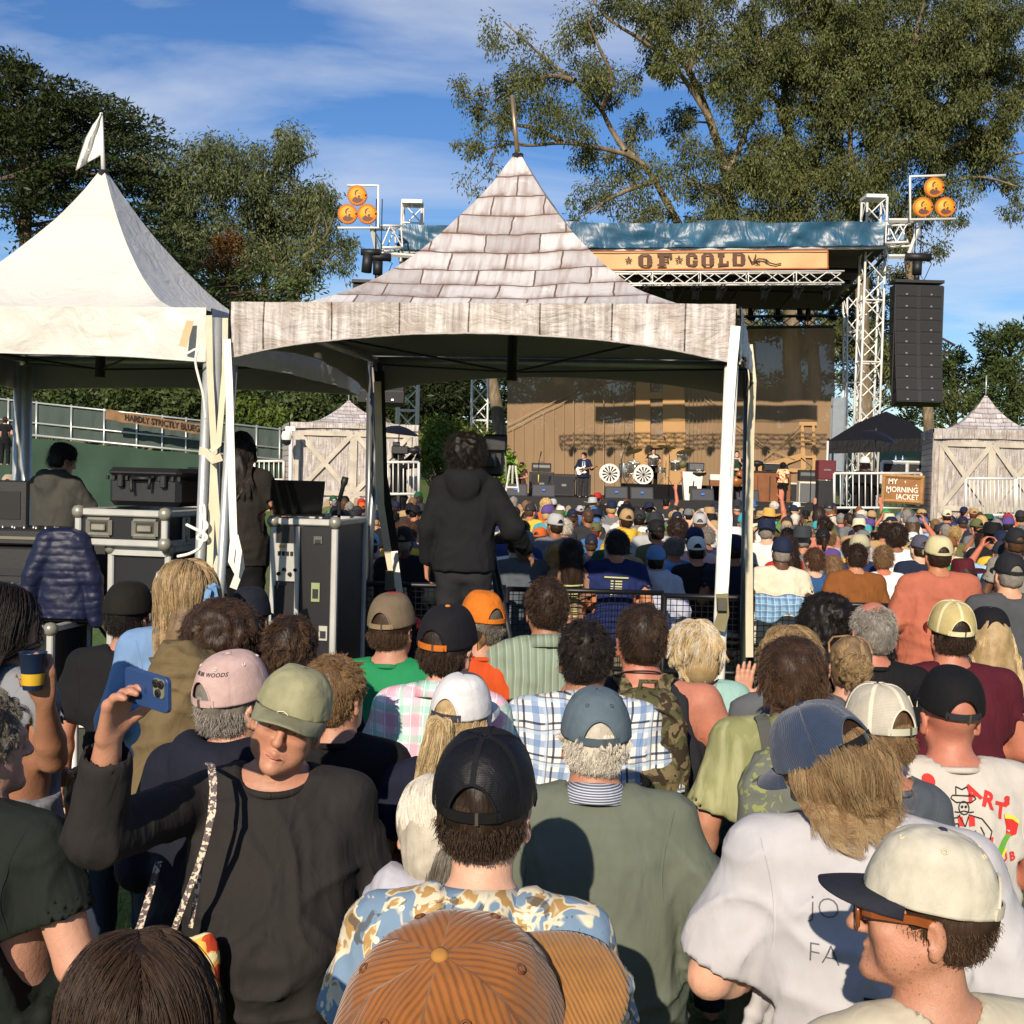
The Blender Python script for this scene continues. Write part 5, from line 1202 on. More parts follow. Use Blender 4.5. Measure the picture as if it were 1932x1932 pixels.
# speaker cabinets and heads
CABG = mat('speaker_grille','#25252a',.8,.1,40); SILV = mat('silver_trim','#8d8b86',.35,metal=.7); CREAM = mat('cream_tolex','#cfc8b8',.6,.1,8)
def cab(label,u,Y,w,h,d=.45,z=DZ,m=BLK2,gm=CABG,name='speaker_cabinet',logo=True,group=None):
 r_ = thing(name,label,'amplifier' if 'amp' in name else 'speaker',floorpt(u,Y,z),group=group); mb = MB(); mb.bbox((0,0,h/2),(w,d,h),.02); mb.build('cabinet',m,r_)
 mb = MB(); mb.box((0,-d/2-.004,h*.48),(w*.88,.012,h*.84)); mb.build('grille',gm,r_)
 mb = MB(); fr = .012
 for x0,z0,x1,z1 in ((-w*.45,h*.05,w*.45,h*.05),(-w*.45,h*.91,w*.45,h*.91),(-w*.45,h*.05,-w*.45,h*.91),(w*.45,h*.05,w*.45,h*.91)): mb.bar((x0,-d/2-.012,z0),(x1,-d/2-.012,z1),fr)
 mb.build('piping',SILV,r_)
 if logo: mb = MB(); mb.box((0,-d/2-.014,h*.5),(w*.2,.01,h*.10)); mb.build('name_plate',SILV,r_)
 return r_
cab('left speaker cabinet with an amplifier head on top, left of the guitarist',1022,46,.95,.9); cab('second speaker cabinet from the left, nearest the guitarist',1064,46,.88,.85); cab('speaker cabinet partly hidden behind the guitarist',1101,46.3,.55,.85,logo=False)
def amphead(label,u,Y,z,w=.75,h=.33):
 r_ = thing('amplifier_head',label,'amplifier',floorpt(u,Y,z)); mb = MB(); mb.bbox((0,0,h/2),(w,.3,h),.02); mb.build('cabinet',BLK2,r_); mb = MB(); mb.box((0,-.155,h*.62),(w*.85,.012,h*.3)); mb.build('face_plate',SILV,r_)
 mb = MB(); [mb.lathe([(.02,0),(.02,.02)],8,(w*(-.35+.1*i),-.165,h*.28),Matrix.Rotation(R(90),3,'X')) for i in range(8)]; mb.build('knobs',SILV,r_); mb = MB(); mb.tube([(-.1,0,h),(-.08,0,h+.04),(.08,0,h+.04),(.1,0,h)],.012,5); mb.build('handle',BLK2,r_)
amphead('amplifier head with pale face plate on the left speaker cabinet',1021,46,DZ+.92)
c_ = cab('guitar amplifier with grey grille and cream edges right of the organ player',1524,45,.72,.80,m=CREAM,gm=mat('grey_grille','#5d5f62',.85,.15,60),name='guitar_amplifier',logo=False); amphead('black amplifier head on the cream edged guitar amplifier',1524,45,DZ+.82,.72,.42)
cab('pale edged cabinet behind the organ player',1494,46,.35,.75,m=CREAM,name='guitar_amplifier',logo=False)
def monitor(label,u,Y):
 r_ = thing('stage_monitor',label,'speaker',floorpt(u,Y),group='wedge monitors along the stage front'); mb = MB(); w = .42; mb.prism([(-.28,0),(.28,0),(.2,.40),(-.05,.44)],-w,w,Matrix.Rotation(R(90),3,'Z')); mb.build('cabinet',BLK2,r_)
 mb = MB(); mb.add([(-w*.9,.03-.31,.03),(w*.9,.03-.31,.03),(w*.9,.0-.09,.40),(-w*.9,.0-.09,.40)],[(0,1,2,3)]); mb.build('grille',mat('monitor_grille','#3b3d42',.7,.1,30),r_); mb = MB(); mb.box((0,-.25,.24),(.11,.02,.07)); mb.build('blue_badge',mat('blue_badge','#3c6fd0',.4),r_)
for u,w_ in ((974,'far left'),(1026,'second from the left'),(1163,'right of the guitarist'),(1211,'fourth from the left'),(1325,'below the right side of the drums'),(1410,'beside the white podium')): monitor('grey wedge monitor on the stage front, '+w_,u,YF+.8)
# drum kit
CHR = mat('chrome_drum','#b8b2a6',.22,.2,5,metal=.9); GOLDC = mat('cymbal_bronze','#8f7a4c',.3,.15,8,metal=.8); WHT = mat('drum_white','#ddd8ce',.5,.05)
def drum(root,p,r_,h,axis_=(0,0,1),head=WHT,wheel=False,name='drum'):
 q = Vector(axis_).to_track_quat('Z','Y').to_matrix(); mb = MB(); mb.lathe([(r_*.98,-h/2),(r_,-h/2+.02),(r_,h/2-.02),(r_*.98,h/2)],28,p,q); o = mb.build(name,CHR,root)
 for s in (-1,1):
  mb = MB(); mb.lathe([(0,s*h/2),(r_*.97,s*h/2)],28,p,q); mb.build('drum_head',head,o); mb = MB(); mb.tube([Vector(p)+q @ Vector((r_*1.02*math.cos(t),r_*1.02*math.sin(t),s*h/2)) for t in np.linspace(0,6.283,28)],.018,6); mb.build('hoop',WHT if wheel else CHR,o)
 if wheel:
  mb = MB()
  for i in range(12):
   a,b = i*math.pi/6,i*math.pi/6+.27; z = h/2+.006; mb.add([Vector(p)+q @ Vector((r_*k*math.cos(t),r_*k*math.sin(t),z)) for k,t in ((.18,a),(.82,a),(.82,b),(.18,b))],[(0,1,2,3)])
  mb.lathe([(.0,h/2+.012),(r_*.16,h/2+.012)],16,p,q); mb.build('wheel_print',BLK,o)
def stand(root,p,z,m=SILV,name='stand'):
 mb = MB(); x,y = p; mb.tube([(x,y,.25),(x,y,z)],.014,6)
 for i in range(3): mb.tube([(x,y,.42),(x+.28*math.cos(i*2.1+.4),y+.28*math.sin(i*2.1+.4),.02)],.012,5)
 return mb.build(name,m,root)
dk = thing('drum_kit','chrome drum kit with two wagon wheel bass drum heads on the riser','drum kit',floorpt(1300,46,DZ+RZ)); dX = lambda u: P(u,900,46).x-dk.location.x
for u in (1146,1212): drum(dk,(dX(u if u > 1150 else 1149),-.15,.36),.36,.42,(0,-1,.0),WHT,True,'bass_drum')
drum(dk,(dX(1195),.25,.62),.24,.42,(.1,-.2,1)); drum(dk,(dX(1178),.25,.5),.2,.5); drum(dk,(dX(1232),.1,.92),.19,.3,(0,-.35,1)); drum(dk,(dX(1275),.2,.75),.2,.3,(-.1,-.25,1)); drum(dk,(dX(1288),.3,1.1),.2,.28,(-.3,-.35,1)); drum(dk,(dX(1248),.4,.55),.19,.16)
for u,z,ti in ((1172,1.62,.1),(1196,1.25,-.3),(1258,1.45,.1),(1295,1.3,-.2)):
 x = dX(u); stand(dk,(x,.35),z,SILV,'cymbal_stand'); mb = MB(); mb.lathe([(.36,0),(.2,.015),(.05,.03),(0,.05)],24,(x,.35,z),Matrix.Rotation(ti,3,'Y') @ Matrix.Rotation(.25,3,'X')); mb.build('cymbal',GOLDC,dk)
mb = MB(); mb.lathe([(.16,.45),(.17,.5),(.15,.54)],16,(dX(1245),1.0,0)); mb.tube([(dX(1245),1.0,0),(dX(1245),1.0,.46)],.03,6); mb.build('stool',BLK,dk)
def micstand(label,u,Y,vt,z=DZ,boom=None,yellow=False,group='microphone stands on the stage'):
 b = floorpt(u,Y,z); r_ = thing('microphone_stand',label,'microphone stand',b,group=group); t = P(u,vt,Y)-b; mb = MB(); mb.lathe([(.14,0),(.14,.02),(.02,.03)],14); mb.tube([(0,0,.02),(0,0,t.z)],.016,6)
 e = Vector((0,0,t.z))
 if boom: e2 = P(boom[0],boom[1],Y)-b; mb.tube([(0,0,t.z),e2],.013,5); d = (e2-e).normalized(); e = e2
 else: d = Vector((.3,-.3,.6)).normalized()
 mb.build('stand',BLK,r_); mb = MB(); mb.tube([e-d*.08,e+d*.06,e+d*.12],[.018,.022,.034],8); mb.build('microphone',BLK2,r_)
 if yellow: mb = MB(); mb.tube([(0,0,.5),(0,0,.8)],.02,6); mb.build('yellow_tape',mat('yellow_tape','#d8c02c',.5),r_)
micstand('microphone stand left of the amplifier, with a yellow taped stem',1016,44,872,boom=(1020,858),yellow=True); micstand('tall boom microphone above the left cymbals',1172,45.4,866,boom=(1187,822)); micstand('tall boom microphone above the right side of the drum kit',1262,45.4,860,boom=(1254,828))
micstand('thin microphone stand right of the cream edged amplifier',1530,44.5,880,boom=(1516,868)); micstand('microphone stand before the guitarist',1085,43.6,905); micstand('microphone stand by the singer behind the white tent leg',1396,43.6,872)
# white podium with a black machine, fruit and flowers
pod = thing('podium','white upright stand with a black box and flowers on top, right of the drum kit','stand',floorpt(1306,44.2)); mb = MB()
mb.add([(-.28,-.2,0),(.28,-.2,0),(.28,.2,0),(-.28,.2,0),(-.40,-.25,1.05),(.36,-.25,1.05),(.36,.25,1.05),(-.40,.25,1.05)],[(0,1,5,4),(1,2,6,5),(2,3,7,6),(3,0,4,7),(4,5,6,7)]); mb.build('body',WHT,pod); mb = MB(); mb.bbox((0,-.26,.40),(.30,.06,.26),.02); mb.tube([(0,-.28,.52),(.02,-.3,.72)],.02,6); mb.build('black_box',BLK2,pod)
mx_ = thing('tape_echo','black rack box standing on the white podium','equipment',floorpt(1311,44.2,DZ+1.05)); mb = MB(); mb.bbox((0,0,.17),(.62,.4,.34),.02); mb.build('case',BLK2,mx_); mb = MB(); mb.box((.02,-.21,.19),(.5,.02,.22)); mb.build('panel',mat('grey_panel','#55575a',.5),mx_)
for lab,u,v,r_,col in (('round brown owl-like ornament on the podium',1288,876,.16,'#5d5a35'),('small orange pumpkin on the podium',1289,899,.10,'#d0752c')):
 o = thing('ornament',lab,'ornament',P(u,v,44.1)); mb = MB(); mb.lathe([(0,-r_),(r_*.7,-r_*.75),(r_,0),(r_*.75,r_*.7),(.03,r_),(0,r_*1.15)],14); mb.build('body',mat('orn'+col[1:],col,.6,.4,9),o)
fw = thing('flower_bowl','dark bowl of pale flowers on the podium box','flowers',P(1318,893,44.1)); mb = MB()
for i in range(16): a = i*2.4; mb.lathe([(.0,.05),(.05,.04),(.03,0)],6,(.22*math.cos(a)*(.3+.7*(i % 3)/2),.1*math.sin(a),.02+.1*((i*7) % 5)/5))
mb.build('blossoms',mat('blossom','#c9b98a',.7,.3),fw); mb = MB(); mb.lathe([(.15,-.12),(.3,-.02),(.28,.04)],14); mb.build('bowl',BLK,fw)
# organ
og = thing('organ','wooden organ cabinet with keyboards on top before the organ player','organ',floorpt(1450,44.2)); WOODO = mat('organ_wood','#7b4a26',.45,.25,3,.2,20)
mb = MB(); mb.bbox((0,0,.55),(1.55,.55,1.1),.02); mb.build('cabinet',WOODO,og); mb = MB(); mb.box((0,-.285,.52),(.05,.02,.9)); [mb.box((x,-.285,.52),(.02,.02,.9)) for x in (-.45,.45)]; mb.build('moulding',mat('organ_dark','#432612',.5),og); mb = MB(); mb.box((0,0,1.12),(1.6,.6,.06)); mb.build('top',BLK,og)
kb = thing('keyboard','black electric keyboard standing on the organ','keyboard',floorpt(1462,44.2,DZ+1.16)); mb = MB(); mb.bbox((0,.05,.13),(.9,.4,.26),.02); mb.build('case',BLK2,kb); mb = MB(); [mb.box((-.38+.04*i,-.16,.265),(.03,.12,.012)) for i in range(20)]; mb.build('keys',WHT,kb)
h_ = thing('dark_hat_stand','black lamp-like horn on the left end of the organ','equipment',P(1428,876,44.2)); mb = MB(); mb.lathe([(.06,-.3),(.05,-.1),(.26,0),(.22,.1),(.08,.14),(0,.15)],14); mb.build('horn',BLK2,h_); mb = MB(); mb.tube([(0,0,-.5),(0,0,-.28)],.03,6); mb.build('post',BLK,h_)
th_ = thing('small_organ','small white topped keyboard left of the organ, behind the tent leg','keyboard',floorpt(1352,44.6,DZ+.75)); mb = MB(); mb.bbox((0,0,.12),(.55,.5,.22),.02); mb.build('case',WHT,th_); mb = MB(); [mb.tube([(x,y,-.72),(x,y,.02)],.02,5) for x in (-.2,.2) for y in (-.2,.2)]; mb.build('legs',SILV,th_); mb = MB(); mb.box((0,-.1,-.1),(.55,.3,.2)); mb.build('side',WOODO,th_)
pt_ = thing('potted_plant','leafy potted plant at the left end of the stage','plant',floorpt(958,44.5)); g = np.random.default_rng(9); D = np.array([list(c-pt_.location) for c in fill([(945,880,22,22),(955,905,26,20),(935,850,16,8),(970,890,12,6)],44.5,.4,g)]); crown_obj('foliage',[leaves(D,np.full(len(D),.22),26,.22,.07,.3,g)],leafmat('plant_leaf','#3f6a1d','#7a9a34','#b0b848'),pt_)
mb = MB(); mb.lathe([(.18,0),(.26,.4),(.24,.42)],14); [mb.tube([(0,0,.3),d*.8],.012,4) for d in [Vector(x) for x in D[::3]]]; mb.build('pot',BLK2,pt_)
eas = thing('folding_easel','white folding A-frame stand at the left end of the stage','stand',floorpt(967,43.6)); mb = MB(); [mb.bar(a,b,.05) for a,b in (((-.25,0,0),(-.1,0,1.1)),((.25,0,0),(.1,0,1.1)),((-.2,0,.3),(.2,0,.3)),((0,.4,0),(0,0,1.1)))]; mb.build('frame',WHT,eas)
# coin signs, cantilever arms
COIN = mat('coin_orange','#f09a2a',.55,.05,1); COIND = mat('coin_ink','#5a3320',.6); COINL = mat('coin_line','#b5651c',.6)
def coin_sign(label,cs_px,frame,Y,side):
 o = P(cs_px[1][0],cs_px[1][1],Y); r_ = thing('coin_sign',label,'sign',o,group='coin signs over the stage corners'); rr = 18.5/2250*Y
 for u,v in cs_px:
  c = P(u,v,Y)-o; q = Matrix.Rotation(R(90),3,'X'); mb = MB(); mb.lathe([(0,-.05),(rr,-.05),(rr,.05),(0,.05)],36,c,q); cn = mb.build('coin',COIN,r_)
  mb = MB(); y = -.06; mb.tube([c+Vector((rr*.97*math.cos(t),y,rr*.97*math.sin(t))) for t in np.linspace(0,6.283,36)],.012,4)
  for t in np.linspace(0,6.283,26): mb.box(c+Vector((rr*.88*math.cos(t),y,rr*.88*math.sin(t))),(.05,.012,.05))
  mb.build('rim_marks',COINL,cn); F = lambda pts,yy=-.064: [c+Vector((rr*a,yy,rr*b)) for a,b in pts]
  mb = MB(); sh = [(-.5,-.52),(-.3,-.68),(0,-.74),(.4,-.62),(.62,-.42),(.35,-.30),(.18,-.16),(.05,-.3),(-.12,-.12),(-.25,-.2),(-.42,-.34)]; mb.add(F(sh),[tuple(range(len(sh)))])
  hd = [(-.16,-.06),(-.26,.2),(-.2,.42),(-.05,.56),(.2,.55),(.0,.42),(-.1,.25),(-.06,.05)]; mb.add(F(hd),[tuple(range(len(hd)))]); bd = [(.02,-.16),(.12,-.02),(.3,-.0),(.32,-.12),(.2,-.2)]; mb.add(F(bd,-.066),[tuple(range(len(bd)))]); [mb.add(F([(a,.2),(a+.12,.22),(a+.12,.26),(a,.25)],-.066),[(0,1,2,3)]) for a in (.02,.22)]
  mb.build('portrait_print',COIND,cn)
 mb = MB(); mb.tube([P(u,v,Y)-o for u,v in frame],.05,8); mb.build('frame_pipe',ALU,r_); return r_
coin_sign('three orange portrait coins on a white frame above the left stage corner',[(674,369),(656,404),(693,404)],[(655,350),(714,350),(714,430),(637,430)],41.5,-1); coin_sign('three orange portrait coins on a white frame above the right stage corner',[(1762,354),(1741,391),(1783,391)],[(1784,331),(1717,333),(1717,414),(1803,413)],41.2,1)
def arm(label,a,b,c):
 r_ = truss('cantilever_arm',label,a,b,.75,step=.7,r=.045,group='white cantilever arms at the roof corners'); mb = MB(); [mb.bar(p-r_.location,q-r_.location,.11) for p,q in c]; mb.build('strut',ALU,r_)
arm('white lattice arm jutting left of the blue tarpaulin under the coin sign',P(752,450,42.3),P(712,450,42.0),[(P(700,425,41.6),P(712,475,41.8)),(P(700,425,42.3),P(714,475,42.3)),(P(705,478,42),P(790,484,42))])
arm('white lattice arm jutting right of the blue tarpaulin under the coin sign',P(1674,442,42.3),P(1716,440,42.0),[(P(1738,418,41.6),P(1716,478,41.7)),(P(1738,418,42.3),P(1716,478,42.3)),(P(1676,416,41.6),P(1738,416,41.6)),(P(1676,484,42),P(1712,484,42))])
mb = MB(); mb.box(P(1648,374,42.6)-P(1648,374,42.6),(.72,.8,.12)); th2 = thing('tower_cap','white square head block on top of the right stage tower','stage hardware',P(1648,374,42.5)); mb.build('block',ALU,th2); th3 = thing('tower_cap','white square head block on top of the left stage tower','stage hardware',P(779,384,42.7)); mb = MB(); mb.box((0,0,0),(.72,.8,.12)); mb.build('block',ALU,th3)
# line arrays
def array(label,uT,vT,uB,vB,wpx,n,Y,sides=2):
 o = P(uT,vT,Y); r_ = thing('line_array',label,'loudspeaker',o,group='hanging line arrays'); bt = P(uB,vB,Y)-o; W2 = wpx/2250*Y; H = -bt.z/n
 for i in range(n):
  t = (i+.5)/n; c = bt*t+Vector((0,-.5*t*t*.9,0)); tl = R(-14*t*t); mb = MB(); M_ = Matrix.Rotation(tl,3,'X'); mb.box(c,(W2*(1-.05*t),.6,H*.96),M_); bx = mb.build('speaker_box',mat('array_black','#0d0d0f',.6,.15,4),r_)
  for s in (-1,1): mb = MB(); mb.box(c+M_ @ Vector((s*W2*.255,-.31,0)),(W2*.42,.02,H*.82),M_); mb.build('grille',mat('array_grille','#151517',.75,.2,30),bx); mb = MB(); mb.box(c+M_ @ Vector((s*W2*.255,-.325,-.12)),(.07,.01,.05),M_); mb.build('badge',SILV,bx)
 mb = MB(); mb.box((0,0,.12),(W2*1.02,.7,.1)); [mb.box(Vector((s*W2*.5,-.3,0))+bt*.5,(.03,.03,-bt.z*.98)) for s in (-1,1)]; mb.build('rigging_frame',BLK2,r_)
 h = P(uT,vT-55,Y)-o; mb = MB(); mb.tube([(0,0,.15),(0,0,.45)],.1,8); mb.tube([(0,0,.4),(0,0,h.z-.15)],.17,10); mb.tube([(-.4,0,h.z),(.45,0,h.z)],.14,10); mb.build('chain_hoist',BLK2,r_); mb = MB(); [mb.tube([(x,0,h.z+.1),(x,0,h.z+2.0)],.018,5) for x in (-.1,.1)]; mb.tube([(.1,0,h.z),(.5,0,h.z-.2),(.25,0,h.z-.8),(.12,0,.4)],.015,5); mb.build('cable',BLK,r_)
array('tall black line array hanging right of the stage tower',1729,540,1722,765,90,10,41.6); array('dark line array left of the stage, mostly hidden by the shingle tent roof',712,540,722,765,90,10,41.6)
hst = thing('spot_lamp','black moving lamp hanging under the left cantilever arm','stage lamp',P(697,495,41.5)); mb = MB(); mb.tube([(-.3,0,.35),(.35,0,.35)],.12,10); mb.tube([(-.05,0,.3),(-.1,0,-.35)],.18,10); mb.build('body',BLK2,hst); mb = MB(); mb.tube([(.1,0,.3),(.4,0,-.5),(.3,0,-.2)],.02,5); mb.build('cable',BLK,hst)
# picket fence along the stage front
GPK = mat('picket_wood',rough=.85,build=lambda q: (q.bs('Base Color',q.mix(q.noise(q.co('Object',(6,1,.5)),3,4),q.mix(q.n('ObjectInfo').outputs['Random'],'#937f60','#5f4a33'),'#a39274')),q.bs('Normal',q.bump(q.noise(q.co('Object',(8,1,.6)),5,3),.4,.01))))
pf = thing('picket_fence','weathered wooden picket fence between the crowd and the stage','fence',(0,30.5,0)); pm = None; g = random.Random(4)
mb = MB(); mb.box((5.5,.06,1.2),(26,.05,.1)); mb.box((5.5,.06,.4),(26,.05,.1)); mb.build('rail',GPK,pf)
x = -6.0; base = None
while x < 17.5:
 w = .15
 if base is None:
  mb = MB(); pr_ = [(-.075,0),(.075,0),(.075,1.38),(.05,1.45),(0,1.48),(-.05,1.45),(-.075,1.38)]; mb.prism(pr_,-.012,.012); base = mb.build('picket',GPK,pf); o = base
 else: o = base.copy(); COL.objects.link(o)
 u0 = 966+x/30.5*2250; zt = 1.50 if u0 < 1480 else 1.46
 if 430 < u0 < 1000: zt = 1.5
 o.location = (x,g.uniform(-.03,.03),g.uniform(-.04,.05)); o.rotation_euler = (0,g.uniform(-.03,.03),0); o.scale = (g.uniform(.9,1.1),1,(zt+g.uniform(-.05,.05))/1.48); x += w+g.uniform(.03,.09)
# white barricades
def barricade(label,uL,uR,v_top,v_bot,Y,n,group='white steel barricades'):
 o = P((uL+uR)/2,v_bot,Y); r_ = thing('barricade',label,'barricade',o,group=group); a,b,c,d = (P(u,v,Y)-o for u,v in ((uL,v_top),(uR,v_top),(uR,v_bot),(uL,v_bot))); mb = MB()
 for p,q in ((a,b),(b,c),(c,d),(d,a)): mb.tube([p,q],.035,8)
 mb.build('frame',ALU,r_); base = None
 for i in range(1,n): p,q = a.lerp(b,i/n),d.lerp(c,i/n); mb = MB(); mb.tube([p,q],.016,6); mb.build('bar',ALU,r_)
 mb = MB(); [mb.tube([p,Vector((p.x,p.y,-o.z))],.03,6) for p in (c,d)]; mb.build('foot',ALU,r_); return r_
barricade('white barricade holding the wooden band sign, below the band crew tent',1574,1738,893,958,32,14); barricade('white barricade in front of the right shed tent, left panel',1822,1915,903,972,29,12); barricade('white barricade at the right edge of the photo before the shed doors',1918,1990,903,972,29,10); barricade('white barricade below the camera umbrella by the left shed tent',703,790,872,932,30,9)
sg = thing('wooden_sign','brown wooden board hand lettered MY MORNING JACKET on the white barricade','sign',P(1703,923,31.8)); so_ = sg.location; q4 = [P(u,v,31.8)-so_ for u,v in ((1664,894),(1742,898),(1741,951),(1663,947))]; mb = MB(); c = sum(q4,Vector())/4; w,h = (q4[1]-q4[0]).length,(q4[3]-q4[0]).length; tilt = Matrix.Rotation(R(1.5),3,'Y')
mb.box((0,0,0),(w,.04,h),tilt); mb.build('board',mat('sign_board','#8e6238',.75,.2,4,.4,30),sg)
for x0,z0,x1,z1 in ((-w/2,h/2-.04,w/2,h/2-.04),(-w/2,-h/2+.04,w/2,-h/2+.04),(-w/2+.04,-h/2,-w/2+.04,h/2),(w/2-.04,-h/2,w/2-.04,h/2)): mb = MB(); mb.bar(tilt @ Vector((x0,-.03,z0)),tilt @ Vector((x1,-.03,z1)),.08); mb.build('frame_board',mat('sign_frame','#a57c4c',.75,.2,6,.3,30),sg)
mb = MB()
for t,x0,z0 in (('MY',-.28,.19),('MORNING',-.02,-.02),('JACKET',.13,-.21)): vs,fs = text_mesh(t,.20,.015,1.0); mb.add([tilt @ Vector((v.x*.9+x0,-.026,v.y+z0)) for v in vs],fs)
for x0,z0 in ((.05,.2),(.35,.12),(-.38,-.1)): mb.add([tilt @ Vector((x0+.03*math.sin(i*math.pi/4)*(1 if i % 2 == 0 else .35),-.026,z0+.045*math.cos(i*math.pi/4)*(1 if i % 2 == 0 else .35))) for i in range(8)],[tuple(range(8))])
mb.build('lettering',mat('sign_paint','#e6dfd0',.7),sg)
# crew tent right of the stage
ct = thing('canopy_tent','black pop-up canopy tent of the band crew right of the stage','tent',P(1660,830,37)); o = ct.location; q = [P(1562,832,35.5)-o,P(1758,826,35.5)-o,P(1752,826,39)-o,P(1572,832,39)-o]; ap = P(1672,776,37.2)-o; mb = MB()
for i in range(4):
 a,b = q[i],q[(i+1) % 4]; m1,m2 = a.lerp(ap,.5)+Vector((0,0,.10)),b.lerp(ap,.5)+Vector((0,0,.10)); mb.add([a,b,m2,m1,ap],[(0,1,2,3),(3,2,4)]); mb.add([a,b,b+Vector((0,0,-.38)),a+Vector((0,0,-.38))],[(3,2,1,0)])
mb.build('canopy',fabric('black_canopy','#141417',rough=.6,fold=.8),ct)
for i,p in enumerate(q): mb = MB(); mb.tube([p,Vector((p.x,p.y,-o.z))],.035,6); mb.build('leg',ALU if i == 0 else SILV,ct)
def umbrella(label,u,v,Y,r_,tilt=(0,0),zb=0,col='#15151a'):
 o = P(u,v,Y); t = thing('umbrella',label,'umbrella',o); n = 8; V = []; F = []
 for j in range(7):
  f_ = j/6
  for i in range(n*4): a = 2*math.pi*i/(n*4); sc = 1-.07*abs(math.sin(a*n/2))*f_; V.append(Vector((r_*f_*math.cos(a)*sc,r_*f_*math.sin(a)*sc,-.38*r_*f_**1.8)))
 M_ = Matrix.Rotation(tilt[1],3,'Y') @ Matrix.Rotation(tilt[0],3,'X'); n4 = n*4; c = mesh_np('canopy',np.array([list(M_ @ p) for p in V]),np.array([(j*n4+i,j*n4+(i+1) % n4,(j+1)*n4+(i+1) % n4,(j+1)*n4+i) for j in range(6) for i in range(n4)]),fabric('umbrella_black',col,rough=.45),t); mb = MB(); mb.tube([M_ @ Vector((0,0,.06)),(0,0,-.8),(0,0,zb-o.z)],.015,6); mb.build('pole',SILV,t)
 mb = MB(); [mb.tube([(0,0,-.02),M_ @ Vector((r_*math.cos(i*math.pi/4),r_*math.sin(i*math.pi/4),-.39*r_))],.006,4) for i in range(8)]; mb.build('ribs',SILV,t)
umbrella('black umbrella shading the crew member under the right stage tower',1652,812,33,.66,(.1,.15)); umbrella('dark grey umbrella over the side camera by the left shed tent',753,803,30,.55,(0,.1),col='#2a2b2e')
rk = thing('equipment_rack','white framed double equipment rack under the crew tent','rack',P(1711,893,34)); w,h = 1.45,.62; mb = MB(); mb.box((0,.2,.05),(w*.94,.4,h*.9)); mb.build('gear',BLK2,rk); mb = MB(); [mb.bar(a,b,.07) for a,b in (((-w/2,-.02,-h/2),(-w/2,-.02,h/2)),((w/2,-.02,-h/2),(w/2,-.02,h/2)),((-w/2,-.02,h/2),(w/2,-.02,h/2)),((-w/2,-.02,-h/2),(w/2,-.02,-h/2)),((0,-.02,-h/2),(0,-.02,h/2)))]; mb.build('frame',ALU,rk)
mb = MB(); [mb.lathe([(.05,0),(.05,.02)],10,(-.55+.15*i,-.03,.15),Matrix.Rotation(R(90),3,'X')) for i in range(4)]; mb.build('dials',SILV,rk); mb = MB(); [mb.box((.35+.2*(i % 2),-.03,-.15+.13*(i//2)),(.16,.02,.05)) for i in range(6)]; mb.build('lit_panels',mat('rack_panel','#8b8d90',.4),rk); mb = MB(); [mb.tube([(x,0,-h/2),(x,0,.02-rk.location.z)],.03,6) for x in (-.65,.65)]; mb.build('leg',SILV,rk)
for x,lab in ((1690,'left one of two blue water bottles on the white rack'),(1703,'right one of two blue water bottles on the white rack')): t = thing('water_bottle',lab,'bottle',P(x,866,34)); mb = MB(); mb.lathe([(.04,-.16),(.04,.02),(.02,.06),(.018,.1)],10); mb.build('bottle',mat('bottle_blue','#5a6ea8',.2),t)
bx_ = thing('red_case','dark red equipment case left of the crew tent barricade','case',P(1557,900,34)); mb = MB(); mb.bbox((0,0,.2),(.5,.4,.55),.02); mb.build('case',mat('red_case','#5d1620',.6),bx_); mb = MB(); mb.box((0,-.21,.2),(.2,.02,.05)); mb.build('latch',SILV,bx_); mb = MB(); mb.box((0,0,-1.1),(.45,.36,2.0)); mb.build('crate',BLK2,bx_)
pnl = thing('leaning_panel','tall pale panel standing at the right edge of the scrim','panel',P(1580,820,49)); mb = MB(); mb.box((0,0,0),(.55,.08,3.0)); [mb.bar((s*.27,-.05,-4.5),(s*.27,-.05,1.55),.06) for s in (-1,1)]; mb.build('panel',mat('panel_pale','#7f8890',.5),pnl)
# security camera
cc = thing('security_camera','white dome security camera on a pole at the left shed tent corner','camera',P(541,830,31.8)); mb = MB(); mb.lathe([(.0,-.16),(.12,-.1),(.13,0)],14); mb.build('dome',BLK2,cc); mb = MB(); mb.lathe([(.13,0),(.15,.1),(.12,.22),(0,.25)],14); mb.box((.1,0,.3),(.26,.1,.12)); mb.tube([(.1,0,.3),(.12,.1,-cc.location.z)],.05,8); mb.build('housing',WHT,cc)
gb = barricade('green screened low barricade left of the shed tent',480,535,870,905,34,6,None); mb = MB(); mb.add([tuple(P(u,v,34.1)-gb.location) for u,v in ((480,870),(535,872),(533,905),(478,905))],[(0,1,2,3)]); mb.build('green_sheet',mgrn,gb)
# ---------------------------------------------------------------- sound desk, cases, crowd barrier
DK = .65
dk_ = thing('platform','low dark platform under the sound desk and the camera operator','platform',(-2.6,8.6,0)); mb = MB(); mb.bbox((0,0,DK/2),(5.5,2.4,DK),.02); mb.build('deck',mat('platform_carpet','#35352f',.9,.25,3,.3,60),dk_); mb = MB(); mb.box((0,-1.215,DK-.04),(5.52,.02,.08)); mb.build('edge_strip',ALU,dk_)
cpt = thing('camera_platform','small black riser under the camera operator','platform',(P(880,900,7.9).x,7.95,DK)); mb = MB(); mb.bbox((.1,0,.035),(1.1,1.0,.07),.01); mb.build('deck',BLK2,cpt)
LAM = mat('black_laminate','#17171b',.38,.15,3,.15,120); ALE = mat('aluminium_edge','#b3b2ad',.42,.15,5,.15,40,metal=.2); STEEL = mat('zinc_steel','#8f8c80',.38,.2,8,metal=.35); DSH = mat('handle_recess','#2b2a27',.5)
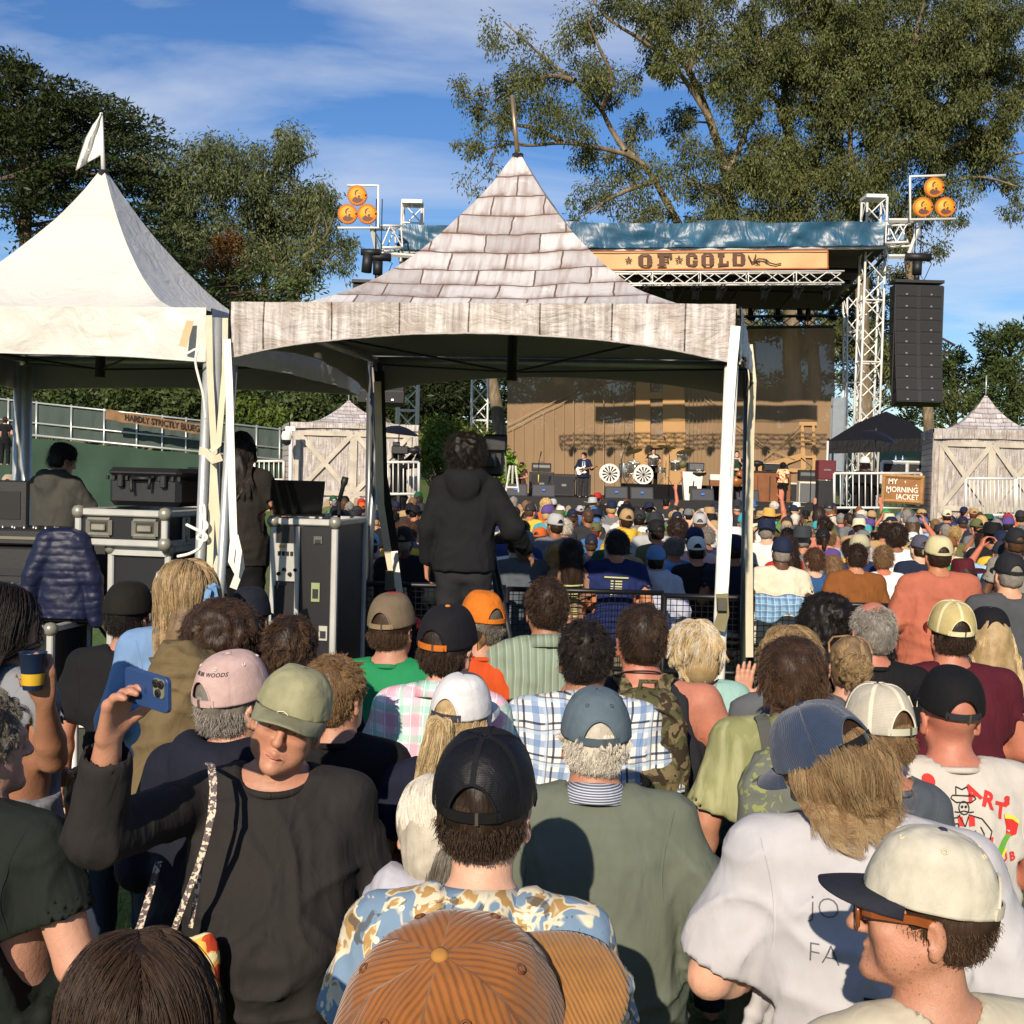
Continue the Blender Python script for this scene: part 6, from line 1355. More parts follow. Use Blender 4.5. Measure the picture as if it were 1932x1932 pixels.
def catch(par,c,w,h,face='y',ver=False):
 """recessed spring handle: dish rim, recess and grip"""
 M_ = Matrix.Rotation(R(90),3,'Z') if face == 'x' else Matrix.Identity(3); f = lambda p: M_ @ Vector(p)+Vector(c); mb = MB()
 for x0,z0,x1,z1 in ((-w/2,-h/2,w/2,-h/2),(-w/2,h/2,w/2,h/2),(-w/2,-h/2,-w/2,h/2),(w/2,-h/2,w/2,h/2)): mb.bar(f((x0,-.012,z0)),f((x1,-.012,z1)),.022)
 hd = mb.build('handle',STEEL,par); mb = MB(); mb.box(f((0,-.006,0)),(w,.008,h),M_); mb.build('recess',DSH,hd); mb = MB()
 gw,gh = (w*.62,h*.42) if not ver else (w*.42,h*.66); mb.bbox(f((0,-.02,0)),(gw,.02,gh) if face == 'y' else (.02,gw,gh),.006); mb.build('grip',STEEL,hd)
 return hd
def flight(name,label,c,rz,w,d,h,z0=0,handles=(),dish=()):
 r_ = thing(name,label,'flight case',c,R(rz)); mb = MB(); mb.box((0,d/2,z0+h/2),(w,d,h)); mb.build('panel_body',LAM,r_); t = .045
 for x in (-w/2,w/2):
  for y in (0,d): mb = MB(); mb.bbox((x,y,z0+h/2),(t,t,h),.008); mb.build('edge_profile',ALE,r_)
  for z in (0,h): mb = MB(); mb.bbox((x,d/2,z0+z),(t,d,t),.008); mb.build('edge_profile',ALE,r_)
 for y in (0,d):
  for z in (0,h): mb = MB(); mb.bbox((0,y,z0+z),(w,t,t),.008); mb.build('edge_profile',ALE,r_)
 for x in (-w/2,w/2):
  for z in (0,h): mb = MB(); mb.lathe([(.0,-.045),(.03,-.038),(.045,-.015),(.045,.015),(.03,.038),(0,.045)],12,(x,-.005,z0+z)); mb.build('ball_corner',STEEL,r_)
 return r_
cx = P(318,970,7.95); c1 = flight('flight_case','black flight case with aluminium edges and two sunken handles, topmost beside the white tent leg',(cx.x-.31,7.95,DK),-10,.62,1.55,.20,1.04)
for x in (-.16,.17): catch(c1,(x,0,1.14),.16,.10)
for y in (.28,1.25): catch(c1,(.31,y,1.13),.07,.16,'x',True)
c2 = flight('flight_case','tall flight case with a latch plate under the wide two handled case',(cx.x-.20,8.0,DK),-10,.41,1.45,.98,.02)
catch(c2,(.02,0,.62),.11,.20,'y',True); catch(c2,(-.16,0,.62),.11,.14); mb = MB(); mb.box((0,-.026,.98),(.40,.012,.05)); mb.build('label_strip',ALE,c2)
for y in (.3,1.15): catch(c2,(.205,y,.55),.07,.16,'x',True)
stk = [(-.02,.28,'#e9e6dc',.14,.15),(-.02,.25,'#2f6ca8',.10,.09),(-.02,.33,'#e8c93d',.11,.04)]
for i,(x,z,col,w,h) in enumerate(stk): mb = MB(); mb.box((x+.08,-.006-.003*i,z),(w,.004,h)); mb.build('sticker',mat('sticker%d' % i,col,.5),c2)
c3x = P(575,980,8.2).x; c3 = flight('flight_case','black equipment rack case with a silver mixer unit in its open left bay',(c3x,8.2,DK),-9,.44,.7,1.18,.02)
mb = MB(); mb.box((-.13,-.012,.92),(.15,.02,.26)); un = mb.build('mixer_unit',mat('unit_silver','#b4b2ab',.4,metal=.4),c3); mb = MB(); [mb.lathe([(.014,0),(.012,.02),(0,.02)],10,(-.17+.04*i,-.024,.84+.03*(i % 2)),Matrix.Rotation(R(90),3,'X')) for i in range(4)]; [mb.box((-.17+.03*i,-.024,.98),(.02,.008,.03)) for i in range(4)]; mb.build('knobs',BLK,un); mb = MB(); mb.box((-.15,-.024,1.03),(.05,.006,.02)); mb.build('display',mat('amber_display','#b58a3c',.4),un)
mb = MB(); mb.box((-.13,-.01,.45),(.16,.02,.62)); mb.build('open_bay',BLK,c3); mb = MB(); mb.bbox((-.04,-.02,.6),(.03,.03,1.14),.006); mb.build('edge_profile',ALE,c3)
for x,z,h,col in ((.09,.72,.13,'#8a9467'),(.03,.38,.11,'#a8a59a'),(.15,.44,.10,'#a8a59a'),(.10,1.08,.05,'#55534e')): mb = MB(); mb.box((x,-.008,z),(.06,.004,h)); s_ = mb.build('sticker',mat('sticker'+col[1:],col,.6),c3); mb = MB(); mb.box((x,-.012,z-.01),(.04,.004,h*.5)); mb.build('print',BLK2,s_)
# moulded carry case on top
pc = thing('carry_case','black moulded carry case lying on the upper flight case','case',P(270,962,8.35),R(-10)); pc.location.z = DK+1.265; mb = MB(); mb.bbox((0,.2,.115),(.54,.40,.21),.035); mb.build('tub',mat('moulded_plastic','#1d1e20',.42,.1,6,.25,220),pc); mb = MB(); mb.bbox((0,.2,.245),(.55,.41,.07),.03); mb.build('lid',MATS['moulded_plastic'],pc)
mb = MB(); [mb.bbox((x,-.02,.185),(.045,.04,.09),.008) for x in (-.16,.16)]; mb.build('latch',BLK2,pc); mb = MB(); mb.tube([(-.075,0,.21),(-.07,-.045,.20),(-.065,-.05,.13),(-.06,-.05,.11)],.012,6); mb.tube([(.075,0,.21),(.07,-.045,.20),(.065,-.05,.13)],.012,6); mb.tube([(-.07,-.04,.205),(.07,-.04,.205)],.014,6); mb.build('handle',BLK2,pc); mb = MB(); [mb.box((-.27+.54*i/11,-.005,.205),(.02,.02,.03)) for i in range(12)]; mb.build('ribs',MATS['moulded_plastic'],pc)
pc2 = thing('carry_case','second dark case behind the moulded carry case, beside the tent leg','case',P(372,962,8.9),R(-10)); pc2.location.z = DK+1.265; mb = MB(); mb.bbox((0,.15,.12),(.40,.3,.24),.03); mb.build('body',MATS['moulded_plastic'],pc2); mb = MB(); mb.tube([(-.08,-.01,.24),(-.07,-.01,.28),(.07,-.01,.28),(.08,-.01,.24)],.012,6); mb.build('handle',BLK2,pc2)
lp = thing('laptop_screen','black back of an open laptop on the equipment rack case','laptop',P(562,972,8.25)); mb = MB(); mb.add([tuple(P(u,v,Y)-lp.location) for u,v,Y in ((512,905,8.1),(614,908,8.1),(607,971,8.25),(517,969,8.25),(512,905,8.13),(614,908,8.13),(607,971,8.28),(517,969,8.28))],[(0,1,2,3),(7,6,5,4),(0,4,5,1),(1,5,6,2),(2,6,7,3),(3,7,4,0)]); mb.build('lid',mat('laptop_black','#0c0c0e',.35),lp); mb = MB(); mb.box((0,.2,.0),(.36,.26,.02)); mb.build('keyboard_base',MATS['laptop_black'],lp)
def gearbox(name,label,cat,u,v,Y,w,h,d,det):
 p = P(u,v,Y); r_ = thing(name,label,cat,p); mb = MB(); mb.bbox((0,d/2,h/2),(w,d,h),.012); mb.build('casing',BLK2,r_); det(r_); return r_
def dcon(r_):
 mb = MB(); [mb.lathe([(.012,0),(.01,.02),(0,.02)],8,(-.28+.05*i,.02+.04*(i % 3),.115)) for i in range(13)]; mb.build('knobs',SILV,r_); mb = MB(); mb.box((0,-.004,.05),(.5,.006,.02)); mb.build('lit_strip',mat('console_strip','#6f6a58',.4),r_)
gearbox('mixing_console','black mixing console at the left edge before the engineer','mixing desk',20,1028,8.3,.62,.11,.6,dcon)
gearbox('display_screen','black back of a screen at the left edge, left of the engineer','screen',12,1000,8.6,.30,.36,.05,lambda r_: (lambda mb: (mb.box((0,-.004,.18),(.2,.006,.2)),mb.build('back_plate',BLK,r_)))(MB()))
def drack(r_): mb = MB(); [mb.box((0,-.006,.05+.09*i),(.4,.01,.05)) for i in range(5)]; mb.build('units',CABG,r_); mb = MB(); [mb.lathe([(.012,0),(0,.012)],8,(-.15+.06*i,-.012,.33),Matrix.Rotation(R(90),3,'X')) for i in range(5)]; mb.build('knobs',SILV,r_)
gearbox('equipment_rack','black rack of units below the console at the left edge','rack',15,1190,8.25,.5,.58,.5,drack)
c4 = flight('flight_case','small open flight case with white edges behind the hanging navy jacket',(P(66,1200,7.75).x,7.75,DK),-8,.22,.5,.48,.0)
# chair with the jacket
ch = thing('folding_chair','black stool with thin splayed legs under the navy jacket','chair',(P(122,1200,8.0).x,8.1,DK)); mb = MB(); mb.bbox((0,.1,.50),(.40,.38,.05),.02); mb.build('seat',BLK2,ch)
for x,y in ((-.05,-.05),(.06,-.08),(-.18,.25),(.18,.25)): mb = MB(); mb.tube([(x*.5,.1+y*.4,.48),(x*2.0,y*1.6,.0)],.012,6); mb.build('leg',BLK2,ch)
mb = MB(); mb.bbox((0,.30,.84),(.42,.05,.42),.02); [mb.tube([(x,.3,.5),(x,.3,.8)],.014,6) for x in (-.16,.16)]; mb.build('backrest',BLK2,ch)
def puff(label):
 o = P(118,1003,7.95); r_ = thing('puffer_jacket',label,'jacket',o); s = 7.95/2250; F = Field(axis(-.34,.36,.010),axis(-.16,.30,.010),axis(-.74,.06,.0085))
 F.torso([(-.58,.17,.075,.02),(-.3,.165,.08,.02),(-.1,.15,.075,.02),(.0,.11,.06,.02),(.02,.06,.03,.02)],k=.03); F.cap((-.10,0,-.06),(-.19,-.02,-.30),.075,.07,k=.03); F.cap((-.19,-.02,-.30),(-.235,-.03,-.60),.068,.05,k=.02); F.cap((.12,.02,-.06),(.20,.03,-.32),.07,.065,k=.03); F.cap((.20,.03,-.32),(.22,.05,-.60),.065,.05,k=.02); F.cap((.055,-.10,-.64),(.075,-.1,-.05),.03,.02,k=.02,op='s')
 V,Fc = F.surf(); V = relax(V,Fc); N = vnormals(V,Fc); q = V[:,2]*1.0+.03*vnoise(V*6); ring = np.abs(np.sin(q*math.pi/.05+.5*vnoise(V*7+4))); V = V+N*(.0085*(ring**.4-.6)*(.6+.6*vnoise(V*9+2))+.007*vnoise(V*16)+.003*vnoise(V*40))[:,None]
 body = mesh_np('shell',V,Fc,mat('puffer_nylon','#151a35',.5,.15,6,.4,50,spec=.35),r_); F = Field(axis(-.30,-.16,.009),axis(-.1,.06,.009),axis(-.70,-.56,.009)); F.cap((-.232,-.03,-.585),(-.238,-.03,-.66),.045,.042,k=0); V,Fc = F.surf(); mesh_np('cuff',folds(V,Fc,.004,1),Fc,fabric('dark_navy_cuff','#11131f'),r_)
puff('navy quilted puffer jacket hung over the chair back below the engineer')
# microphone stand between the cases and the tent poles
ms = thing('microphone_stand','black talkback microphone stand beside the equipment rack case','microphone stand',(P(640,1000,8.6).x,8.6,DK)); t = P(640,945,8.6)-ms.location; mb = MB(); mb.tube([(0,0,0),t],.012,6); [mb.tube([(0,0,.25),(.25*math.cos(a),.25*math.sin(a),0)],.01,5) for a in (.5,2.6,4.7)]; mb.build('stand',BLK,ms); mb = MB(); d = P(652,900,8.6)-P(640,945,8.6); mb.tube([t,t+d*.6,t+d*.75,t+d],[.016,.016,.026,.024],8); mb.build('microphone',BLK2,ms)
# crowd barrier: black panels of wire mesh
WIRE = mat('black_wire','#101012',.45)
for i,(ua,ub,va,vb,lab) in enumerate(((660,955,1101,1108,'black mesh crowd barrier panel behind the tent poles'),(957,1252,1108,1122,'black mesh crowd barrier panel right of the camera operator'),(1254,1525,1119,1136,'black mesh crowd barrier panel behind the right tent legs'),(1530,1740,1138,1146,'black mesh crowd barrier panel right of the draped plaid shirt'))):
 Y = 9.95-.05*i; a,b = P(ua,va,Y),P(ub,vb,Y); r_ = thing('crowd_barrier',lab,'barrier',(a.x,Y,0),group='black mesh crowd barriers'); L = b.x-a.x; z = (a.z+b.z)/2; mb = MB()
 for z_ in (z,.62,.12): mb.tube([(0,0,z_),(L,0,z_)],.022,8)
 for x in (0,L): mb.tube([(x,0,0),(x,0,z)],.022,8)
 mb.build('frame',WIRE,r_); mb = MB(); n = int(L/.05)
 for k in range(1,n): mb.bar((L*k/n,0,.12),(L*k/n,0,z),.0045)
 for k in range(1,int(z/.05)): mb.bar((0,0,.12+k*.05),(L,0,.12+k*.05),.0045) if .12+k*.05 < z else None
 o = mb.build('wire_mesh',WIRE,r_); o['kind'] = 'stuff'; mb = MB(); [mb.bar((x,0,.03),(x,.5,.03),.04) for x in (.1,L-.1)]; mb.build('foot',WIRE,r_)
def stripes(q,v,base,lines,wob=.012):
 """woven bands: (axis, period, offset, width, colour, strength)"""
 nz = q.n('TexNoise',{'Scale': 3.0,'Detail': 2}); q.set(nz,'Vector',v); s = q.n('SeparateXYZ'); q.set(s,0,v); c = q.mix(1,base,base); n_ = q.n('SeparateXYZ'); q.set(n_,0,nz.outputs['Color'])
 for ax,per,off,w,col,st in lines:
  x = q.math('ADD',s.outputs['XYZ'.index(ax)],q.math('MULTIPLY',q.math('SUBTRACT',n_.outputs[0 if ax == 'Z' else 1],.5),wob*6)); f = q.math('FRACT',q.math('DIVIDE',q.math('ADD',x,off+9*per),per)); m_ = q.math('LESS_THAN',f,w/per); c = q.mix(q.math('MULTIPLY',m_,st),c,col)
 return c
# plaid shirt hung on the barrier
PLB = fabric('blue_plaid_flannel','#7fa3bd',pat=lambda q,v: stripes(q,v,'#7ea2bd',[('X',.055,0,.022,'#3f6288',.6),('Z',.05,0,.02,'#44678c',.6),('X',.055,.03,.004,'#c5cbd0',.6),('Z',.05,.03,.004,'#c5cbd0',.6)]))
ps = thing('plaid_shirt','blue plaid flannel shirt draped over the black crowd barrier','shirt',P(1467,1132,9.8)); o = ps.location; V = []; k = 22
for i in range(k):
 for j in range(14):
  t = i/(k-1); s = j/13; p = P(1424+92*t,1127,9.8)-o; L = [0,.03,.06][min(2,j)] if j < 3 else .06+(s-.2)*.15*(1+.3*math.sin(t*7)); y = -.035-.012*math.sin(t*19)*min(1,s*3) if j > 2 else [.06,.02,-.02][j]; V.append((p.x,y,.025+[-.05,.01,.0][min(j,2)]-(L if j > 2 else 0)+.01*math.sin(t*11)))
mesh_np('cloth',np.array(V),np.array([(i*14+j,(i+1)*14+j,(i+1)*14+j+1,i*14+j+1) for i in range(k-1) for j in range(13)]),PLB,ps).modifiers.new('thickness','SOLIDIFY').thickness = .006
# art barrier at the left edge
ab = thing('barrier_panel','white framed barrier panel painted tan with dark scrolls and red dots, lower left','barrier',P(108,1600,5.2)); o = ab.location; q = [P(u,v,5.2)-o for u,v in ((40,1316),(139,1316),(139,1980),(40,1980))];
q[0].x -= .9; q[3].x -= .9; mb = MB(); mb.tube([q[0],q[1]],.028,10); [mb.tube([a,b],.016,8) for a,b in ((q[1],q[2]),(P(85,1318,5.2)-o,P(85,1980,5.2)-o),(q[0],q[3]))]; mb.build('frame',ALU,ab); mb = MB(); mb.box((q[0]+q[1]+q[2]+q[3])/4+Vector((0,.03,-.05)),((q[1]-q[0]).length,.012,(q[1]-q[2]).length-.12)); mb.build('board',mat('art_tan','#c9a27a',.7,.2,5),ab)
mb = MB(); g = random.Random(2)
for i in range(70):
 x,z = q[1].x-g.random()*1.25,q[1].z-.12-g.random()*1.0; a0 = g.random()*6.28; L = 2.0+g.random()*2.4; r_ = .03+.035*g.random(); mb.tube([(x+r_*(1-.12*k)*math.cos(a0+L*k/7),.02,z+r_*(1-.12*k)*math.sin(a0+L*k/7)) for k in range(8)],.0035,4)
mb.build('scroll_print',mat('art_ink','#2c211b',.7),ab); mb = MB(); [mb.lathe([(0,0),(.028,0)],18,(P(u,v,5.2)-o)+Vector((0,.016,0)),Matrix.Rotation(R(90),3,'X')) for u,v in ((105,1500),(60,1560),(118,1640))]; mb.build('red_dot_print',mat('art_red','#a5281f',.6),ab)
# ---------------------------------------------------------------- people near the camera
SK = {k: skin('skin_'+k,c) for k,c in (('fair','#bf937c'),('tan','#b08067'),('red','#b3755f'),('olive','#9c7056'),('dark','#5f4031'),('pale','#d2a58c'))}
HM = {k: hairmat('hair_'+k,a,b) for k,a,b in (('black','#120e0c','#2b221d'),('brown','#2e2018','#5d4430'),('dark','#1d1511','#463324'),('lightbrown','#5c452f','#94754f'),('blond','#a3875c','#d8c194'),('white','#b9ae9b','#e8e0d0'),('grey','#6f6860','#a9a298'),('dirty','#6b5640','#b3976c'),('grizzled','#4b443d','#8b8377'))}
JEAN = fabric('dark_denim','#232b3b'); JEANL = fabric('light_denim','#8b9fb3'); KHA = fabric('khaki_twill','#77705a'); BLKT = fabric('black_twill','#131315'); GRYT = fabric('grey_twill','#6d6a70')
Z_FULL = lambda D: (D[:,2] > -.50+1.15*np.clip(D[:,1]+.1,0,1)) & ~((D[:,1] > .62) & (D[:,2] < .62))
Z_NAPE = lambda D: (D[:,2] < .12) & (D[:,2] > -.62) & (D[:,1] < .22)
Z_LOW = lambda D: (D[:,2] < .25) & (D[:,2] > -.45) & (D[:,1] < .35)
def to_local(u,v,Y,yaw,head,ex,pts):
 p_ = Pose(head=head,dz=.02); top = P(u,v,Y); hc = p_.h((0,-.014,1.66)); s = top.z/p_.h((0,-.014,1.752+ex)).z; M_ = Matrix.Rotation(R(yaw),3,'Z'); r0 = Vector((top.x,Y,0))-M_ @ Vector((hc.x,hc.y,0))*s
 return [M_.transposed() @ (P(*q)-r0)/s for q in pts]
STY = {
 'short': dict(n=9000,L=.026,zone=Z_FULL,lift=.3,grav=.2,clump=.5),'buzz': dict(n=7000,L=.012,zone=Z_FULL,lift=1,grav=.0,clump=.3),'wavy': dict(n=11000,L=.042,zone=Z_FULL,lift=.26,grav=.3,curl=.45,freq=80,clump=.75),
 'messy': dict(n=15000,L=.10,zone=Z_FULL,lift=.55,grav=.6,curl=.45,freq=55,clump=.75,k=11),'curly': dict(n=14000,L=.10,zone=Z_FULL,lift=.9,grav=.25,curl=1.0,freq=170,clump=.5,k=14),'nape': dict(n=9000,L=.035,zone=Z_NAPE,lift=.25,grav=.6,clump=.4),'napewhite': dict(n=7500,L=.06,zone=Z_NAPE,lift=.45,grav=.5,curl=.5,freq=80,clump=.6),
 'long': dict(n=14000,L=.42,zone=Z_FULL,lift=.22,grav=1.0,curl=.12,freq=26,clump=.28,k=14),'longcap': dict(n=10000,L=.36,zone=Z_LOW,lift=.25,grav=1.0,curl=.22,freq=34,clump=.4,k=13),'bob': dict(n=15000,L=.14,zone=Z_FULL,lift=.25,grav=.8,curl=.35,freq=50,clump=.6,k=11),'fringe': dict(n=5000,L=.05,zone=Z_NAPE,lift=.5,grav=.4,clump=.4)}
def fallout(A):
 """long hair stays behind the shoulders and on the back"""
 y,z = A[...,1],A[...,2]; back = np.interp(z,[.9,1.2,1.38,1.46,1.54],[-.17,-.165,-.145,-.115,-.07]); inn = (z < 1.52) & (np.abs(A[...,0]) < .2) & (y > back); A[...,1] = np.where(inn,back-.004*np.abs(np.sin(A[...,0]*90)),y); return A
PEOPLE = {}
def fuzz(V,F,m,parent,n,L,r=.00055,region=None,seed=1,down=.8,name='hair_strands'):
 if not n: return
 g = np.random.default_rng(seed); N = vnormals(V,F); i = g.integers(0,len(V),n*3)
 if region is not None: i = i[region(V[i])]
 i = i[:n]; p = V[i]+g.normal(size=(len(i),3))*.003; nn = N[i]; d0 = nn*.5+np.array([0,0,-down])-nn*(np.array([0,0,-down]) @ nn.T)[:,None]+g.normal(size=p.shape)*.35; l = (L*(.5+g.random(len(i)))*np.clip(.3+(p[:,2]-p[:,2].min())/.09,.3,1))[:,None]
 return hair_curves(name,np.stack([p,p+d0*l*.5+nn*l*.12,p+d0*l+nn*l*.05-np.array([0,0,.15])*l],1).astype(np.float32),m,parent,r)
def person(key,label,u,v,Y,yaw=0,head=(0,0,0),sk='fair',arms=('front','front'),w=1.0,sh=1.0,belly=0.,shirt=('tee',None,{}),legs=JEAN,hair=None,hm='brown',strand=None,cap=None,face=0,res=.010,fhead=None,fhand=None,lean=(0,0),group=None,extra_top=None,legs_kw={},nb=None,thumb=None,fz=.010,dz=.032):
 pz = Pose(arms,head,w,sh,belly,dz)
 if nb: pz.nb = nb
 if thumb: pz.thumb = thumb
 top = P(u,v,Y); hc = pz.h((0,-.014,1.66)); ex = extra_top if extra_top is not None else (.028 if cap else {'curly': .045,'messy': .03}.get(hair,.012) if hair else .0); tl = pz.h((0,-.014,1.752+ex)); s = top.z/tl.z
 if not .80 < s < 1.12: print('SCALE',key,round(s,3))
 root = thing('person',label,'person',(0,0,0),R(yaw),group); off = Matrix.Rotation(R(yaw),3,'Z') @ Vector((hc.x,hc.y,0))*s; root.location = (top.x-off.x,Y-off.y,0); root.scale = (s,s,s); root.rotation_euler = (R(lean[0]),R(lean[1]),R(yaw))
 V,F = body_mesh(pz,res*1.6,face,fhead or (.0065 if Y < 3 else .009 if Y < 4.3 else .011),fhand); mesh_np('body',V,F,SK[sk] if isinstance(sk,str) else sk,root)
 kind,m,kw = shirt; kw = dict(kw); mat2 = kw.pop('collar',None); V,F = shirt_mesh(pz,kind,res if Y < 3.3 else res*1.3,seed=abs(hash(key)) % 1 + sum(map(ord,key)) % 17,**kw); so = mesh_np({'tee': 'shirt','long': 'shirt','tank': 'vest','hood': 'hooded_top'}[kind],V,F,m,root)
 if kind in ('tee','long') and mat2 != 'none':
  nk = kw.get('neck',.072); mb = MB(); n = 34
  if mat2 is None: mb.tube([(nk*1.0*math.sin(t),-.015+nk*1.02*math.cos(t)+.012*math.cos(t),1.446-.016*math.cos(t)) for t in np.linspace(0,6.2832,n)],.0075,6,cap=False,flat=1.3); mb.build('neckband',m,so)
  else:                                                           # folded shirt collar
   rr = [(.064,1.484),(.069,1.490),(.084,1.465),(.096,1.436)]; Vc = [(r_*math.sin(t),-.02+r_*1.12*math.cos(t),z-.018*math.cos(t)+(.0 if r_ < .08 else -.006*math.cos(t))) for r_,z in rr for t in np.linspace(.55,5.733,n)]; c_ = mesh_np('collar',np.array(Vc),np.array([(i*n+j,i*n+j+1,(i+1)*n+j+1,(i+1)*n+j) for i in range(3) for j in range(n-1)]),mat2,so); c_.modifiers.new('thickness','SOLIDIFY').thickness = .003
 V,F = legs_mesh(pz,.03,seed=3,top=max(.86,kw.get('hem',.80)+.07),**legs_kw); mesh_np('trousers',V,F,legs,root)
 ho = None
 if hair: V,F = hair_mesh(pz,hair,.0088 if Y < 3.3 else .0115,seed=len(key)); ho = mesh_np('hair',V,F,HM[hm],root); fuzz(V,F,HM[hm],ho,0 if hair in ('long','bob','bun') else 5200 if Y < 6 else 2500,fz if Y < 6 else .03,region=(lambda p: ((p-np.array(NECK+pz.dz)) @ np.array(pz.hm))[:,2] < .125) if cap else None)
 if strand:
  for st in ([strand] if isinstance(strand,(str,dict)) else strand):
   d = dict(STY[st]) if isinstance(st,str) else {**STY[st['base']],**{k: v for k,v in st.items() if k != 'base'}}
   if d.pop('fall',None) or (isinstance(st,str) and 'long' in st) or (isinstance(st,dict) and 'long' in st['base']): d['fall'] = fallout
   if hair in ('long','bob') and 'R_' not in d and not cap: d['R_'] = Vector((.0925,.109,.107)); d['C_'] = Vector((0,-.018,1.658))
   r_ = d.pop('r',.0011)*(.42 if Y < 3.6 else .6); d['n'] = int(d['n']*(1.7 if Y < 3.6 else 1)); d['L'] = d['L']*1.0; hm2 = d.pop('hm',hm); hair_curves('hair_strands',strands(pz,seed=len(key)*7+3,**d),HM[hm2],ho or root,r_)
 co = None
 if Y < 5.2 and kind != 'tank':
  bv = BVHTree.FromPolygons([v.co[:] for v in so.data.vertices],[p_.vertices[:] for p_ in so.data.polygons])
  for sd in (-1,1):
   mb = MB(); pts = []
   for t in np.linspace(0,1,14):
    hh = bv.ray_cast(Vector((sd*(.172*pz.sh-.03*math.sin(t*2.2)+.5*kw.get('loose',0)),-.6,1.44-.22*t)),Vector((0,1,0)))
    if hh[0] is not None: pts.append(hh[0]+Vector((0,.0004,0)))
   if len(pts) > 3: mb.tube(pts,.0022,4,cap=False); mb.build('seam',m,so)
 if cap: c = dict(cap); cm = c.pop('m'); co = cap_parts(pz,root,cm,**c)
 PEOPLE[key] = dict(root=root,pose=pz,shirt=so,s=s,cap=co,hair=ho); return root
def wpos(key,p):
 d = PEOPLE[key]; r = d['root']; return r.location+(r.rotation_euler.to_matrix() @ (Vector(p)*d['s']))
def capm(key,col,cord=0,mesh=False,rough=.85):
 """cap cloth; cord = corduroy wale width; mesh = open trucker net"""
 def b(q):
  uv = q.n('TexCoord').outputs['UV']; v = q.co('Object'); c = lin(col); f = q.noise(v,22,4); base = q.ramp(f,(.3,tuple(x*.85 for x in c)),(.7,tuple(min(1,x*1.1) for x in c))); sp = q.n('SeparateXYZ'); q.set(sp,0,uv)
  if cord:
   nzz = q.noise(v,34,3); w = q.math('SINE',q.math('ADD',q.math('MULTIPLY',sp.outputs[0],6.2832/cord),q.math('MULTIPLY',nzz,3.2))); h = q.step(w,-1,.35); base = q.mix(q.math('MULTIPLY',q.math('SUBTRACT',1.0,h),q.math('MULTIPLY',q.noise(v,60,3),1.05)),base,tuple(x*.35 for x in c)); q.bs('Normal',q.bump(h,.7,.0011,q.bump(q.noise(v,14,3),.35,.008))); q.bs('Sheen Weight',.25)
  else: q.bs('Normal',q.bump(q.noise(v,900,1),.3,.0008,q.bump(q.noise(v,26,4,.5,.8),.4,.008)))
  q.bs('Base Color',base)
  if mesh:
   k = 6.2832/.0062; a = q.math('SINE',q.math('MULTIPLY',q.math('ADD',sp.outputs[0],q.math('MULTIPLY',sp.outputs[1],.9)),k)); b_ = q.math('SINE',q.math('MULTIPLY',q.math('SUBTRACT',sp.outputs[0],q.math('MULTIPLY',sp.outputs[1],.9)),k)); hole = q.math('GREATER_THAN',q.math('MULTIPLY',a,b_),.28); q.bs('Alpha',q.math('SUBTRACT',1.0,q.math('MULTIPLY',hole,mesh)))
 return mat('cap_'+key,rough=rough,spec=.25,build=b)
def T(m,kind='tee',**kw): return (kind,m,kw)
FB = lambda n,c,**k: fabric(n,c,**k)
WT = fabric('white_cotton','#b9b6b1',fold=.35); CRT = fabric('cream_cotton','#b8b09a',fold=.35); BT = fabric('black_cotton','#121214',fold=.6); CHT = fabric('charcoal_cotton','#262322',fold=.7)
# --- front row
BR_C = capm('brown_cord','#8a5426',.0068); BR_B = capm('brown_cord_brim','#9a6a34',.0050)
person('brown_cap','person seen from above in a tan brown corduroy cap, at the bottom centre',852,1735,1.20,yaw=-8,head=Matrix.Rotation(R(32),3,'X') @ rotm(-60,-2,0),arms=('front','front'),shirt=T(FB('rust_shirt','#6b3f24')),hair='short',hm='brown',cap=dict(m=BR_C,bm=BR_B,seg=144,rows=30,hgt=.112,a=.098,b=.117,opening=False,btn=capm('brown_button','#a87738'),eyelet=mat('brown_thread','#6a3d1b'),brimL=.074,bcurve=.012,tilt=2,soft=.024),res=.012)
CREAMC = capm('cream_canvas','#b9b3a1')
person('cream_cap','man in a white cap with navy brim and brown sunglasses, facing left in cream',1762,1552,1.86,yaw=12,head=(64,-2,2),sk='tan',arms=('down','down'),w=1.04,shirt=T(CRT,loose=.01,amp=.006),dz=.004,hair='short',hm='brown',fz=.005,strand=dict(base='nape',L=.010,n=5200,lift=.6,lock=0),cap=dict(m=CREAMC,bm=capm('navy_brim','#23252e'),btn=capm('navy_button','#2d2b45'),seg=120,rows=26,hgt=.116,eyelet=mat('cream_thread','#c9bd9f'),strap=CREAMC,tilt=9,soft=.024,bcurve=.016),face=1,fhead=.0045,res=.0085)
person('dark_hair_woman','woman with dark brown straight hair seen from above at the bottom left',262,1762,1.52,yaw=6,head=(14,-6,0),arms=('front','front'),w=.9,sh=.9,shirt=T(FB('dark_plum','#241a1e')),hair='long',hm='dark',strand=[dict(base='long',n=15000,r=.0013,L=.36,lift=.10,clump=.08,jit=.04,curl=.03,lock=.5),dict(base='long',n=1500,L=.36,lift=.2,clump=.2,r=.0009)],res=.012)
person('dark_tee_man','grey haired bearded man in a dark green tee cut by the left edge, grey trousers',-42,1300,2.7,yaw=-18,head=(-25,0,0),sk='fair',arms=('down',((.30,-.02,1.13),(.26,.14,.96),(-.3,.6,-.4),(-1,0,0),.6)),w=1.16,sh=1.12,belly=.05,shirt=T(FB('dark_green_cotton','#171c18',fold=.7),loose=.02,hem=.86),legs=GRYT,hair='short',hm='grizzled',strand=dict(base='wavy',L=.055,curl=.7),res=.010)
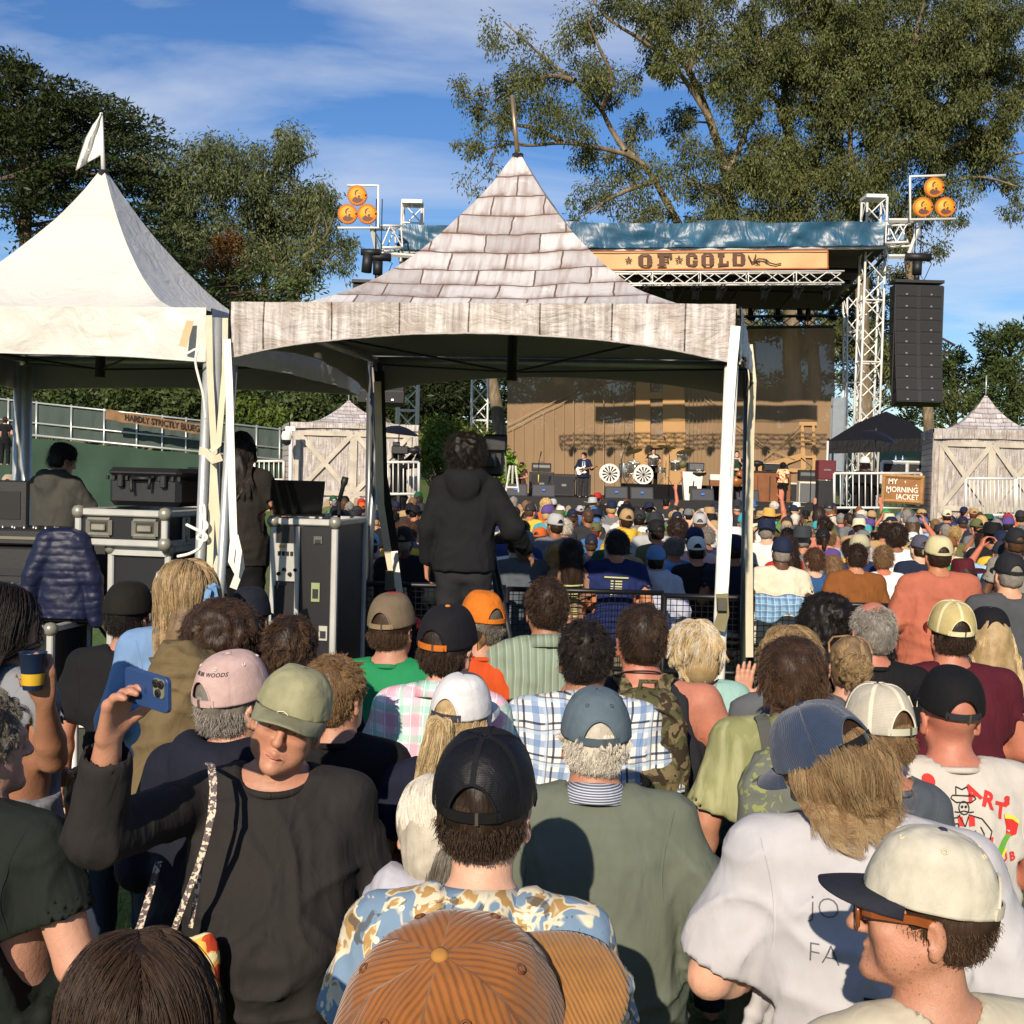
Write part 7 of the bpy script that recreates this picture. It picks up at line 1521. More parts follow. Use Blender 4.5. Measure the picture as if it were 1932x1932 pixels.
# the man with the phone
e_,w_,f_ = to_local(556,1250,2.95,186,(-6,-4,-17),.028,[(184,1575,2.62),(206,1388,2.54),(236,1276,2.50)])
PH = (e_,w_,f_-w_,(-.85,.5,.05),.50)
person('selfie_man','older man in an olive cap and black top facing the camera, raising a phone',556,1250,2.95,dz=.02,yaw=186,head=(-6,-4,-17),sk='tan',arms=('down',PH),w=1.10,sh=1.02,belly=.06,shirt=T(CHT,'long',loose=.018,amp=.011,neck=.088,hem=.72,cuff=.74),legs=BLKT,hair='short',hm='grey',strand=dict(base='nape',n=2600,L=.055,lift=.8,hm='white'),cap=dict(m=capm('olive_nylon','#8d8a6a',rough=.6),bm=capm('olive_brim','#7f7d63',rough=.6),hgt=.104,a=.096,b=.114,seg=110,rows=24,tilt=3,z0=1.662,soft=.022,bcurve=.030,brimL=.062,opening=False,btn=None),face=1,fhead=.0042,fhand={1: .0042},res=.0085)
# --- second rank, seen from behind
MESHB = capm('black_net','#15151a',mesh=.75,rough=.5); BCAP = capm('black_cap','#131216'); GCAP = capm('slate_cap','#55636b')
def aloha(q,v):
 a = q.noise(v,11,2,.5,1.6); b = q.noise(v,21,3,.55,.8); n = q.n('TexVoronoi',{'Scale': 19.0}); q.set(n,'Vector',v)
 c = q.mix(q.step(a,.50,.53),'#70879d','#cfc5ab'); c = q.mix(q.math('MULTIPLY',q.step(a,.57,.59),q.step(b,.45,.5)),c,'#a98652'); c = q.mix(q.math('MULTIPLY',q.step(b,.60,.63),.8),c,'#4b4a46'); return q.mix(q.math('LESS_THAN',n.outputs['Distance'],.13),c,'#d8d0bd')
ALO = fabric('aloha_print','#8aa',pat=aloha,fold=.4)
person('mesh_cap','man in a black net trucker cap and blue flowered shirt, centre front',917,1376,2.15,yaw=-4,head=(-7,2,1),sk='pale',arms=('front','front'),w=1.04,sh=1.02,dz=.0,shirt=T(ALO,loose=.02,collar=ALO,neck=.076),hair='short',hm='dark',strand=[dict(base='nape',n=8000,L=.04,lift=.2,r=.0010),dict(base='nape',n=2400,L=.055,lift=.15,grav=.8,clump=.7)],cap=dict(m=MESHB,bm=BCAP,fm=BCAP,strap=mat('black_plastic','#141416',.4),seg=120,rows=26,hgt=.122,puff=.02,tilt=7,seam=BCAP,brimL=.07,a=.096),res=.009,fhead=.005)
SAGE = fabric('sage_fleece','#5f6558',fold=.45,weave=300); STC = fabric('striped_collar','#6d7488',pat=lambda q,v: stripes(q,v,'#c3c6cc',[('Z',.006,0,.0035,'#3d4863',.9)],0))
person('sage_sweater','white haired man in a slate blue cap and a plain grey green sweater',1127,1290,3.0,yaw=-3,head=(4,0,0),sk='tan',arms=('front','pocket'),w=1.24,sh=1.1,belly=.06,shirt=T(SAGE,'long',loose=.028,amp=.010,hem=.78,collar=STC,neck=.078),legs=JEANL,hair='short',hm='white',strand=[dict(base='napewhite',n=9600,L=.042,r=.0013)],cap=dict(m=GCAP,strap=capm('slate_strap','#49555c'),seg=110,rows=24,hgt=.115,tilt=7,eyelet=mat('slate_thread','#3f4a51'),soft=.008),res=.010)
mb = MB(); mb.strap([(.18*math.sin(t),-.125*math.cos(t)*1.0-.005,.80+.0*t) for t in np.linspace(.0,1.5,12)],.035,.004,(0,0,1)); mb.build('belt',fabric('brown_leather','#5b3219',rough=.5),PEOPLE['sage_sweater']['root'])
NCORD = capm('navy_cord','#2c3a52',.0042)
person('white_tee','person with long wavy brown hair under a navy corduroy cap, in a loose white tee',1552,1328,2.5,yaw=-10,head=Matrix.Rotation(R(-20),3,'Y') @ rotm(48,-16,0),sk='pale',arms=(((-.30,-.03,1.13),(-.18,.20,1.05),(.6,.6,0),(0,-1,0),.5),((.30,-.03,1.13),(.22,.20,1.05),(-.6,.6,0),(0,-1,0),.5)),w=1.12,sh=1.12,shirt=T(fabric('white_tee_cotton','#b0aeb0',fold=.4),loose=.028,slv=.88,amp=.010,hem=.76),legs=BLKT,hair='short',hm='brown',strand=[dict(base='longcap',n=10400,L=.15,lift=.05,curl=.5,freq=40,hm='lightbrown',r=.0009,clump=.3,lock=.7,per=34),dict(base='longcap',n=4000,L=.17,lift=.08,curl=.6,freq=34,hm='dirty',clump=.5,lock=.75,per=40,r=.0008)],cap=dict(m=NCORD,strap=BCAP,seg=120,rows=26,hgt=.112,tilt=8,soft=.010,btn=capm('navy_btn','#2c3a52'),brimL=.066),face=0,res=.010)
REDP = mat('red_print','#c22a26',.8); INKP = mat('black_print','#171414',.8); WHTP = mat('white_print','#e6e2da',.8); GRNP = mat('green_print','#5c9a34',.8); YELP = mat('yellow_print','#dcc83a',.8)
person('arts_tee','bald man in a black cap and a white tee with red lettering and cartoon',1797,1256,3.4,yaw=3,head=(-2,-3,0),sk='red',arms=('front','front'),w=1.2,sh=1.10,shirt=T(fabric('warm_white_cotton','#b8b2a9',fold=.4),loose=.03,amp=.009,neck=.08),hair=None,cap=dict(m=capm('black_net_b','#121214',mesh=.35),bm=BCAP,front=1,seg=110,rows=24,hgt=.112,tilt=16,strap=mat('grey_snap','#2e2e33',.4),z0=1.662,brimL=.066),res=.009,fhead=.005)
so = PEOPLE['arts_tee']['shirt']
for t,x,z,r_ in (('A',.015,1.402,22),('R',.058,1.385,-20),('T',.095,1.355,-14),('s',.12,1.385,-10)): project_print(so,t,REDP,(x,z),.058 if t != 's' else .05,'lettering',.045,rot=r_)
for t,x,z,r_ in (('U',.100,1.23,10),('B',.13,1.228,6),('L',.073,1.22,20),('C',.065,1.19,35)): project_print(so,t,REDP,(x,z),.034,'lettering',.04,rot=r_)
def ink(pts,w,cl=False):
 out = [];
 if cl: pts = list(pts)+[pts[0]]
 for (x0,y0),(x1,y1) in zip(pts,pts[1:]):
  L = math.hypot(x1-x0,y1-y0) or 1e-6; nx,ny = -(y1-y0)/L*w/2,(x1-x0)/L*w/2; out.append([(x0+nx,y0+ny),(x1+nx,y1+ny),(x1-nx,y1-ny),(x0-nx,y0-ny)])
 return out
circ = lambda cx,cy,r,n=12,ry=None: [(cx+r*math.cos(2*math.pi*i/n),cy+(ry or r)*math.sin(2*math.pi*i/n)) for i in range(n)]
O = (-.015,1.335)
lines = []
for pts,cl in (([(-.035,.055),(-.03,.063),(.03,.063),(.036,.055),(.022,.045),(-.022,.045)],True),([(-.02,.062),(-.016,.085),(0,.078),(.016,.085),(.02,.062)],False),(circ(0,.03,.015,12,.018),True),([(-.028,.02),(-.015,.018),(0,.022),(.015,.018),(.028,.02)],False),([(-.012,.012),(-.02,.004),(-.07,.0),(-.085,.02),(-.1,.035)],False),([(-.02,-.012),(-.07,-.016),(-.094,.024)],False),(circ(-.097,.045,.011),True),([(.012,.012),(.05,.002),(.075,-.03),(.07,-.055),(.058,-.075)],False),([(.045,-.02),(.055,-.04),(.05,-.065)],False),([(-.015,.008),(0,-.02),(.012,.008)],False),([(-.02,-.012),(-.01,-.06),(.0,-.09)],False),([(.03,-.03),(.035,-.06),(.03,-.085)],False),([(-.097,.056),(-.09,.085)],False),(circ(.055,-.078,.012),True)): lines += ink(pts,.0032,cl)
lines += [circ(-.005,.033,.004,8),circ(.006,.033,.004,8)]
project_print(so,[[(-.02,.01),(-.005,.005),(-.002,-.02),(-.018,-.018)],[(.012,.01),(.03,.006),(.03,-.018),(.012,-.02)],[(-.08,.022),(-.068,.008),(-.06,.016),(-.072,.03)],[(.066,-.05),(.08,-.046),(.078,-.064),(.062,-.066)],circ(-.088,.097,.018),[(.02,-.07),(.04,-.075),(.035,-.105),(.022,-.1)]],REDP,O,.1,'red_print',off=.004)
project_print(so,lines,INKP,O,.1,'ink_print',off=.0055)
fish = [(.03,-.12),(.06,-.11),(.10,-.075),(.125,-.04),(.14,-.045),(.12,-.08),(.09,-.115),(.05,-.14)]
project_print(so,[fish,[(-.102,.075),(-.09,.07),(-.08,.08),(-.094,.083)]],GRNP,O,.1,'green_print',off=.004); project_print(so,[[(.124,-.042),(.122,.012),(.150,.006),(.172,-.01),(.158,-.046),(.14,-.048)]],REDP,O,.1,'red_print',off=.005); project_print(so,[[(.122,.012),(.15,.006),(.172,-.01),(.168,-.018),(.148,-.004),(.123,.0)],[(.05,-.14),(.09,-.115),(.12,-.08),(.126,-.085),(.095,-.124),(.05,-.15)]],YELP,O,.1,'yellow_print',off=.006)
CNET = capm('cream_net','#b3ac9c',mesh=.3); CPAN = capm('cream_panel','#d2c59c')
person('cream_trucker','person in a cream net trucker cap with charcoal front, right of the navy corduroy cap',1660,1292,3.2,yaw=10,head=(14,-12,0),sk='red',arms=('front','front'),w=.8,sh=.74,shirt=T(FB('slate_cotton','#4a5058')),hair='short',hm='lightbrown',strand=dict(base='nape',n=4800,L=.05),cap=dict(m=CNET,bm=capm('charcoal_brim','#2e2a28'),fm=capm('charcoal_front','#2e2a28'),seam=capm('cream_tape','#cfc6b0'),strap=mat('cream_snap','#b7b49e',.5),seg=110,rows=24,hgt=.128,tilt=10),res=.012)
TD = fabric('tie_dye','#8f9560',pat=lambda q,v: q.mix(q.step(q.noise(q.co('Object',(14,14,3)),1.0,4,.5,1.0),.42,.62),'#7d7f55','#9a9a72'),fold=.4)
person('tie_dye','person with tousled dark brown hair in a yellow green tie dyed shirt wearing a backpack',1497,1198,3.8,yaw=-14,head=(10,-4,0),sk='tan',arms=('down','front'),w=1.12,sh=1.05,shirt=T(TD,loose=.03,slv=.85,hem=.74,collar=TD),legs=KHA,hair='messy',hm='brown',strand=[dict(base='messy',n=8000)],res=.011)
person('maroon_tee','broad man in a maroon tee and a cream and yellow trucker cap',1798,1130,4.9,yaw=4,head=(-3,0,0),sk='red',arms=('front','front'),w=1.3,sh=1.22,shirt=T(FB('maroon_cotton','#4b1420',fold=.5),loose=.02,slv=.7,amp=.008),hair='short',hm='dark',strand=dict(base='nape',n=4800,L=.045),cap=dict(m=capm('butter_net','#b8a873',mesh=.3),bm=capm('red_brim','#8a2a22'),fm=CPAN,seam=CPAN,strap=CPAN,hgt=.12,seg=96,rows=20,tilt=8),res=.012)
person('blond_cap','woman with long wavy blond hair under a black cap at the right edge',1868,1140,5.3,yaw=0,head=(-4,0,0),arms=('front','front'),w=.92,sh=.92,shirt=T(FB('slate_blue_top','#3e4a62'),'tank'),hair='long',hm='blond',strand=[dict(base='longcap',n=8320,L=.42,curl=.35,r=.0014)],cap=dict(m=BCAP,hgt=.115,seg=80,rows=18),res=.013)
person('big_holiday','balding man with cropped grey hair in a black tour tee with cream lettering',1650,1130,4.8,yaw=2,head=(4,4,0),sk='red',arms=('front','front'),w=1.05,shirt=T(BT,loose=.01),hair='balding',hm='grey',strand=dict(base='buzz',n=4200,zone=lambda D: Z_FULL(D) & ((D[:,2] < .72) | (D[:,1] < -.45)) ),res=.012)
so = PEOPLE['big_holiday']['shirt']; project_print(so,'BIG HOLIDAY',CPRT := mat('cream_print','#d8cfae',.8),(.0,1.335),.062,'lettering',.02,.9)
for i,(t,c) in enumerate((('SEPT 27.2024',REDP),('MY MORNING JACKET',REDP),('RIVIERA MAYA MX',WHTP))): project_print(so,t,c,(.0,1.282-.024*i),.024,'lettering',.01)
person('bun_woman','woman with dark blond hair in a bun, hoop earring and sunglasses on her head',1606,1196,4.6,yaw=-6,head=(0,0,0),arms=('front','front'),w=.9,sh=.9,shirt=T(FB('white_top','#d5d5d8'),'tank'),hair='bun',hm='dirty',strand=[dict(base='short',n=8000,L=.12,lift=.05,grav=.2,clump=.08,pull=(0,-.13,1.655),k=8),dict(base='curly',n=2560,L=.10,C_=Vector((0,-.135,1.655)),R_=Vector((.045,.04,.042)),zone=lambda D: D[:,1] < .4,lift=.3)],res=.012)
pz = PEOPLE['bun_woman']; h = pz['pose'].h; mb = MB(); mb.tube([h((-.088,-.01+.022*math.sin(t),1.552+.024*math.cos(t))) for t in np.linspace(0,6.28,16)],.0025,5); mb.build('hoop_earring',mat('silver_hoop','#c8c4bb',.25,metal=.9),pz['root'])
mb = MB(); mb.tube([h(q) for q in ((-.086,-.02,1.685),(-.082,.03,1.718),(-.06,.065,1.738),(0,.08,1.744),(.06,.065,1.738),(.082,.03,1.718),(.086,-.02,1.685))],.005,6); mb.build('sunglasses',mat('tortoise','#8a6a4a',.35),pz['root'])
person('curly_jacket','person with black curly hair bending right in a black jacket behind the barrier',1566,1120,5.4,yaw=-30,head=(-35,-18,0),sk='fair',arms=('front','front'),w=1.0,shirt=T(FB('black_nylon','#141417',fold=.9,rough=.5),'hood',loose=.03),hair='curly',hm='black',strand=dict(base='curly',n=9600,L=.11,r=.0015),res=.013)
person('hidden_blond','person with thin greying blond hair, half hidden behind the tousled dark head',1490,1180,4.5,yaw=10,head=(20,0,0),arms=('front','front'),w=.9,shirt=T(FB('heather_grey','#55585c')),hair='bob',hm='dirty',strand=dict(base='bob',n=3500),res=.014)
AQ = fabric('aqua_linen','#8fb3ad',fold=.7)
WV = ((.25,.05,1.16),(.255,.20,1.36),(.12,.1,1),(.15,-1,.1),.06)
person('aqua_woman','older woman with short wavy blond white hair and an aqua shawl, raising one hand',1313,1170,4.8,yaw=2,head=(16,0,0),sk='fair',arms=('front',WV),w=.98,sh=.96,shirt=T(AQ,'long',loose=.03,amp=.010,neck=.095),hair='bob',hm='blond',strand=[dict(base='bob',n=6500,r=.0015,hm='blond'),dict(base='bob',n=2500,hm='white',r=.0014)],fhand={1: .0045},res=.011)
VEST = FB('charcoal_vest','#26262b')
person('backpack_man','muscular man in a dark sleeveless vest with a white patch on his arm',1213,1136,4.2,yaw=0,head=(2,-2,0),sk='red',arms=(((-.33,-.05,1.16),(-.16,.18,1.10),(.8,.5,.1),(0,-1,0),.7),((.335,-.05,1.15),(.14,.18,1.10),(-.8,.5,.1),(0,-1,0),.7)),w=1.28,sh=1.24,shirt=T(VEST,'tank',loose=.012,neck=.085),hair='short',hm='dark',strand=dict(base='short',n=8000,L=.028,r=.0012),res=.011,fhead=.006)
for (x,y,z,w,h) in ((.315,-.055,1.262,.042,.062),(.318,-.078,1.205,.022,.026)): mb = MB(); mb.lathe([(0,.008),(.8,.008),(1,0)],20,(0,0,0)); o = mb.build('medical_patch',mat('white_plaster','#d9d6d0',.5),PEOPLE['backpack_man']['root']); o.scale = (w/2,h/2,1); o.rotation_euler = (R(80),0,R(25)); o.location = (x,y,z)
mb = MB(); mb.tube([(.066*math.sin(t),-.022+.072*math.cos(t),1.487-.02*math.cos(t)) for t in np.linspace(0,6.283,24)],.003,5); mb.build('necklace_cord',BLK,PEOPLE['backpack_man']['root'])
PL1 = fabric('blue_white_plaid','#ccd',fold=.4,pat=lambda q,v: stripes(q,v,'#d5d3ce',[('X',.085,0,.020,'#5b7ba3',.75),('Z',.095,.0,.022,'#5b7ba3',.7),('X',.085,.028,.007,'#1e2738',.9),('Z',.095,.03,.007,'#1e2738',.9),('X',.085,.052,.012,'#9db4cc',.7),('Z',.095,.058,.012,'#9db4cc',.7),('X',.085,.044,.004,'#6b5a44',.8),('Z',.095,.047,.004,'#6b5a44',.8)]))
person('plaid_man','man with thick black hair in a blue and white plaid shirt',1107,1166,3.95,yaw=-2,head=(-2,0,0),sk='olive',arms=('front','front'),w=1.2,sh=1.1,belly=.04,shirt=T(PL1,loose=.03,slv=.9,collar=PL1,hem=.74),hair='short',hm='black',strand=dict(base='wavy',n=10400,L=.040,r=.0012),res=.011)
SGE = fabric('sage_dobby','#7c8a78',fold=.4,pat=lambda q,v: stripes(q,v,'#7f8d7b',[('X',.030,0,.010,'#6b7868',.8),('X',.030,.018,.003,'#a3ad9a',.7)],.006))
person('sage_shirt','tall man with short dark wavy hair in a patterned sage green shirt',1034,1087,5.0,yaw=4,head=(6,0,0),sk='olive',arms=('front','front'),w=1.06,sh=1.05,shirt=T(SGE,loose=.02,slv=.8,collar=SGE),hair='short',hm='dark',strand=dict(base='wavy',n=8320,L=.040,r=.0014),res=.012)
ORC = fabric('orange_cotton','#b8471c',fold=.5)
person('orange_tee','man in an orange tee and an orange cap with paler brim',912,1112,5.0,yaw=8,head=(28,0,0),sk='tan',arms=('front','front'),w=1.24,sh=1.12,shirt=T(ORC,loose=.02),hair='short',hm='grizzled',strand=dict(base='nape',n=4160,L=.035),cap=dict(m=capm('orange_cap','#c0691c'),bm=capm('peach_brim','#c98a4e'),opening=True,soft=.018,hgt=.122,seg=96,rows=20,tilt=4),res=.012)
PKP = fabric('pink_plaid','#ddd',fold=.45,pat=lambda q,v: stripes(q,v,'#ddd6d8',[('X',.085,0,.034,'#d890a4',.55),('Z',.085,0,.034,'#d890a4',.55),('X',.085,.045,.022,'#7fc0ac',.6),('Z',.085,.045,.022,'#7fc0ac',.6),('X',.0425,.04,.003,'#e9e9e9',.8)]))
person('pink_plaid','man in a pink and mint plaid shirt with a black cap with orange button',846,1136,3.9,yaw=-10,head=(-16,-2,4),sk='fair',arms=('front','front'),w=.96,sh=.88,shirt=T(PKP,loose=.03,slv=.92,collar=PKP,hem=.74),hair='short',hm='dark',strand=[dict(base='nape',n=8320,L=.065,lift=.2,r=.0012)],cap=dict(m=BCAP,bm=capm('tan_brim','#b07a45'),btn=capm('orange_btn','#c9792a'),strap=capm('orange_strap','#b8641f'),hgt=.118,seg=110,rows=22,tilt=10),res=.011)
GTE = fabric('green_cotton','#1f7c4d',fold=.5)
person('green_tee','man in a green tee and a khaki trucker cap with red brim',740,1116,4.7,yaw=-6,head=(-14,0,0),sk='tan',arms=('front','front'),w=1.18,sh=1.1,shirt=T(GTE,loose=.025),hair='short',hm='brown',strand=dict(base='nape',n=4160,L=.02),cap=dict(m=capm('khaki_net','#6e604c',mesh=.2),bm=capm('red_trucker_brim','#9c2327'),fm=capm('red_front','#9c2327'),strap=capm('khaki_strap','#857255'),hgt=.122,seg=96,rows=20,tilt=6),res=.012)
person('blond_pony','woman with a pale blond ponytail under a white and grey cap in a navy top',872,1266,3.45,yaw=-4,head=(-22,-4,4),sk='pale',arms=('front','front'),w=.92,sh=.92,shirt=T(FB('navy_knit','#15182a')),hair='short',hm='blond',strand=[dict(base='short',n=6720,L=.16,lift=.05,grav=.3,clump=.08,pull=(0,-.135,1.62),k=9),dict(base='long',n=4160,L=.40,C_=Vector((0,-.135,1.62)),R_=Vector((.024,.024,.024)),zone=lambda D: D[:,1] < .3,lift=.2,r=.0012),dict(base='longcap',n=2880,L=.25)],cap=dict(m=capm('white_cap','#c9c8c8'),fm=capm('grey_panel','#4a4b52'),seg=110,rows=24,hgt=.12,tilt=8,strap=capm('grey_strap','#37383d'),soft=.006),res=.011)
person('white_hair_woman','woman with long grey white hair in a pale grey hood, behind the net capped man',822,1462,2.62,yaw=6,head=(6,0,2),sk='pale',arms=('front','front'),w=.72,sh=.60,shirt=T(FB('pale_grey_hood','#a9a8b0'),'hood',loose=.02),hair='bob',hm='white',strand=[dict(base='short',n=9000,L=.17,lift=.05,grav=.3,clump=.05,pull=(.03,-.11,1.57),k=9,r=.0012),dict(base='long',n=5000,hm='grizzled',L=.32,C_=Vector((.03,-.115,1.59)),R_=Vector((.045,.035,.04)),zone=lambda D: D[:,1] < .5,lift=.2,r=.0012)],res=.012)
NVH = fabric('navy_fleece','#171926',fold=.6)
person('pink_cap','man in a pale pink cap lettered across the back and a navy hooded top',440,1224,3.2,yaw=-16,head=(-26,2,3),sk='fair',arms=('front','front'),w=1.08,shirt=T(NVH,'hood',loose=.03),hair='short',hm='grey',strand=dict(base='nape',n=5600,L=.016,lift=.8),cap=dict(m=capm('blush_cap','#b59a94'),btn=capm('blush_btn','#b59a94'),strap=capm('blush_strap','#b59a94'),eyelet=mat('blush_thread','#d3c2ba'),seg=120,rows=26,hgt=.12,tilt=7,brimL=.07),res=.011)
person('brown_curls','person with brown curly hair, tan jacket slung on and dark green lettered tee',421,1126,4.0,yaw=-8,head=(0,0,0),sk='olive',arms=('front','front'),w=.98,shirt=T(FB('bottle_green','#24362c'),loose=.01),hair='curly',hm='brown',strand=dict(base='curly',n=14000,L=.10,r=.0013),res=.012)
person('dark_hair_man','man with tousled dark brown hair and a visible ear, behind the olive cap',550,1158,3.95,yaw=4,head=(-8,0,0),sk='tan',arms=('front','front'),w=1.05,shirt=T(BT,loose=.015),hair='short',hm='dark',strand=[dict(base='wavy',n=10400,L=.042,hm='brown',r=.0013)],res=.012)
person('denim_boy','short person with light brown hair in a black top with a pale denim collar',632,1232,3.5,yaw=4,head=(-32,4,0),sk='tan',arms=('front','front'),w=.98,sh=.98,shirt=T(BT,loose=.02),hair='short',hm='lightbrown',strand=dict(base='wavy',n=8000,L=.042,r=.0013),res=.012)
DEN = fabric('denim_shirt','#6f8db3',fold=.5)
person('headband','person with long blond hair, blue and white headband and sunglasses in a light denim shirt',352,1056,4.8,yaw=20,head=(38,0,0),sk='pale',arms=('front','front'),w=1.05,sh=1.02,shirt=T(DEN,'long',loose=.03,collar=DEN),hair='long',hm='dirty',strand=[dict(base='long',n=10400,L=.42,r=.0014,hm='dirty',clump=.15),dict(base='long',n=2880,L=.38,hm='blond',clump=.2)],res=.012)
person('black_cap_man','man in a black cap and plain black tee, left of the denim shirt',243,1097,4.9,yaw=2,head=(-14,0,0),sk='tan',arms=('down','front'),w=1.08,shirt=T(BT,loose=.035,slv=.8,hem=.7),hair='short',hm='black',strand=dict(base='nape',n=4160,L=.02),cap=dict(m=capm('black_wool','#17140f'),opening=False,hgt=.128,seg=90,rows=20,a=.098,puff=.03),res=.012)
person('navy_cap_man','man in a navy cap and black tee by the equipment rack',472,1106,5.2,yaw=0,head=(-10,0,0),sk='tan',arms=('front','front'),w=1.0,shirt=T(BT,loose=.01),hair='short',hm='black',cap=dict(m=capm('navy_wool','#181a24'),opening=False,hgt=.125,seg=80,rows=18),res=.013)
e_,w_,f_ = to_local(2,1100,3.9,-30,(-20,0,0),.012,[(98,1435,3.8),(84,1325,3.62),(76,1268,3.58)])
person('cup_woman','woman with long dark hair in a heather grey tee holding a cup, left edge',2,1100,3.9,yaw=-30,head=(-20,0,0),sk='olive',arms=('front',(e_,w_,f_-w_,(-.8,.6,0),.6)),w=1.14,sh=1.06,shirt=T(FB('heather_tee','#7d7f84'),loose=.01,slv=.55),hair='long',hm='black',strand=dict(base='long',n=4500,r=.0014),res=.012)
d = PEOPLE['headband']; h = d['pose'].h; pzm = d['pose'].hm; HBM = fabric('tie_dye_band','#cfd6dc',pat=lambda q,v: q.mix(q.step(q.noise(v,26,2),.5,.6),'#d6d3cb','#7f9fc2')); mb = MB(); mb.strap([h((.100*math.sin(t),-.014+.118*math.cos(t),1.678+.020*math.cos(t))) for t in np.linspace(0,6.2832,40)],.036,.005,pzm @ Vector((0,0,1))); hb = mb.build('headband',HBM,d['root']); mb = MB(); [mb.strap([h((0,-.133,1.658)),h((x*.5,-.15,1.66+.01*k)),h((x,-.15,1.60+.03*k))],.022,.004) for k,x in enumerate((-.03,.02,.035))]; mb.build('knot',fabric('blue_knot','#6d94bd'),hb)
mb = MB(); [mb.strap([h((s*.012,.112,1.638)),h((s*.04,.108,1.636)),h((s*.066,.09,1.636))],.034,.004,pzm @ Vector((0,0,1))) for s in (-1,1)]; [mb.strap([h((s*.066,.09,1.645)),h((s*.084,.02,1.643)),h((s*.085,-.01,1.637))],.010,.004,pzm @ Vector((0,0,1))) for s in (-1,1)]; mb.build('sunglasses',mat('black_gloss','#0a0a0b',.15),d['root'])
# ---------------------------------------------------------------- things carried, crew, band
pc_ = P(279,1301,2.485); ph = thing('phone','blue cased phone with three round lenses held up by the man in the olive cap','phone',pc_,rot=(R(4),R(3),R(-38)))
mb = MB(); mb.bbox((0,0,0),(.152,.011,.078),.004)
def rbox(mb,c,w,h,d,r,n=6):
 pts = []
 for cx,cz,a0 in ((w/2-r,h/2-r,0),(-w/2+r,h/2-r,90),(-w/2+r,-h/2+r,180),(w/2-r,-h/2+r,270)): pts += [(c[0]+cx+r*math.cos(R(a0+90*i/n)),c[2]+cz+r*math.sin(R(a0+90*i/n))) for i in range(n+1)]
 return mb.prism(pts,c[1]-d/2,c[1]+d/2)
mb = MB(); rbox(mb,(0,0,0),.150,.076,.011,.012); cs_ = mb.build('case',mat('phone_blue','#263f6c',.45,.05,8),ph); md = cs_.modifiers.new('soft_edge','BEVEL'); md.width = .0025; md.segments = 3
mb = MB(); rbox(mb,(.048,-.0065,.013),.036,.040,.003,.008); mb.build('camera_plate',mat('plate_silver','#a9a594',.3,metal=.6),ph)
for x,z in ((.040,.0225),(.058,.0225),(.048,.003)):
 mb = MB(); q = Matrix.Rotation(R(90),3,'X'); mb.lathe([(.0085,0),(.0085,.0045),(.0065,.005)],20,(x,-.0075,z),q); l = mb.build('lens_ring',BLK,ph); mb = MB(); mb.lathe([(.0065,.0048),(.004,.0055),(0,.0058)],16,(x,-.0075,z),q); mb.build('lens_glass',mat('lens_glass','#0b0a12',.05,spec=1),l)
# apple shaped mark
ap_ = [(.0,.0055),(.0035,.0065),(.006,.0045),(.0048,.001),(.0065,-.003),(.004,-.0072),(.0012,-.0065),(-.0012,-.0065),(-.004,-.0072),(-.0066,-.002),(-.0058,.004),(-.003,.0065)]
mb = MB(); mb.add([(x,-.00565,z) for x,z in ap_],[tuple(range(len(ap_)))]); mb.add([(.0,-.00565,.0075),(.0028,-.00565,.0085),(.0032,-.00565,.0112),(.0004,-.00565,.0102)],[(0,1,2,3)]); mb.build('logo_print',mat('phone_logo','#223764',.3),ph)
# selfie man's face: eyes, brows; shoulder bag
d = PEOPLE['selfie_man']; pz = d['pose']; r_ = d['root']; h = pz.h
IR = mat('eye_dark','#2a1c14',.15,spec=.8); WE = mat('eye_white','#b7aea4',.25)
for s in (-1,1):
 mb = MB(); mb.lathe([(.0,-.0112),(.006,-.0095),(.0105,-.004),(.0112,0),(.0105,.004),(.006,.0095),(0,.0112)],14,h((s*.0315,.0815,1.6325)),pz.hm @ Matrix.Rotation(R(-90),3,'X')); e = mb.build('eye',WE,r_); mb = MB(); mb.lathe([(.0052,.0096),(.003,.0112),(0,.0116)],12,h((s*.0315,.0815,1.6325)),pz.hm @ Matrix.Rotation(R(-90),3,'X')); mb.build('iris',IR,e)
 mb = MB(); mb.tube([h((s*.018,.0925,1.652)),h((s*.034,.0915,1.656)),h((s*.050,.079,1.650))],[.0028,.0035,.002],6); mb.build('eyebrow',HM['grey'],r_)
mb = MB(); mb.tube([h((-.019,.0955,1.5612)),h((-.008,.1012,1.5605)),h((.006,.1015,1.5602)),h((.019,.0955,1.562))],[.0015,.0028,.0028,.0015],6); mb.build('lips',mat('lips','#9b5a4c',.45),r_)
hm_c = [( -.028,.030),(-.022,.041),(-.010,.046),(.0,.043),(.008,.036),(.020,.032),(.03,.024)]
o0 = h((0,-.014,1.652)); hmC = pz.hm @ Matrix.Rotation(R(-9),3,'X'); mb = MB(); mb.tube([hmC @ Vector((-x,.1165*math.sqrt(max(0,1-(x/.098)**2))*math.cos((z/.122)*1.2)**.62*1.012+.001,z))+o0 for x,z in hm_c],.0011,5); mb.tube([hmC @ Vector((-x,.1165*math.sqrt(max(0,1-(x/.098)**2))*.955+.002,.026+.003*math.sin(x*900))) +o0 for x in np.linspace(-.012,.024,18)],.0009,4); mb.build('embroidery',mat('pale_thread','#d9d5bf',.7),d['cap'])
def bagstrap(pts,w,m,name,root): mb = MB(); mb.strap([Vector(p)-root.location for p in pts],w,.004,(1,0,0)); return mb.build(name,m,root)
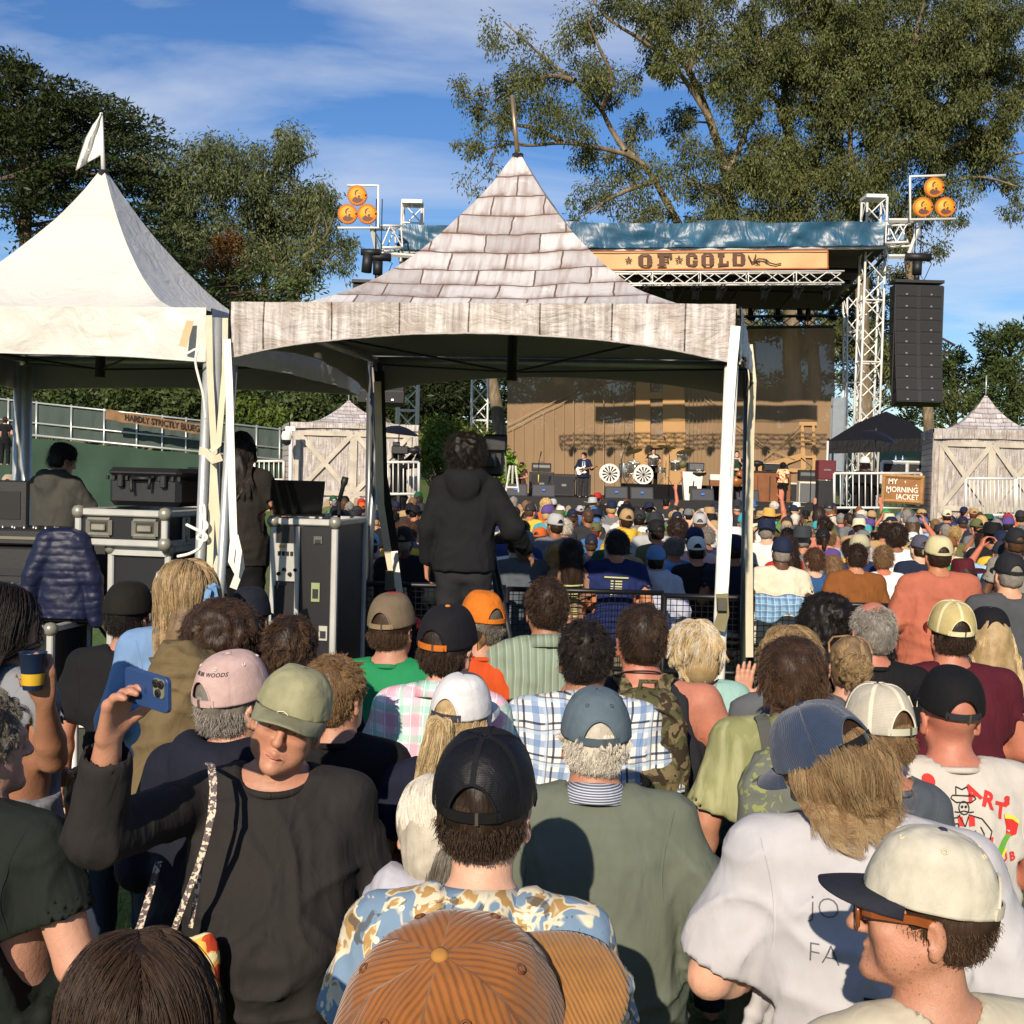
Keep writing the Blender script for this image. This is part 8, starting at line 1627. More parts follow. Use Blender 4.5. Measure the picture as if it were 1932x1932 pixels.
BAGP = fabric('bag_strap_print','#8d7f77',fold=.2,pat=lambda q,v: q.mix(q.math('GREATER_THAN',q.noise(v,90,2),.54),'#5d5150','#c8bba6')); BAGC = fabric('bag_cloth','#c9a85e',fold=.8,pat=lambda q,v: q.mix(q.step(q.noise(v,16,2,.5,1.0),.55,.57),q.mix(q.step(q.noise(v,9,2),.5,.52),'#d8c89a','#d9a24a'),'#b23f24'))
bg = thing('tote_bag','cloth shoulder bag with printed straps hanging from the man in the black top','bag',P(325,1780,2.66))
bagstrap([P(u,v,Y) for u,v,Y in ((392,1440,2.88),(400,1444,2.78),(404,1475,2.71),(402,1530,2.67),(388,1590,2.66),(372,1640,2.66),(352,1690,2.65),(325,1765,2.65))],.014,BAGP,'strap',bg); bagstrap([P(u,v,Y) for u,v,Y in ((396,1446,2.78),(400,1490,2.73),(396,1540,2.70),(384,1600,2.69),(372,1680,2.69),(360,1750,2.69))],.010,BAGP,'strap',bg); bagstrap([P(u,v,Y) for u,v,Y in ((300,1625,2.85),(282,1690,2.78),(262,1755,2.70))],.016,BAGP,'strap',bg)
F = Field(axis(-.16,.16,.008),axis(-.10,.10,.008),axis(-.30,.06,.008)); F.ell((0,0,-.14),(.12,.05,.15),k=.02); F.ell((.0,0,-.01),(.05,.025,.04),k=.04); F.ell((-.08,0,.0),(.03,.02,.03),k=.04); F.ell((.07,0,-.02),(.03,.02,.05),k=.04); V,Fc = F.surf(); mesh_np('pouch',folds(relax(V,Fc),Fc,.012,2,(16,16,8)),Fc,BAGC,bg)
# brown sunglasses of the man in the cream cap
d = PEOPLE['cream_cap']; pz = d['pose']; h = pz.h; BRN = mat('amber_acetate','#7b3f18',.25,.25,30,spec=.6); LENS = mat('brown_lens','#1b100a',.06,spec=.8)
sgl = bpy.data.objects.new('sunglasses',None); link(sgl,d['root'])
for s in (-1,1):
 mb = MB(); c = (s*.034,.108,1.632);
 ring = [h((c[0]+.027*max(-1,min(1,1.15*math.cos(t))),c[1]-.10*abs(c[0]+.027*math.cos(t))**1.4,c[2]+.020*max(-1,min(1,1.2*math.sin(t))))) for t in np.linspace(0,6.283,28)]
 mb.tube(ring,.0038,6); rim = mb.build('rim',BRN,sgl); mb = MB(); mb.add(ring[:-1],[tuple(range(27))]); mb.build('lens',LENS,rim)
 mb = MB(); mb.strap([h((s*.060,.098,1.642)),h((s*.076,.085,1.643)),h((s*.084,.02,1.640)),h((s*.085,-.012,1.634))],.014,.005,pz.hm @ Vector((0,0,1))); mb.build('temple',BRN,sgl)
mb = MB(); mb.tube([h((-.008,.107,1.636)),h((0,.112,1.639)),h((.008,.107,1.636))],.0035,6); mb.build('bridge',BRN,sgl)
d = PEOPLE['cream_cap']; me = d['root'].children[0].data; V = np.array([v.co[:] for v in me.vertices]); F = np.array([p.vertices[:] for p in me.polygons]); hi_ = np.array(d['pose'].hm.transposed())
jaw = lambda p: (lambda q: (q[:,2] < .085) & (q[:,2] > -.02) & (q[:,1] > .015-.0*q[:,2]) & (q[:,2]-.075 < -.9*(q[:,1]-.10)-.0) | ((q[:,2] < .115) & (q[:,2] > .0) & (np.abs(q[:,1]-.005) < .022) & (np.abs(q[:,0]) > .045)))((p-np.array(NECK+d['pose'].dz)) @ hi_.T)
fuzz(V,F,HM['brown'],d['root'],9000,.0022,.00022,jaw,3,.3,'stubble')
# MUIR WOODS lettering on the pink cap
def cap_text(key,txt,size,ang0,zf,m,a=.0935,b=.112,hgt=.12,tilt=7,z0=1.652,bold=.02):
 d = PEOPLE[key]; pz = d['pose']; o0 = pz.h((0,-.014,z0)); M_ = pz.hm @ Matrix.Rotation(R(tilt),3,'X'); vs,fs = text_mesh(txt,size,bold,1.1); V = []
 for v in vs:
  f = min(.98,max(.01,zf+v.y/(hgt*1.35))); ph = f*math.pi/2; r_ = math.cos(ph)**.62*1.012; t = ang0+v.x/(.5*(a+b)*max(.3,r_)); V.append(M_ @ Vector((a*r_*math.cos(t),b*r_*math.sin(t),hgt*math.sin(ph)**1.15+.0005))+o0)
 mb = MB(); mb.add(V,fs); mb.build('lettering',m,d['cap'])
cap_text('pink_cap','MUIR WOODS',.0155,-math.pi/2+.34,.52,INKP); cap_text('pink_cap','CALIFORNIA',.011,-math.pi/2+.1,.075,INKP)
project_print(PEOPLE['brown_curls']['shirt'],'NF',mat('pale_yellow_print','#d3d79a',.8),(-.03,1.245),.10,'lettering',.05); project_print(PEOPLE['brown_curls']['shirt'],'LD',MATS['pale_yellow_print'],(-.03,1.155),.10,'lettering',.05); project_print(PEOPLE['brown_curls']['shirt'],[[(-.11,0),(.10,0),(.10,.008),(-.11,.008)]],MATS['pale_yellow_print'],(-.02,1.31),.1,'line_print')
project_print(PEOPLE['white_tee']['shirt'],'JO',mat('grey_print','#5a5a62',.8),(-.085,1.33),.055,'lettering',-.022); project_print(PEOPLE['white_tee']['shirt'],'FA',MATS['grey_print'],(-.085,1.245),.055,'lettering',-.022)
for i in range(3): project_print(PEOPLE['white_tee']['shirt'],[[(-.04,0),(.06,0),(.06,.006),(-.04,.006)]],INKP,(.03,1.17-.05*i),.1,'line_print')
# cup in the left woman's hand; khaki jacket slung behind the curly head
p = P(62,1263,3.56); cupo = thing('drink_cup','dark blue cup with a yellow band held by the woman at the left edge','cup',p); mb = MB(); mb.lathe([(.028,-.06),(.040,.05),(.042,.052),(.038,.05),(.027,-.055)],20); mb.build('cup',mat('cup_blue','#16233c',.35),cupo); mb = MB(); mb.lathe([(.0305,-.045),(.0345,-.01)],20); mb.build('band_print',mat('cup_yellow','#c09a22',.5),cupo)
kj = thing('khaki_jacket','khaki brown jacket slung over the shoulder of the curly haired person','jacket',P(300,1330,3.72)); F = Field(axis(-.26,.26,.011),axis(-.16,.2,.011),axis(-.5,.22,.011)); F.cap((.07,.02,.10),(-.01,-.02,-.32),.085,.11,k=.05); F.cap((.02,.02,.12),(.12,.06,.08),.06,.05,k=.05); F.cap((.10,0,.02),(.10,-.03,-.24),.055,.06,k=.04); V,Fc = F.surf(); mesh_np('cloth',folds(relax(V,Fc),Fc,.016,4,(9,9,5)),Fc,fabric('khaki_canvas','#66573c',fold=.7),kj)
# backpacks
def backpack(key,label,m,sm,w=.17,z0=1.05,z1=1.40,dep=.085,name='backpack'):
 d = PEOPLE[key]; r_ = d['root']; o = thing(name,label,'backpack',r_.location,rot=r_.rotation_euler); s = d['s']; o.scale = (s,s,s); F = Field(axis(-.26,.26,.010),axis(-.40,.05,.010),axis(z0-.06,z1+.08,.010)); yb = -.125*d['pose'].w-.02
 F.torso([(z0-.02,w*.9,dep*.85,yb-dep*.75),(z0+.08,w,dep,yb-dep*.8),(z1-.10,w*.95,dep*.9,yb-dep*.7),(z1,w*.7,dep*.6,yb-dep*.5),(z1+.02,w*.4,dep*.35,yb-dep*.4)],k=.02,e=3); F.torso([(z0+.0,w*.7,.04,yb-dep*1.6),(z0+.16,w*.7,.045,yb-dep*1.65),(z0+.19,w*.5,.02,yb-dep*1.5)],k=.015,e=3); V,Fc = F.surf(); mesh_np('pack',folds(relax(V,Fc),Fc,.006,6,(10,10,8)),Fc,m,o)
 so = d['shirt']; bv = BVHTree.FromPolygons([v.co[:] for v in so.data.vertices],[p_.vertices[:] for p_ in so.data.polygons])
 for sd in (-1,1):
  pts = []
  for t in np.linspace(0,1,12):
   x = sd*(w*.35+.045*math.sin(t*2.2)); a = t*2.6; q = Vector((x,yb*.95+.16*(1-math.cos(a))*.55,z1-.06+.16*math.sin(a)-(0 if t < .6 else (t-.6)*.55))); hit = bv.find_nearest(q); n_ = (q-Vector((0,-.01,1.25))).normalized()
   q2 = hit[0]+hit[1]*.012 if hit[0] is not None else q; pts.append(q2 if t > .12 else q2.lerp(q,.5))
  mb = MB(); mb.strap(pts,.042,.010,(1,0,0)); mb.build('shoulder_strap',sm,o)
 mb = MB(); mb.tube([(-.03,yb-dep*.55,z1+.0),(-.025,yb-dep*.6,z1+.045),(.025,yb-dep*.6,z1+.045),(.03,yb-dep*.55,z1)],.009,6); mb.tube([(w*.8*math.cos(t),yb-dep*1.25-.02*math.sin(t),z1-.13+.10*math.sin(t)) for t in np.linspace(0,math.pi,16)],.004,5); mb.build('handle',sm,o); return o
CAMO = fabric('camouflage','#5c5238',fold=.4,pat=lambda q,v: q.mix(q.step(q.noise(v,24,2,.5,1.2),.53,.56),q.mix(q.step(q.noise(v,16,2,.5,.8),.5,.53),'#6d6145','#4a4a2f'),'#33291d'))
backpack('backpack_man','camouflage backpack on the muscular man in the sleeveless vest',CAMO,CAMO,w=.135,z0=1.06,z1=1.45); TRB = fabric('trail_pack','#5f6358',fold=.4,pat=lambda q,v: q.mix(q.step(q.noise(v,20,2,.5,1.5),.55,.57),'#60645c','#7e8452')); backpack('tie_dye','grey green trail backpack with teal piping on the tie dyed shirt',TRB,fabric('pack_strap_grey','#4b4c48'),w=.16)
# ---- raised platform people: engineers, camera operator
def crew(key,label,u,v,Y,z0,**k):
 r_ = person(key,label,u,v,Y,**k); d = PEOPLE[key]; s_old = d['s']; top = P(u,v,Y); s = s_old*(top.z-z0)/top.z; r_.scale = (s,s,s); d['s'] = s; r_.location.z = z0; return r_
GHD = fabric('grey_hoodie','#403f3b',fold=.6)
crew('engineer','sound engineer in a dark beanie and grey hooded top under the white tent',122,838,9.55,DK,yaw=-24,head=(-18,-16,0),sk='fair',arms=(((-.30,.12,1.12),(-.20,.32,1.02),(.3,1,-.1),(0,0,-1),.3),((.30,.12,1.12),(.22,.34,1.02),(-.3,1,-.1),(0,0,-1),.3)),w=1.14,sh=1.08,shirt=T(GHD,'hood',loose=.025,hem=.78),legs=fabric('sage_trousers','#767a62'),hair='short',hm='black',res=.012)
d = PEOPLE['engineer']; pz = d['pose']; V = []; mb = MB(); mb.lathe([(.088,-.01),(.094,.015),(.093,.05),(.075,.09),(.04,.108),(0,.112)],24,pz.h((0,-.016,1.66)),pz.hm @ Matrix.Diagonal((1,1.18,1))); mb.build('beanie',fabric('black_knit','#0d0d0f'),d['root'])
crew('second_engineer','long haired crew member in a dark tee reaching to the laptop, behind the white strap',456,812,8.75,DK,yaw=-8,head=(4,-6,0),sk='tan',arms=('front',((.30,.04,1.10),(.34,.28,1.06),(.3,1,0),(0,0,-1),.2)),w=1.1,shirt=T(FB('dark_brown_tee','#23201d'),loose=.01),legs=BLKT,hair='long',hm='black',strand=dict(base='longcap',n=3000,r=.002,curl=.3),res=.012)
mb = MB(); mb.tube([(.12-.22*t,-.135-.02*math.sin(3*t),1.40-.36*t) for t in np.linspace(0,1,12)],.008,6); mb.build('lanyard',fabric('grey_cord','#4a4640'),PEOPLE['second_engineer']['root'])
crew('camera_operator','camera operator in a black hooded jacket with big dark hair, standing under the shingle tent',882,812,7.85,DK+.07,yaw=-5,head=(-6,3,0),sk='tan',arms=('down',((.31,-.02,1.13),(.40,.16,.98),(.35,.6,-.7),(-1,0,0),.4)),w=.98,sh=.95,shirt=T(FB('black_shell','#17171a',fold=.6,rough=.9),'hood',loose=.025,hem=.84,amp=.007),legs=fabric('charcoal_trousers','#232326'),hair='curly',hm='black',strand=dict(base='curly',n=5000,L=.10,r=.0016),res=.011)
tri = thing('video_camera','video camera on a black tripod in front of the camera operator','camera',(P(928,900,8.25).x,8.3,DK)); hgt = P(928,880,8.3).z-DK; mb = MB(); mb.tube([(0,0,.9),(0,0,hgt-.12)],.03,8); [mb.tube([(0,0,1.1),(.42*math.cos(a),.42*math.sin(a),0)],.02,6) for a in (-.9,1.2,3.6)]; [mb.tube([(0,0,.55),(.2*math.cos(a),.2*math.sin(a),.6)],.012,6) for a in (-.9,1.2,3.6)]; mb.build('tripod',BLK2,tri)
mb = MB(); mb.bbox((0,.1,hgt+.02),(.16,.42,.18),.02); mb.bbox((.02,-.06,hgt+.16),(.16,.14,.12),.015); mb.tube([(0,.3,hgt+.02),(0,.55,hgt+.02)],[.06,.075],12); mb.bbox((-.02,-.2,hgt+.04),(.1,.12,.1),.01); mb.build('body',BLK2,tri); mb = MB(); mb.tube([(.02,-.02,hgt-.1),(.14,-.38,hgt-.36),(.18,-.48,hgt-.40)],[.012,.012,.02],6); mb.build('pan_handle',BLK2,tri); mb = MB(); mb.tube([(.05,.0,hgt+.22),(.07,.03,hgt+.3),(.09,-.05,hgt+.12),(.1,-.1,hgt-.1)],.006,5); mb.build('cable',mat('grey_cable','#8c8a84'),tri)
# ---- band and crew on the stage
def stagep(key,label,u,v,Y,z0,**k): return crew(key,label,u,v,Y,z0,res=.018,group=None,**k)
NBL = fabric('navy_blazer','#1a2036',fold=.4)
stagep('guitarist','guitarist in a navy blazer and dark tie playing a white electric guitar on stage',1102,853,43.2,DZ,yaw=172,head=(-38,0,0),sk='fair',arms=(((-.30,.02,1.12),(-.30,.26,1.12),(-.6,.4,.3),(0,-1,0),.6),((.29,-.02,1.12),(.13,.22,1.02),(-.7,.4,-.3),(0,-1,0),.5)),shirt=T(NBL,'long',loose=.03,hem=.76),legs=fabric('grey_trousers_dk','#2d2b2c'),hair='short',hm='black',face=0)
d = PEOPLE['guitarist']; project_print(d['shirt'],[[(-.05,.26),(.05,.26),(.06,.0),(.0,-.16),(-.06,.0)]],mat('pale_blue_shirt','#9db6cf',.8),(0,1.18),.1,'shirt_front',back=False); project_print(d['shirt'],[[(-.012,.22),(.012,.22),(.022,-.02),(0,-.06),(-.022,-.02)]],BLKT,(0,1.2),.1,'tie',back=False,off=.008)
def guitar(key,label,bm_):
 d = PEOPLE[key]; r_ = d['root']; o = thing('electric_guitar',label,'guitar',r_.location,rot=r_.rotation_euler); o.scale = (d['s'],)*3; M_ = Matrix.Translation((.05,.20,1.05)) @ Matrix.Rotation(R(16),4,'Y') @ Matrix.Scale(-1,4,(1,0,0))
 bd = [(-.20,-.02),(-.22,.10),(-.12,.16),(-.03,.11),(.05,.10),(.16,.17),(.17,.10),(.10,.05),(.10,-.05),(.15,-.12),(.08,-.15),(-.02,-.11),(-.12,-.16),(-.20,-.12)]; mb = MB(); mb.prism([(x,z) for x,z in bd],-.022,.022,M_.to_3x3()); mb.v = [tuple(Vector(q)+M_.translation) for q in mb.v]; mb.build('body',bm_,o)
 mb = MB(); q = M_.to_3x3(); mb.bar(q @ Vector((.05,.02,0))+M_.translation,q @ Vector((.62,.02,0))+M_.translation,.05); mb.box(q @ Vector((.69,.02,.01))+M_.translation,(.15,.02,.08),q); mb.build('neck',mat('maple_neck','#8a6238',.5),o); mb = MB(); mb.add([q @ Vector((x,.026,z))+M_.translation for x,z in ((-.1,.06),(.08,.07),(.09,-.05),(-.04,-.09))],[(0,1,2,3)]); mb.build('pickguard',BLK2,o); mb = MB(); mb.strap([(.16,.18,1.1),(.19,.08,1.38),(.08,-.1,1.44),(-.1,-.13,1.25),(-.18,.1,1.08)],.05); mb.build('guitar_strap',BLKT,o)
guitar('guitarist','cream white electric guitar held by the guitarist in the navy blazer',WHT)
stagep('drummer','drummer with long dark hair seated behind the drum kit',1233,845,47.0,DZ+.30,yaw=180,head=(0,-4,0),sk='fair',arms=(((-.30,.15,1.16),(-.16,.36,1.10),(.1,1,.1),(0,-1,0),.6),((.30,.15,1.18),(.18,.36,1.16),(-.1,1,.2),(0,-1,0),.6)),shirt=T(BT,loose=.02),legs=BLKT,hair='long',hm='black')
for i,(sx,lab) in enumerate(((-.12,'drumstick in the right hand of the drummer'),(.14,'drumstick in the left hand of the drummer'))): p = wpos('drummer',(sx,.38,1.1)); ds = thing('drumstick',lab,'drumstick',p); mb = MB(); mb.tube([(0,0,0),(-.1*sx,-.38,.12)],.012,5); mb.build('stick',mat('hickory','#b58f5c',.6),ds)
stagep('singer','singer with reddish hair in a green top, partly hidden by the white tent leg',1390,850,43.8,DZ,yaw=176,head=(0,8,0),sk='pale',arms=(((-.30,.08,1.14),(-.08,.28,1.36),(.2,.2,1),(0,-1,0),.9),'front'),w=.92,sh=.92,shirt=T(FB('dark_green_top','#1f3527'),loose=.01),legs=BLKT,hair='long',hm='brown');
ag = thing('acoustic_guitar','amber acoustic guitar hanging before the singer beside the white tent leg','guitar',P(1391,904,43.4)); mb = MB(); [mb.lathe([(0,-.05),(r,-.05),(r,.05),(0,.05)],20,c,Matrix.Rotation(R(90),3,'X')) for r,c in ((.2,(0,0,-.08)),(.15,(.1,0,.16)))]; mb.build('body',mat('amber_wood','#8a5324',.35),ag); mb = MB(); mb.bar((.16,0,.28),(.38,0,.8),.05); mb.build('neck',mat('rosewood','#3a2418',.5),ag)
FLOW = fabric('floral_shirt','#c84',pat=lambda q,v: q.mix(q.step(q.noise(v,14,2,.5,1),.5,.53),q.mix(q.step(q.noise(v,9,2),.48,.5),'#d9b25a','#c24b33'),'#e6d8b8'))
stagep('organist','keyboard player with black curly hair in a bright flowered shirt standing beside the organ',1478,872,43.5,DZ,yaw=-30,head=(-10,0,0),sk='olive',arms=('front','front'),w=1.0,shirt=T(FLOW,loose=.04,hem=.86),legs=BLKT,hair='curly',hm='black')
stagep('side_musician','crouching stagehand in dark clothes at the far left end of the stage',985,872,44.4,DZ-.35,yaw=150,sk='tan',shirt=T(FB('brown_work_shirt','#3f2f26')),legs=KHA,hair='short',hm='black')
stagep('monitor_engineer','crew member in black with a white cap under the right umbrella by the crew tent',1632,860,32.8,.35,yaw=20,sk='dark',arms=('front','front'),w=1.05,shirt=T(BT,'long',loose=.03),legs=BLKT,hair='short',hm='black',cap=dict(m=capm('white_cloth_cap','#d2d0c8'),seg=40,rows=10,opening=False))
stagep('side_camera_operator','side camera operator in black under the dark grey umbrella left of the stage',752,842,30.3,.3,yaw=-60,sk='tan',arms=('phone','phone'),shirt=T(BT,'long'),legs=BLKT,hair='short',hm='black')
vc = thing('video_camera','long lensed video camera under the dark grey umbrella','camera',P(755,849,30.0)); mb = MB(); mb.bbox((0,0,0),(.42,.2,.2),.02); mb.tube([(.2,0,0),(.48,0,0)],[.07,.085],12); mb.bbox((-.1,0,.15),(.18,.1,.1),.01); mb.build('body',BLK2,vc); mb = MB(); mb.tube([(0,0,-.1),(0,0,-vc.location.z)],.03,6); mb.build('pole',BLK2,vc)
for i,(u,v,Y,lab,cap_) in enumerate(((10,786,49.3,'person standing on the bank before the green fence at the far left edge',None),(18,893,16,'person with a pale cap beyond the sound desk at the left edge',1))):
 stagep('far%d' % i,lab,u,v,Y,2.1 if i == 0 else .12,yaw=10,shirt=T(BT if i == 0 else WT),legs=BLKT,hair='short',hm='brown',**({'cap': dict(m=capm('beige_cap','#a08f78'),seg=40,rows=10)} if cap_ else {}))
# ---------------------------------------------------------------- the crowd beyond the barrier
OC = objcol('crowd_cloth'); OH = objcol('crowd_hair',.5,.3,.8); OK_ = objcol('crowd_hat',.8,.1,.3); OSK = objcol('crowd_skin',.5,.1,.15); OLG = objcol('crowd_trousers')
UPR = ((.24,.03,1.62),(.20,.06,1.88),(0,.1,1),(0,1,0),.15)
KPOSE = {'front': Pose(('front','front')),'down': Pose(('down','down')),'big': Pose(('front','front'),w=1.2,sh=1.12,belly=.05),'woman': Pose(('front','front'),w=.88,sh=.88),'wave': Pose(('front',UPR)),'phone': Pose(('phone','phone')),'look': Pose(('front','pocket'),head=(22,0,0)),'look2': Pose(('pocket','front'),head=(-24,-4,0))}
KM = {}
def km(name,V,F,m): o = mesh_np(name,V,F,m,False); me = o.data; bpy.data.objects.remove(o); return me
KR = .017
for k,p in KPOSE.items():
 KM[k,'body'] = km('body',*body_mesh(p,KR,-1,fhead=.012,legs=True),OSK)
 for kind in ('tee','long'): KM[k,kind] = km('shirt',*shirt_mesh(p,kind,KR,amp=.010,seed=len(k)+(3 if kind == 'tee' else 8),loose=.02 if kind == 'tee' else .03),OC)
 KM[k,'hood'] = km('hooded_top',*shirt_mesh(p,'hood',KR,amp=.010,seed=4,loose=.03),OC) if k in ('front','down','woman') else KM[k,'long']
 KM[k,'legs'] = km('trousers',*legs_mesh(p,.032),OLG)
HKEYS = ('short','messy','curly','long','bob','bun','pony','balding')
for hk in HKEYS:
 for pk,p in (('n',Pose()),('look',KPOSE['look']),('look2',KPOSE['look2'])):
  V,F = hair_mesh(p,hk,.013,seed=3,amp=.007); KM[pk,'hair',hk] = km('hair',V,F,OH); o = fuzz(V,F,OH,None,2600,.022,.0013); KM[pk,'fuzz',hk] = o.data; bpy.data.objects.remove(o)
tmp = bpy.data.objects.new('tmp',None); link(tmp)
def hat_kit(pk,p):
 D = {}; a = cap_parts(p,tmp,OK_,bm=OK_,seg=44,rows=10,tilt=7,hgt=.118,brimL=.07); D['cap'] = a
 D['cap back to front'] = cap_parts(p,tmp,OK_,seg=44,rows=10,tilt=-4,front=-1,opening=False); D['closed cap'] = cap_parts(p,tmp,OK_,seg=44,rows=10,tilt=6,opening=False,puff=.03,hgt=.124,soft=.012)
 D['wide brimmed hat'] = hat_mesh(p,OK_,tmp,.185,.115,curl=.35); D['bucket hat'] = hat_mesh(p,OK_,tmp,.145,.10,curl=-.9,dent=.05)
 mb = MB(); mb.lathe([(.086,-.02),(.094,.0),(.094,.04),(.08,.085),(.045,.108),(0,.113)],24,p.h((0,-.016,1.655)),p.hm @ Matrix.Diagonal((1,1.17,1))); D['beanie'] = mb.build('beanie',OK_,tmp); return D
HATS = {pk: hat_kit(pk,p) for pk,p in (('n',Pose()),('look',KPOSE['look']),('look2',KPOSE['look2']))}
COLS = {'black': '#141416','charcoal': '#2b2b2e','grey': '#6a6b6d','pale grey': '#a5a5a6','white': '#d6d3cc','cream': '#cfc4a6','navy': '#1a2138','dark blue': '#25355e','mid blue': '#3f6593','light blue': '#85a6c9','teal': '#256a6c','olive': '#5a5c3a','sage': '#8b9272','forest green': '#1f4a30','bright green': '#2a8a4a','red': '#a32824','maroon': '#4d1620','orange': '#c35a22','rust brown': '#7b4a24','tan': '#a5885f','pink': '#c9959b','salmon': '#b97762','purple': '#54407a','yellow': '#cfa93a','turquoise': '#3f9aa0'}
HC = {'black': '#141010','dark brown': '#2a1d15','brown': '#4a3322','light brown': '#6f553a','blond': '#b0925f','grey': '#7a736b','white': '#bdb4a6','red brown': '#5f2e1e'}
SKC = ['#c39275','#b47e60','#ab7152','#8d5d43','#c9a085','#b86f55','#5c3d2e']
# stripes of trousers are never told apart at this size
TRS = ['#20283a','#1c1c1e','#4b4a44','#6d6452','#2c3850']
def col(o,c): o.color = C4(c if isinstance(c,str) else c)
USED = {}
def crowdp(u,v,Y,pose='front',shirt=('tee','black'),hair=('short','brown'),hat=None,label=None,yaw=0,sk=None,group='people standing in the crowd',s=None,rn=rnd):
 root = thing('person',label,'person',(0,0,0),R(yaw),group); top = P(u,v,Y); pk = pose if pose in ('look','look2') else 'n'
 ex = .03 if hat else {'curly': .045,'messy': .03}.get(hair[0],.012); sc = top.z/(1.752+ex) if s is None else s; root.location = (top.x,Y,0); w = rn.uniform(.96,1.06); root.scale = (sc*w,sc,sc); root.rotation_euler = (R(rn.uniform(-4,3)),R(rn.uniform(-3,3)),R(yaw))
 def ch(name,me,c): o = bpy.data.objects.new(name,me); link(o,root); col(o,c); return o
 ch('body',KM[pose,'body'],sk or rn.choice(SKC)); ch('hooded_top' if shirt[0] == 'hood' else 'shirt',KM[pose,shirt[0]],COLS.get(shirt[1],shirt[1])); ch('trousers',KM[pose,'legs'],rn.choice(TRS))
 if hair: ch('hair',KM[pk,'hair',hair[0]],HC.get(hair[1]) or COLS[hair[1]])
 if hair and not hat and Y < 17: ch('hair_strands',KM[pk,'fuzz',hair[0]],HC.get(hair[1]) or COLS[hair[1]])
 if hat:
  src = HATS[pk][hat[0]]
  def cpt(o,par,first=True):
   c = o.copy(); COL.objects.link(c); c.parent = par; col(c,COLS.get(hat[2] if (len(hat) > 2 and not first) else hat[1],hat[1])); [cpt(q,c,False) for q in o.children]
  cpt(src,root)
 return root
AN = lambda w: ('an ' if w[0] in 'aeiou' else 'a ')+w
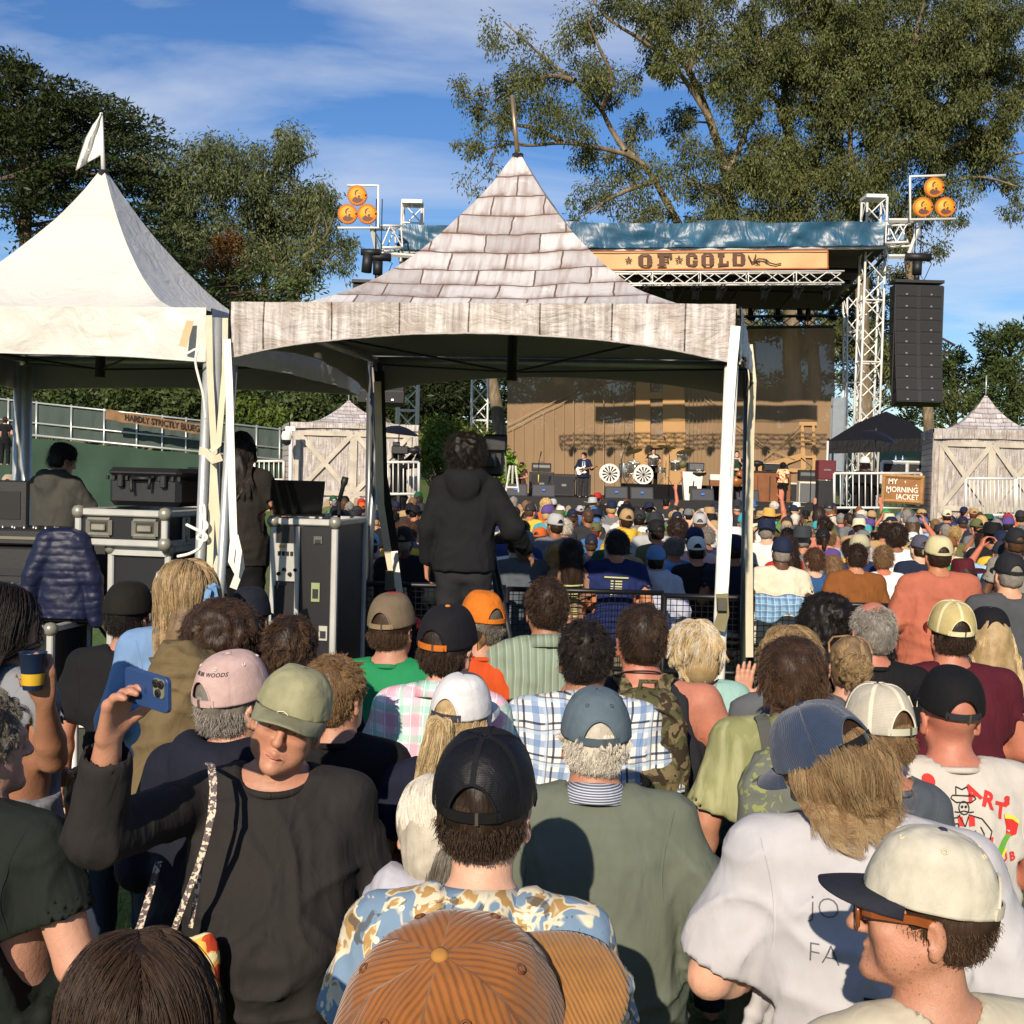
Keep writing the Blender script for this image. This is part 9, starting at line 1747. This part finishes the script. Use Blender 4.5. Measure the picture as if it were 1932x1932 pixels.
MID = [ # named people in the nearer rows: u, v, Y, pose, shirt, hair, hat, yaw, label
 (1463,1004,10.4,'big',('tee','#cdc5ae'),('short','grey'),('closed cap','navy'),-4,'man in a cream shirt and navy cap just beyond the plaid shirt on the barrier'),
 (1546,1026,10.7,'look',('hood','#2a4f7d'),('short','brown'),None,4,'boy with short brown hair in a blue hooded jacket right of the cream shirt'),
 (1611,1018,10.3,'big',('long','#7b4a22'),('short','dark brown'),None,2,'dark haired man in a rust brown shirt beside the blue hooded jacket'),
 (1640,1000,11.2,'look2',('tee','#1d2c4f'),('short','grey'),('closed cap','#a8a184','orange'),10,'man in a navy polo and grey cap with orange front, hand at his chin'),
 (1676,1022,10.8,'woman',('tee','#dad8d2'),('short','light brown'),None,-3,'person in a plain white tee between the rust shirt and the salmon shirt'),
 (1775,998,9.0,'big',('long','#a8604b'),('short','dark brown'),('cap','#bdb48c'),0,'big man in a long salmon shirt and pale net cap, right of the centre crowd'),
 (1843,1046,9.6,'woman',('tee','#5e2a30'),('bob','dark brown'),('wide brimmed hat','#4a111b'),20,'woman in a maroon felt hat right of the salmon shirt'),
 (1895,1030,7.8,'big',('tee','#45474a'),('short','grey'),('cap','#1d1e22'),2,'man in a dark grey shirt and black net cap at the right edge'),
 (1158,992,10.2,'big',('tee','#1a2552'),('short','charcoal'),None,-2,'man in a navy tour tee printed with pale lines, beside the long dark hair'),
 (1247,1022,10.4,'down',('hood','#a9adc0'),('short','black'),('closed cap','#5b7fb2'),-6,'person in a pale lavender hooded top and sky blue cap'),
 (1268,1002,11.2,'front',('tee','#5d93cf'),('balding','grey'),None,2,'balding man in a light blue polo behind the lavender hooded top'),
 (1333,1004,11.0,'front',('tee','#131316'),('short','black'),('cap','#d0cfcb'),-3,'man in a black tee and white net cap left of the white tent leg'),
 (1306,986,12.2,'front',('tee','#d3a79f'),('short','brown'),('cap','#1c2744'),2,'man in a pink tee and navy cap behind the black tee'),
 (988,990,10.4,'big',('hood','#4d545c'),('short','grey'),('beanie','#6d747d'),0,'person in a slate grey sweater with the hood up, right of the camera operator'),
 (1043,1018,10.5,'woman',('tee','#15294e'),('bob','blond'),None,-10,'woman with a blond bob in a navy top'),
 (1092,1008,10.3,'woman',('tee','#8d6a58'),('long','dark brown'),None,0,'woman with long dark brown hair between the blond bob and the tour tee'),
 (1453,953,19.5,'wave',('tee','#5d7a45'),('short','brown'),('wide brimmed hat','#c89a4e'),0,'person in a golden straw hat raising an arm and pointing up'),
 (770,984,10.6,'big',('long','#151c22'),('short','grey'),('cap','#26221f'),-4,'man in a dark plaid shirt and black cap behind the tent poles'),
 (1390,1000,11.0,'big',('tee','#141a2a'),('short','black'),('closed cap','#151c33'),0,'man in a dark navy tee and navy cap behind the white tent leg'),
 (1385,985,13.0,'front',('tee','#8d9298'),('short','grey'),('bucket hat','#d2cfc8'),0,'person in a white sun hat just right of the white tent leg'),
 (1862,978,13.2,'front',('long','#17171a'),('short','black'),('wide brimmed hat','#0f0f11'),0,'person in a large black cowboy hat at the right of the crowd'),
 (1905,985,11.5,'front',('tee','#7d7a70'),('short','brown'),('cap','#1e2023'),0,'person in a dark cap behind the grey shirt at the right edge'),
 (1728,1000,11.6,'front',('long','#1a2236'),('short','dark brown'),('cap','#4b4a58'),6,'person in a navy jacket and grey purple cap left of the salmon shirt'),
 (1700,980,12.6,'front',('tee','#d6d6d6'),('messy','dark brown'),None,0,'person with dark hair in a white vest with black straps'),
 (1486,1000,11.4,'woman',('tee','#b32a22'),('long','dark brown'),None,12,'woman with long dark hair in a bright red top behind the cream shirt'),
 (1570,1040,11.3,'woman',('tee','#5b5148'),('long','light brown'),None,0,'woman with long light brown hair between the blue jacket and rust shirt'),
 (1518,985,12.4,'front',('tee','#6d7078'),('short','grey'),('wide brimmed hat','#33363a'),-14,'man in a dark grey brimmed hat and sunglasses turned left'),
 (1870,1010,11.9,'phone',('tee','#9fc0d8'),('short','grey'),('cap','#2a2c33'),0,'person in a light blue top holding hands up near the right edge')]
for u,v,Y,po,sh_,ha,hat,yw,lab in MID:
 r_ = crowdp(u,v,Y,po,sh_,ha,hat,lab,yw)
 if 'tour tee' in lab: project_print(r_.children[1],[[(x0,z),(x1,z),(x1,z+.011),(x0,z+.011)] for i in range(12) for z in (.1-.022*i,) for x0,x1 in ((-.045,-.022),(-.008,.05))]+[[(-.1,.13),(.1,.13),(.1,.142),(-.1,.142)]],mat('tour_print','#b5b27a',.8),(0,1.2),.1,'tour_print',off=.02)
def place_rand():
 g = random.Random(77); n = 0; seen = set(); pts = [(P(m[0],m[1],m[2]).x,m[2]) for m in MID]; zones = [(0,700,'by the sound desk'),(700,800,'by the tent poles'),(940,1060,'before the amplifiers'),(1060,1140,'before the guitarist'),(1140,1290,'before the drum kit'),(1290,1370,'before the podium'),(1370,1425,'by the tent leg'),(1425,1545,'before the organ'),(1545,1660,'before the crew tent'),(1660,1760,'before the band sign'),(1760,1990,'before the shed tent')]
 hats = [None]*10+['cap']*7+['closed cap']*4+['cap back to front']+['wide brimmed hat']*2+['bucket hat']*2+['beanie']
 hc = ['black','charcoal','grey','navy','white','tan','cream','olive','mid blue','forest green','rust brown','pale grey','black','navy','charcoal']*4+['red','orange','turquoise','bright green','light blue','maroon','purple','yellow']
 sc = ['black','charcoal','grey','navy','white','cream','dark blue','pale grey','olive','tan']*4+['light blue','mid blue','sage','teal','red','maroon','orange','pink','salmon','rust brown','forest green','purple','turquoise','yellow','bright green']
 rows = []; Y = 11.6
 while Y < 28.5: rows.append(Y); Y += .78+.018*(Y-10)
 for Y in rows:
  x0,x1 = (640-966)/2250*Y,(1960-966)/2250*Y; x = x0+g.uniform(0,.5)
  while x < x1:
   y = Y+g.uniform(-.3,.3); u = 966+x/y*2250
   if n < 262 and all((x-a)**2+((y-b)*.8)**2 > .30 for a,b in pts) and not (795 < u < 935 and y < 18):
    H = g.gauss(1.72,.085); H = min(1.90,max(1.56,H)); woman = g.random() < .36; H -= .09 if woman else 0
    z = next((q[2] for q in zones if q[0] <= u < q[1]),'left of the stage'); dep = 'far back' if y > 21 else 'midway back' if y > 15.5 else 'near'
    for _t in range(60):
     ht = g.choice(hats); shc = g.choice(sc); hr = g.choice(['long','long','bob','pony','bun','curly','short'] if woman else ['short']*6+['messy','balding','curly','long']); hcol = g.choice(['black']*4+['dark brown']*6+['brown']*4+['grey']*3+['light brown','blond','blond','white','red brown']); kind = g.choice(['tee','tee','tee','long','hood'])
     if ht:
      hr = hr if hr in ('long','bob','short','pony') else 'short'; htc = g.choice(hc); lab = 'person in %s %s and %s %s' % (htc,{'cap': 'open cap','cap back to front': 'backwards cap','wide brimmed hat': 'brimmed hat'}.get(ht,ht),shc,{'tee': 'tee','long': 'shirt','hood': 'hoodie'}[kind])
     else: htc = None; lab = 'person with %s %s hair in %s %s' % (hr if hr not in ('pony','bun','bob') else {'pony': 'tied back','bun': 'knotted','bob': 'chin length'}[hr],hcol,shc,{'tee': 'tee','long': 'shirt','hood': 'hoodie'}[kind])
     lab = lab+', '+dep+' '+z
     if lab not in seen: break
    seen.add(lab); po = 'woman' if woman else g.choice(['front','front','front','big','down','look','look2','phone' if g.random() < .5 else 'front','wave' if g.random() < .25 else 'front'])
    r_ = crowdp(u,0,y,po,(kind,shc),(hr,hcol),(ht,htc) if ht else None,lab,g.gauss(0,15),s=H/1.752,rn=g); pts.append((x,y)); n += 1
   x += .52+g.uniform(0,.22)
 return n
NC = place_rand()
for pk in HATS.values():
 for o in pk.values():
  for c in list(o.children): bpy.data.objects.remove(c)
  bpy.data.objects.remove(o)
bpy.data.objects.remove(tmp)
[print('LONG',len(o['label'].split()),o['label']) for o in SC.objects if o.get('label') and len(o['label'].split()) > 16]
u_ = {}
for o in SC.objects:
 if o.type == 'MESH': u_.setdefault(o.data.name,[len(o.data.polygons)*2,0,o.name])[1] += 1
print('UNIQUE',sum(a for a,b,c in u_.values()),sorted(u_.values(),reverse=True)[:25])
print('people',len(PEOPLE),'crowd',NC,'tris',sum(a*b for a,b,c in u_.values()),'time',round(time.time()-T0,1))
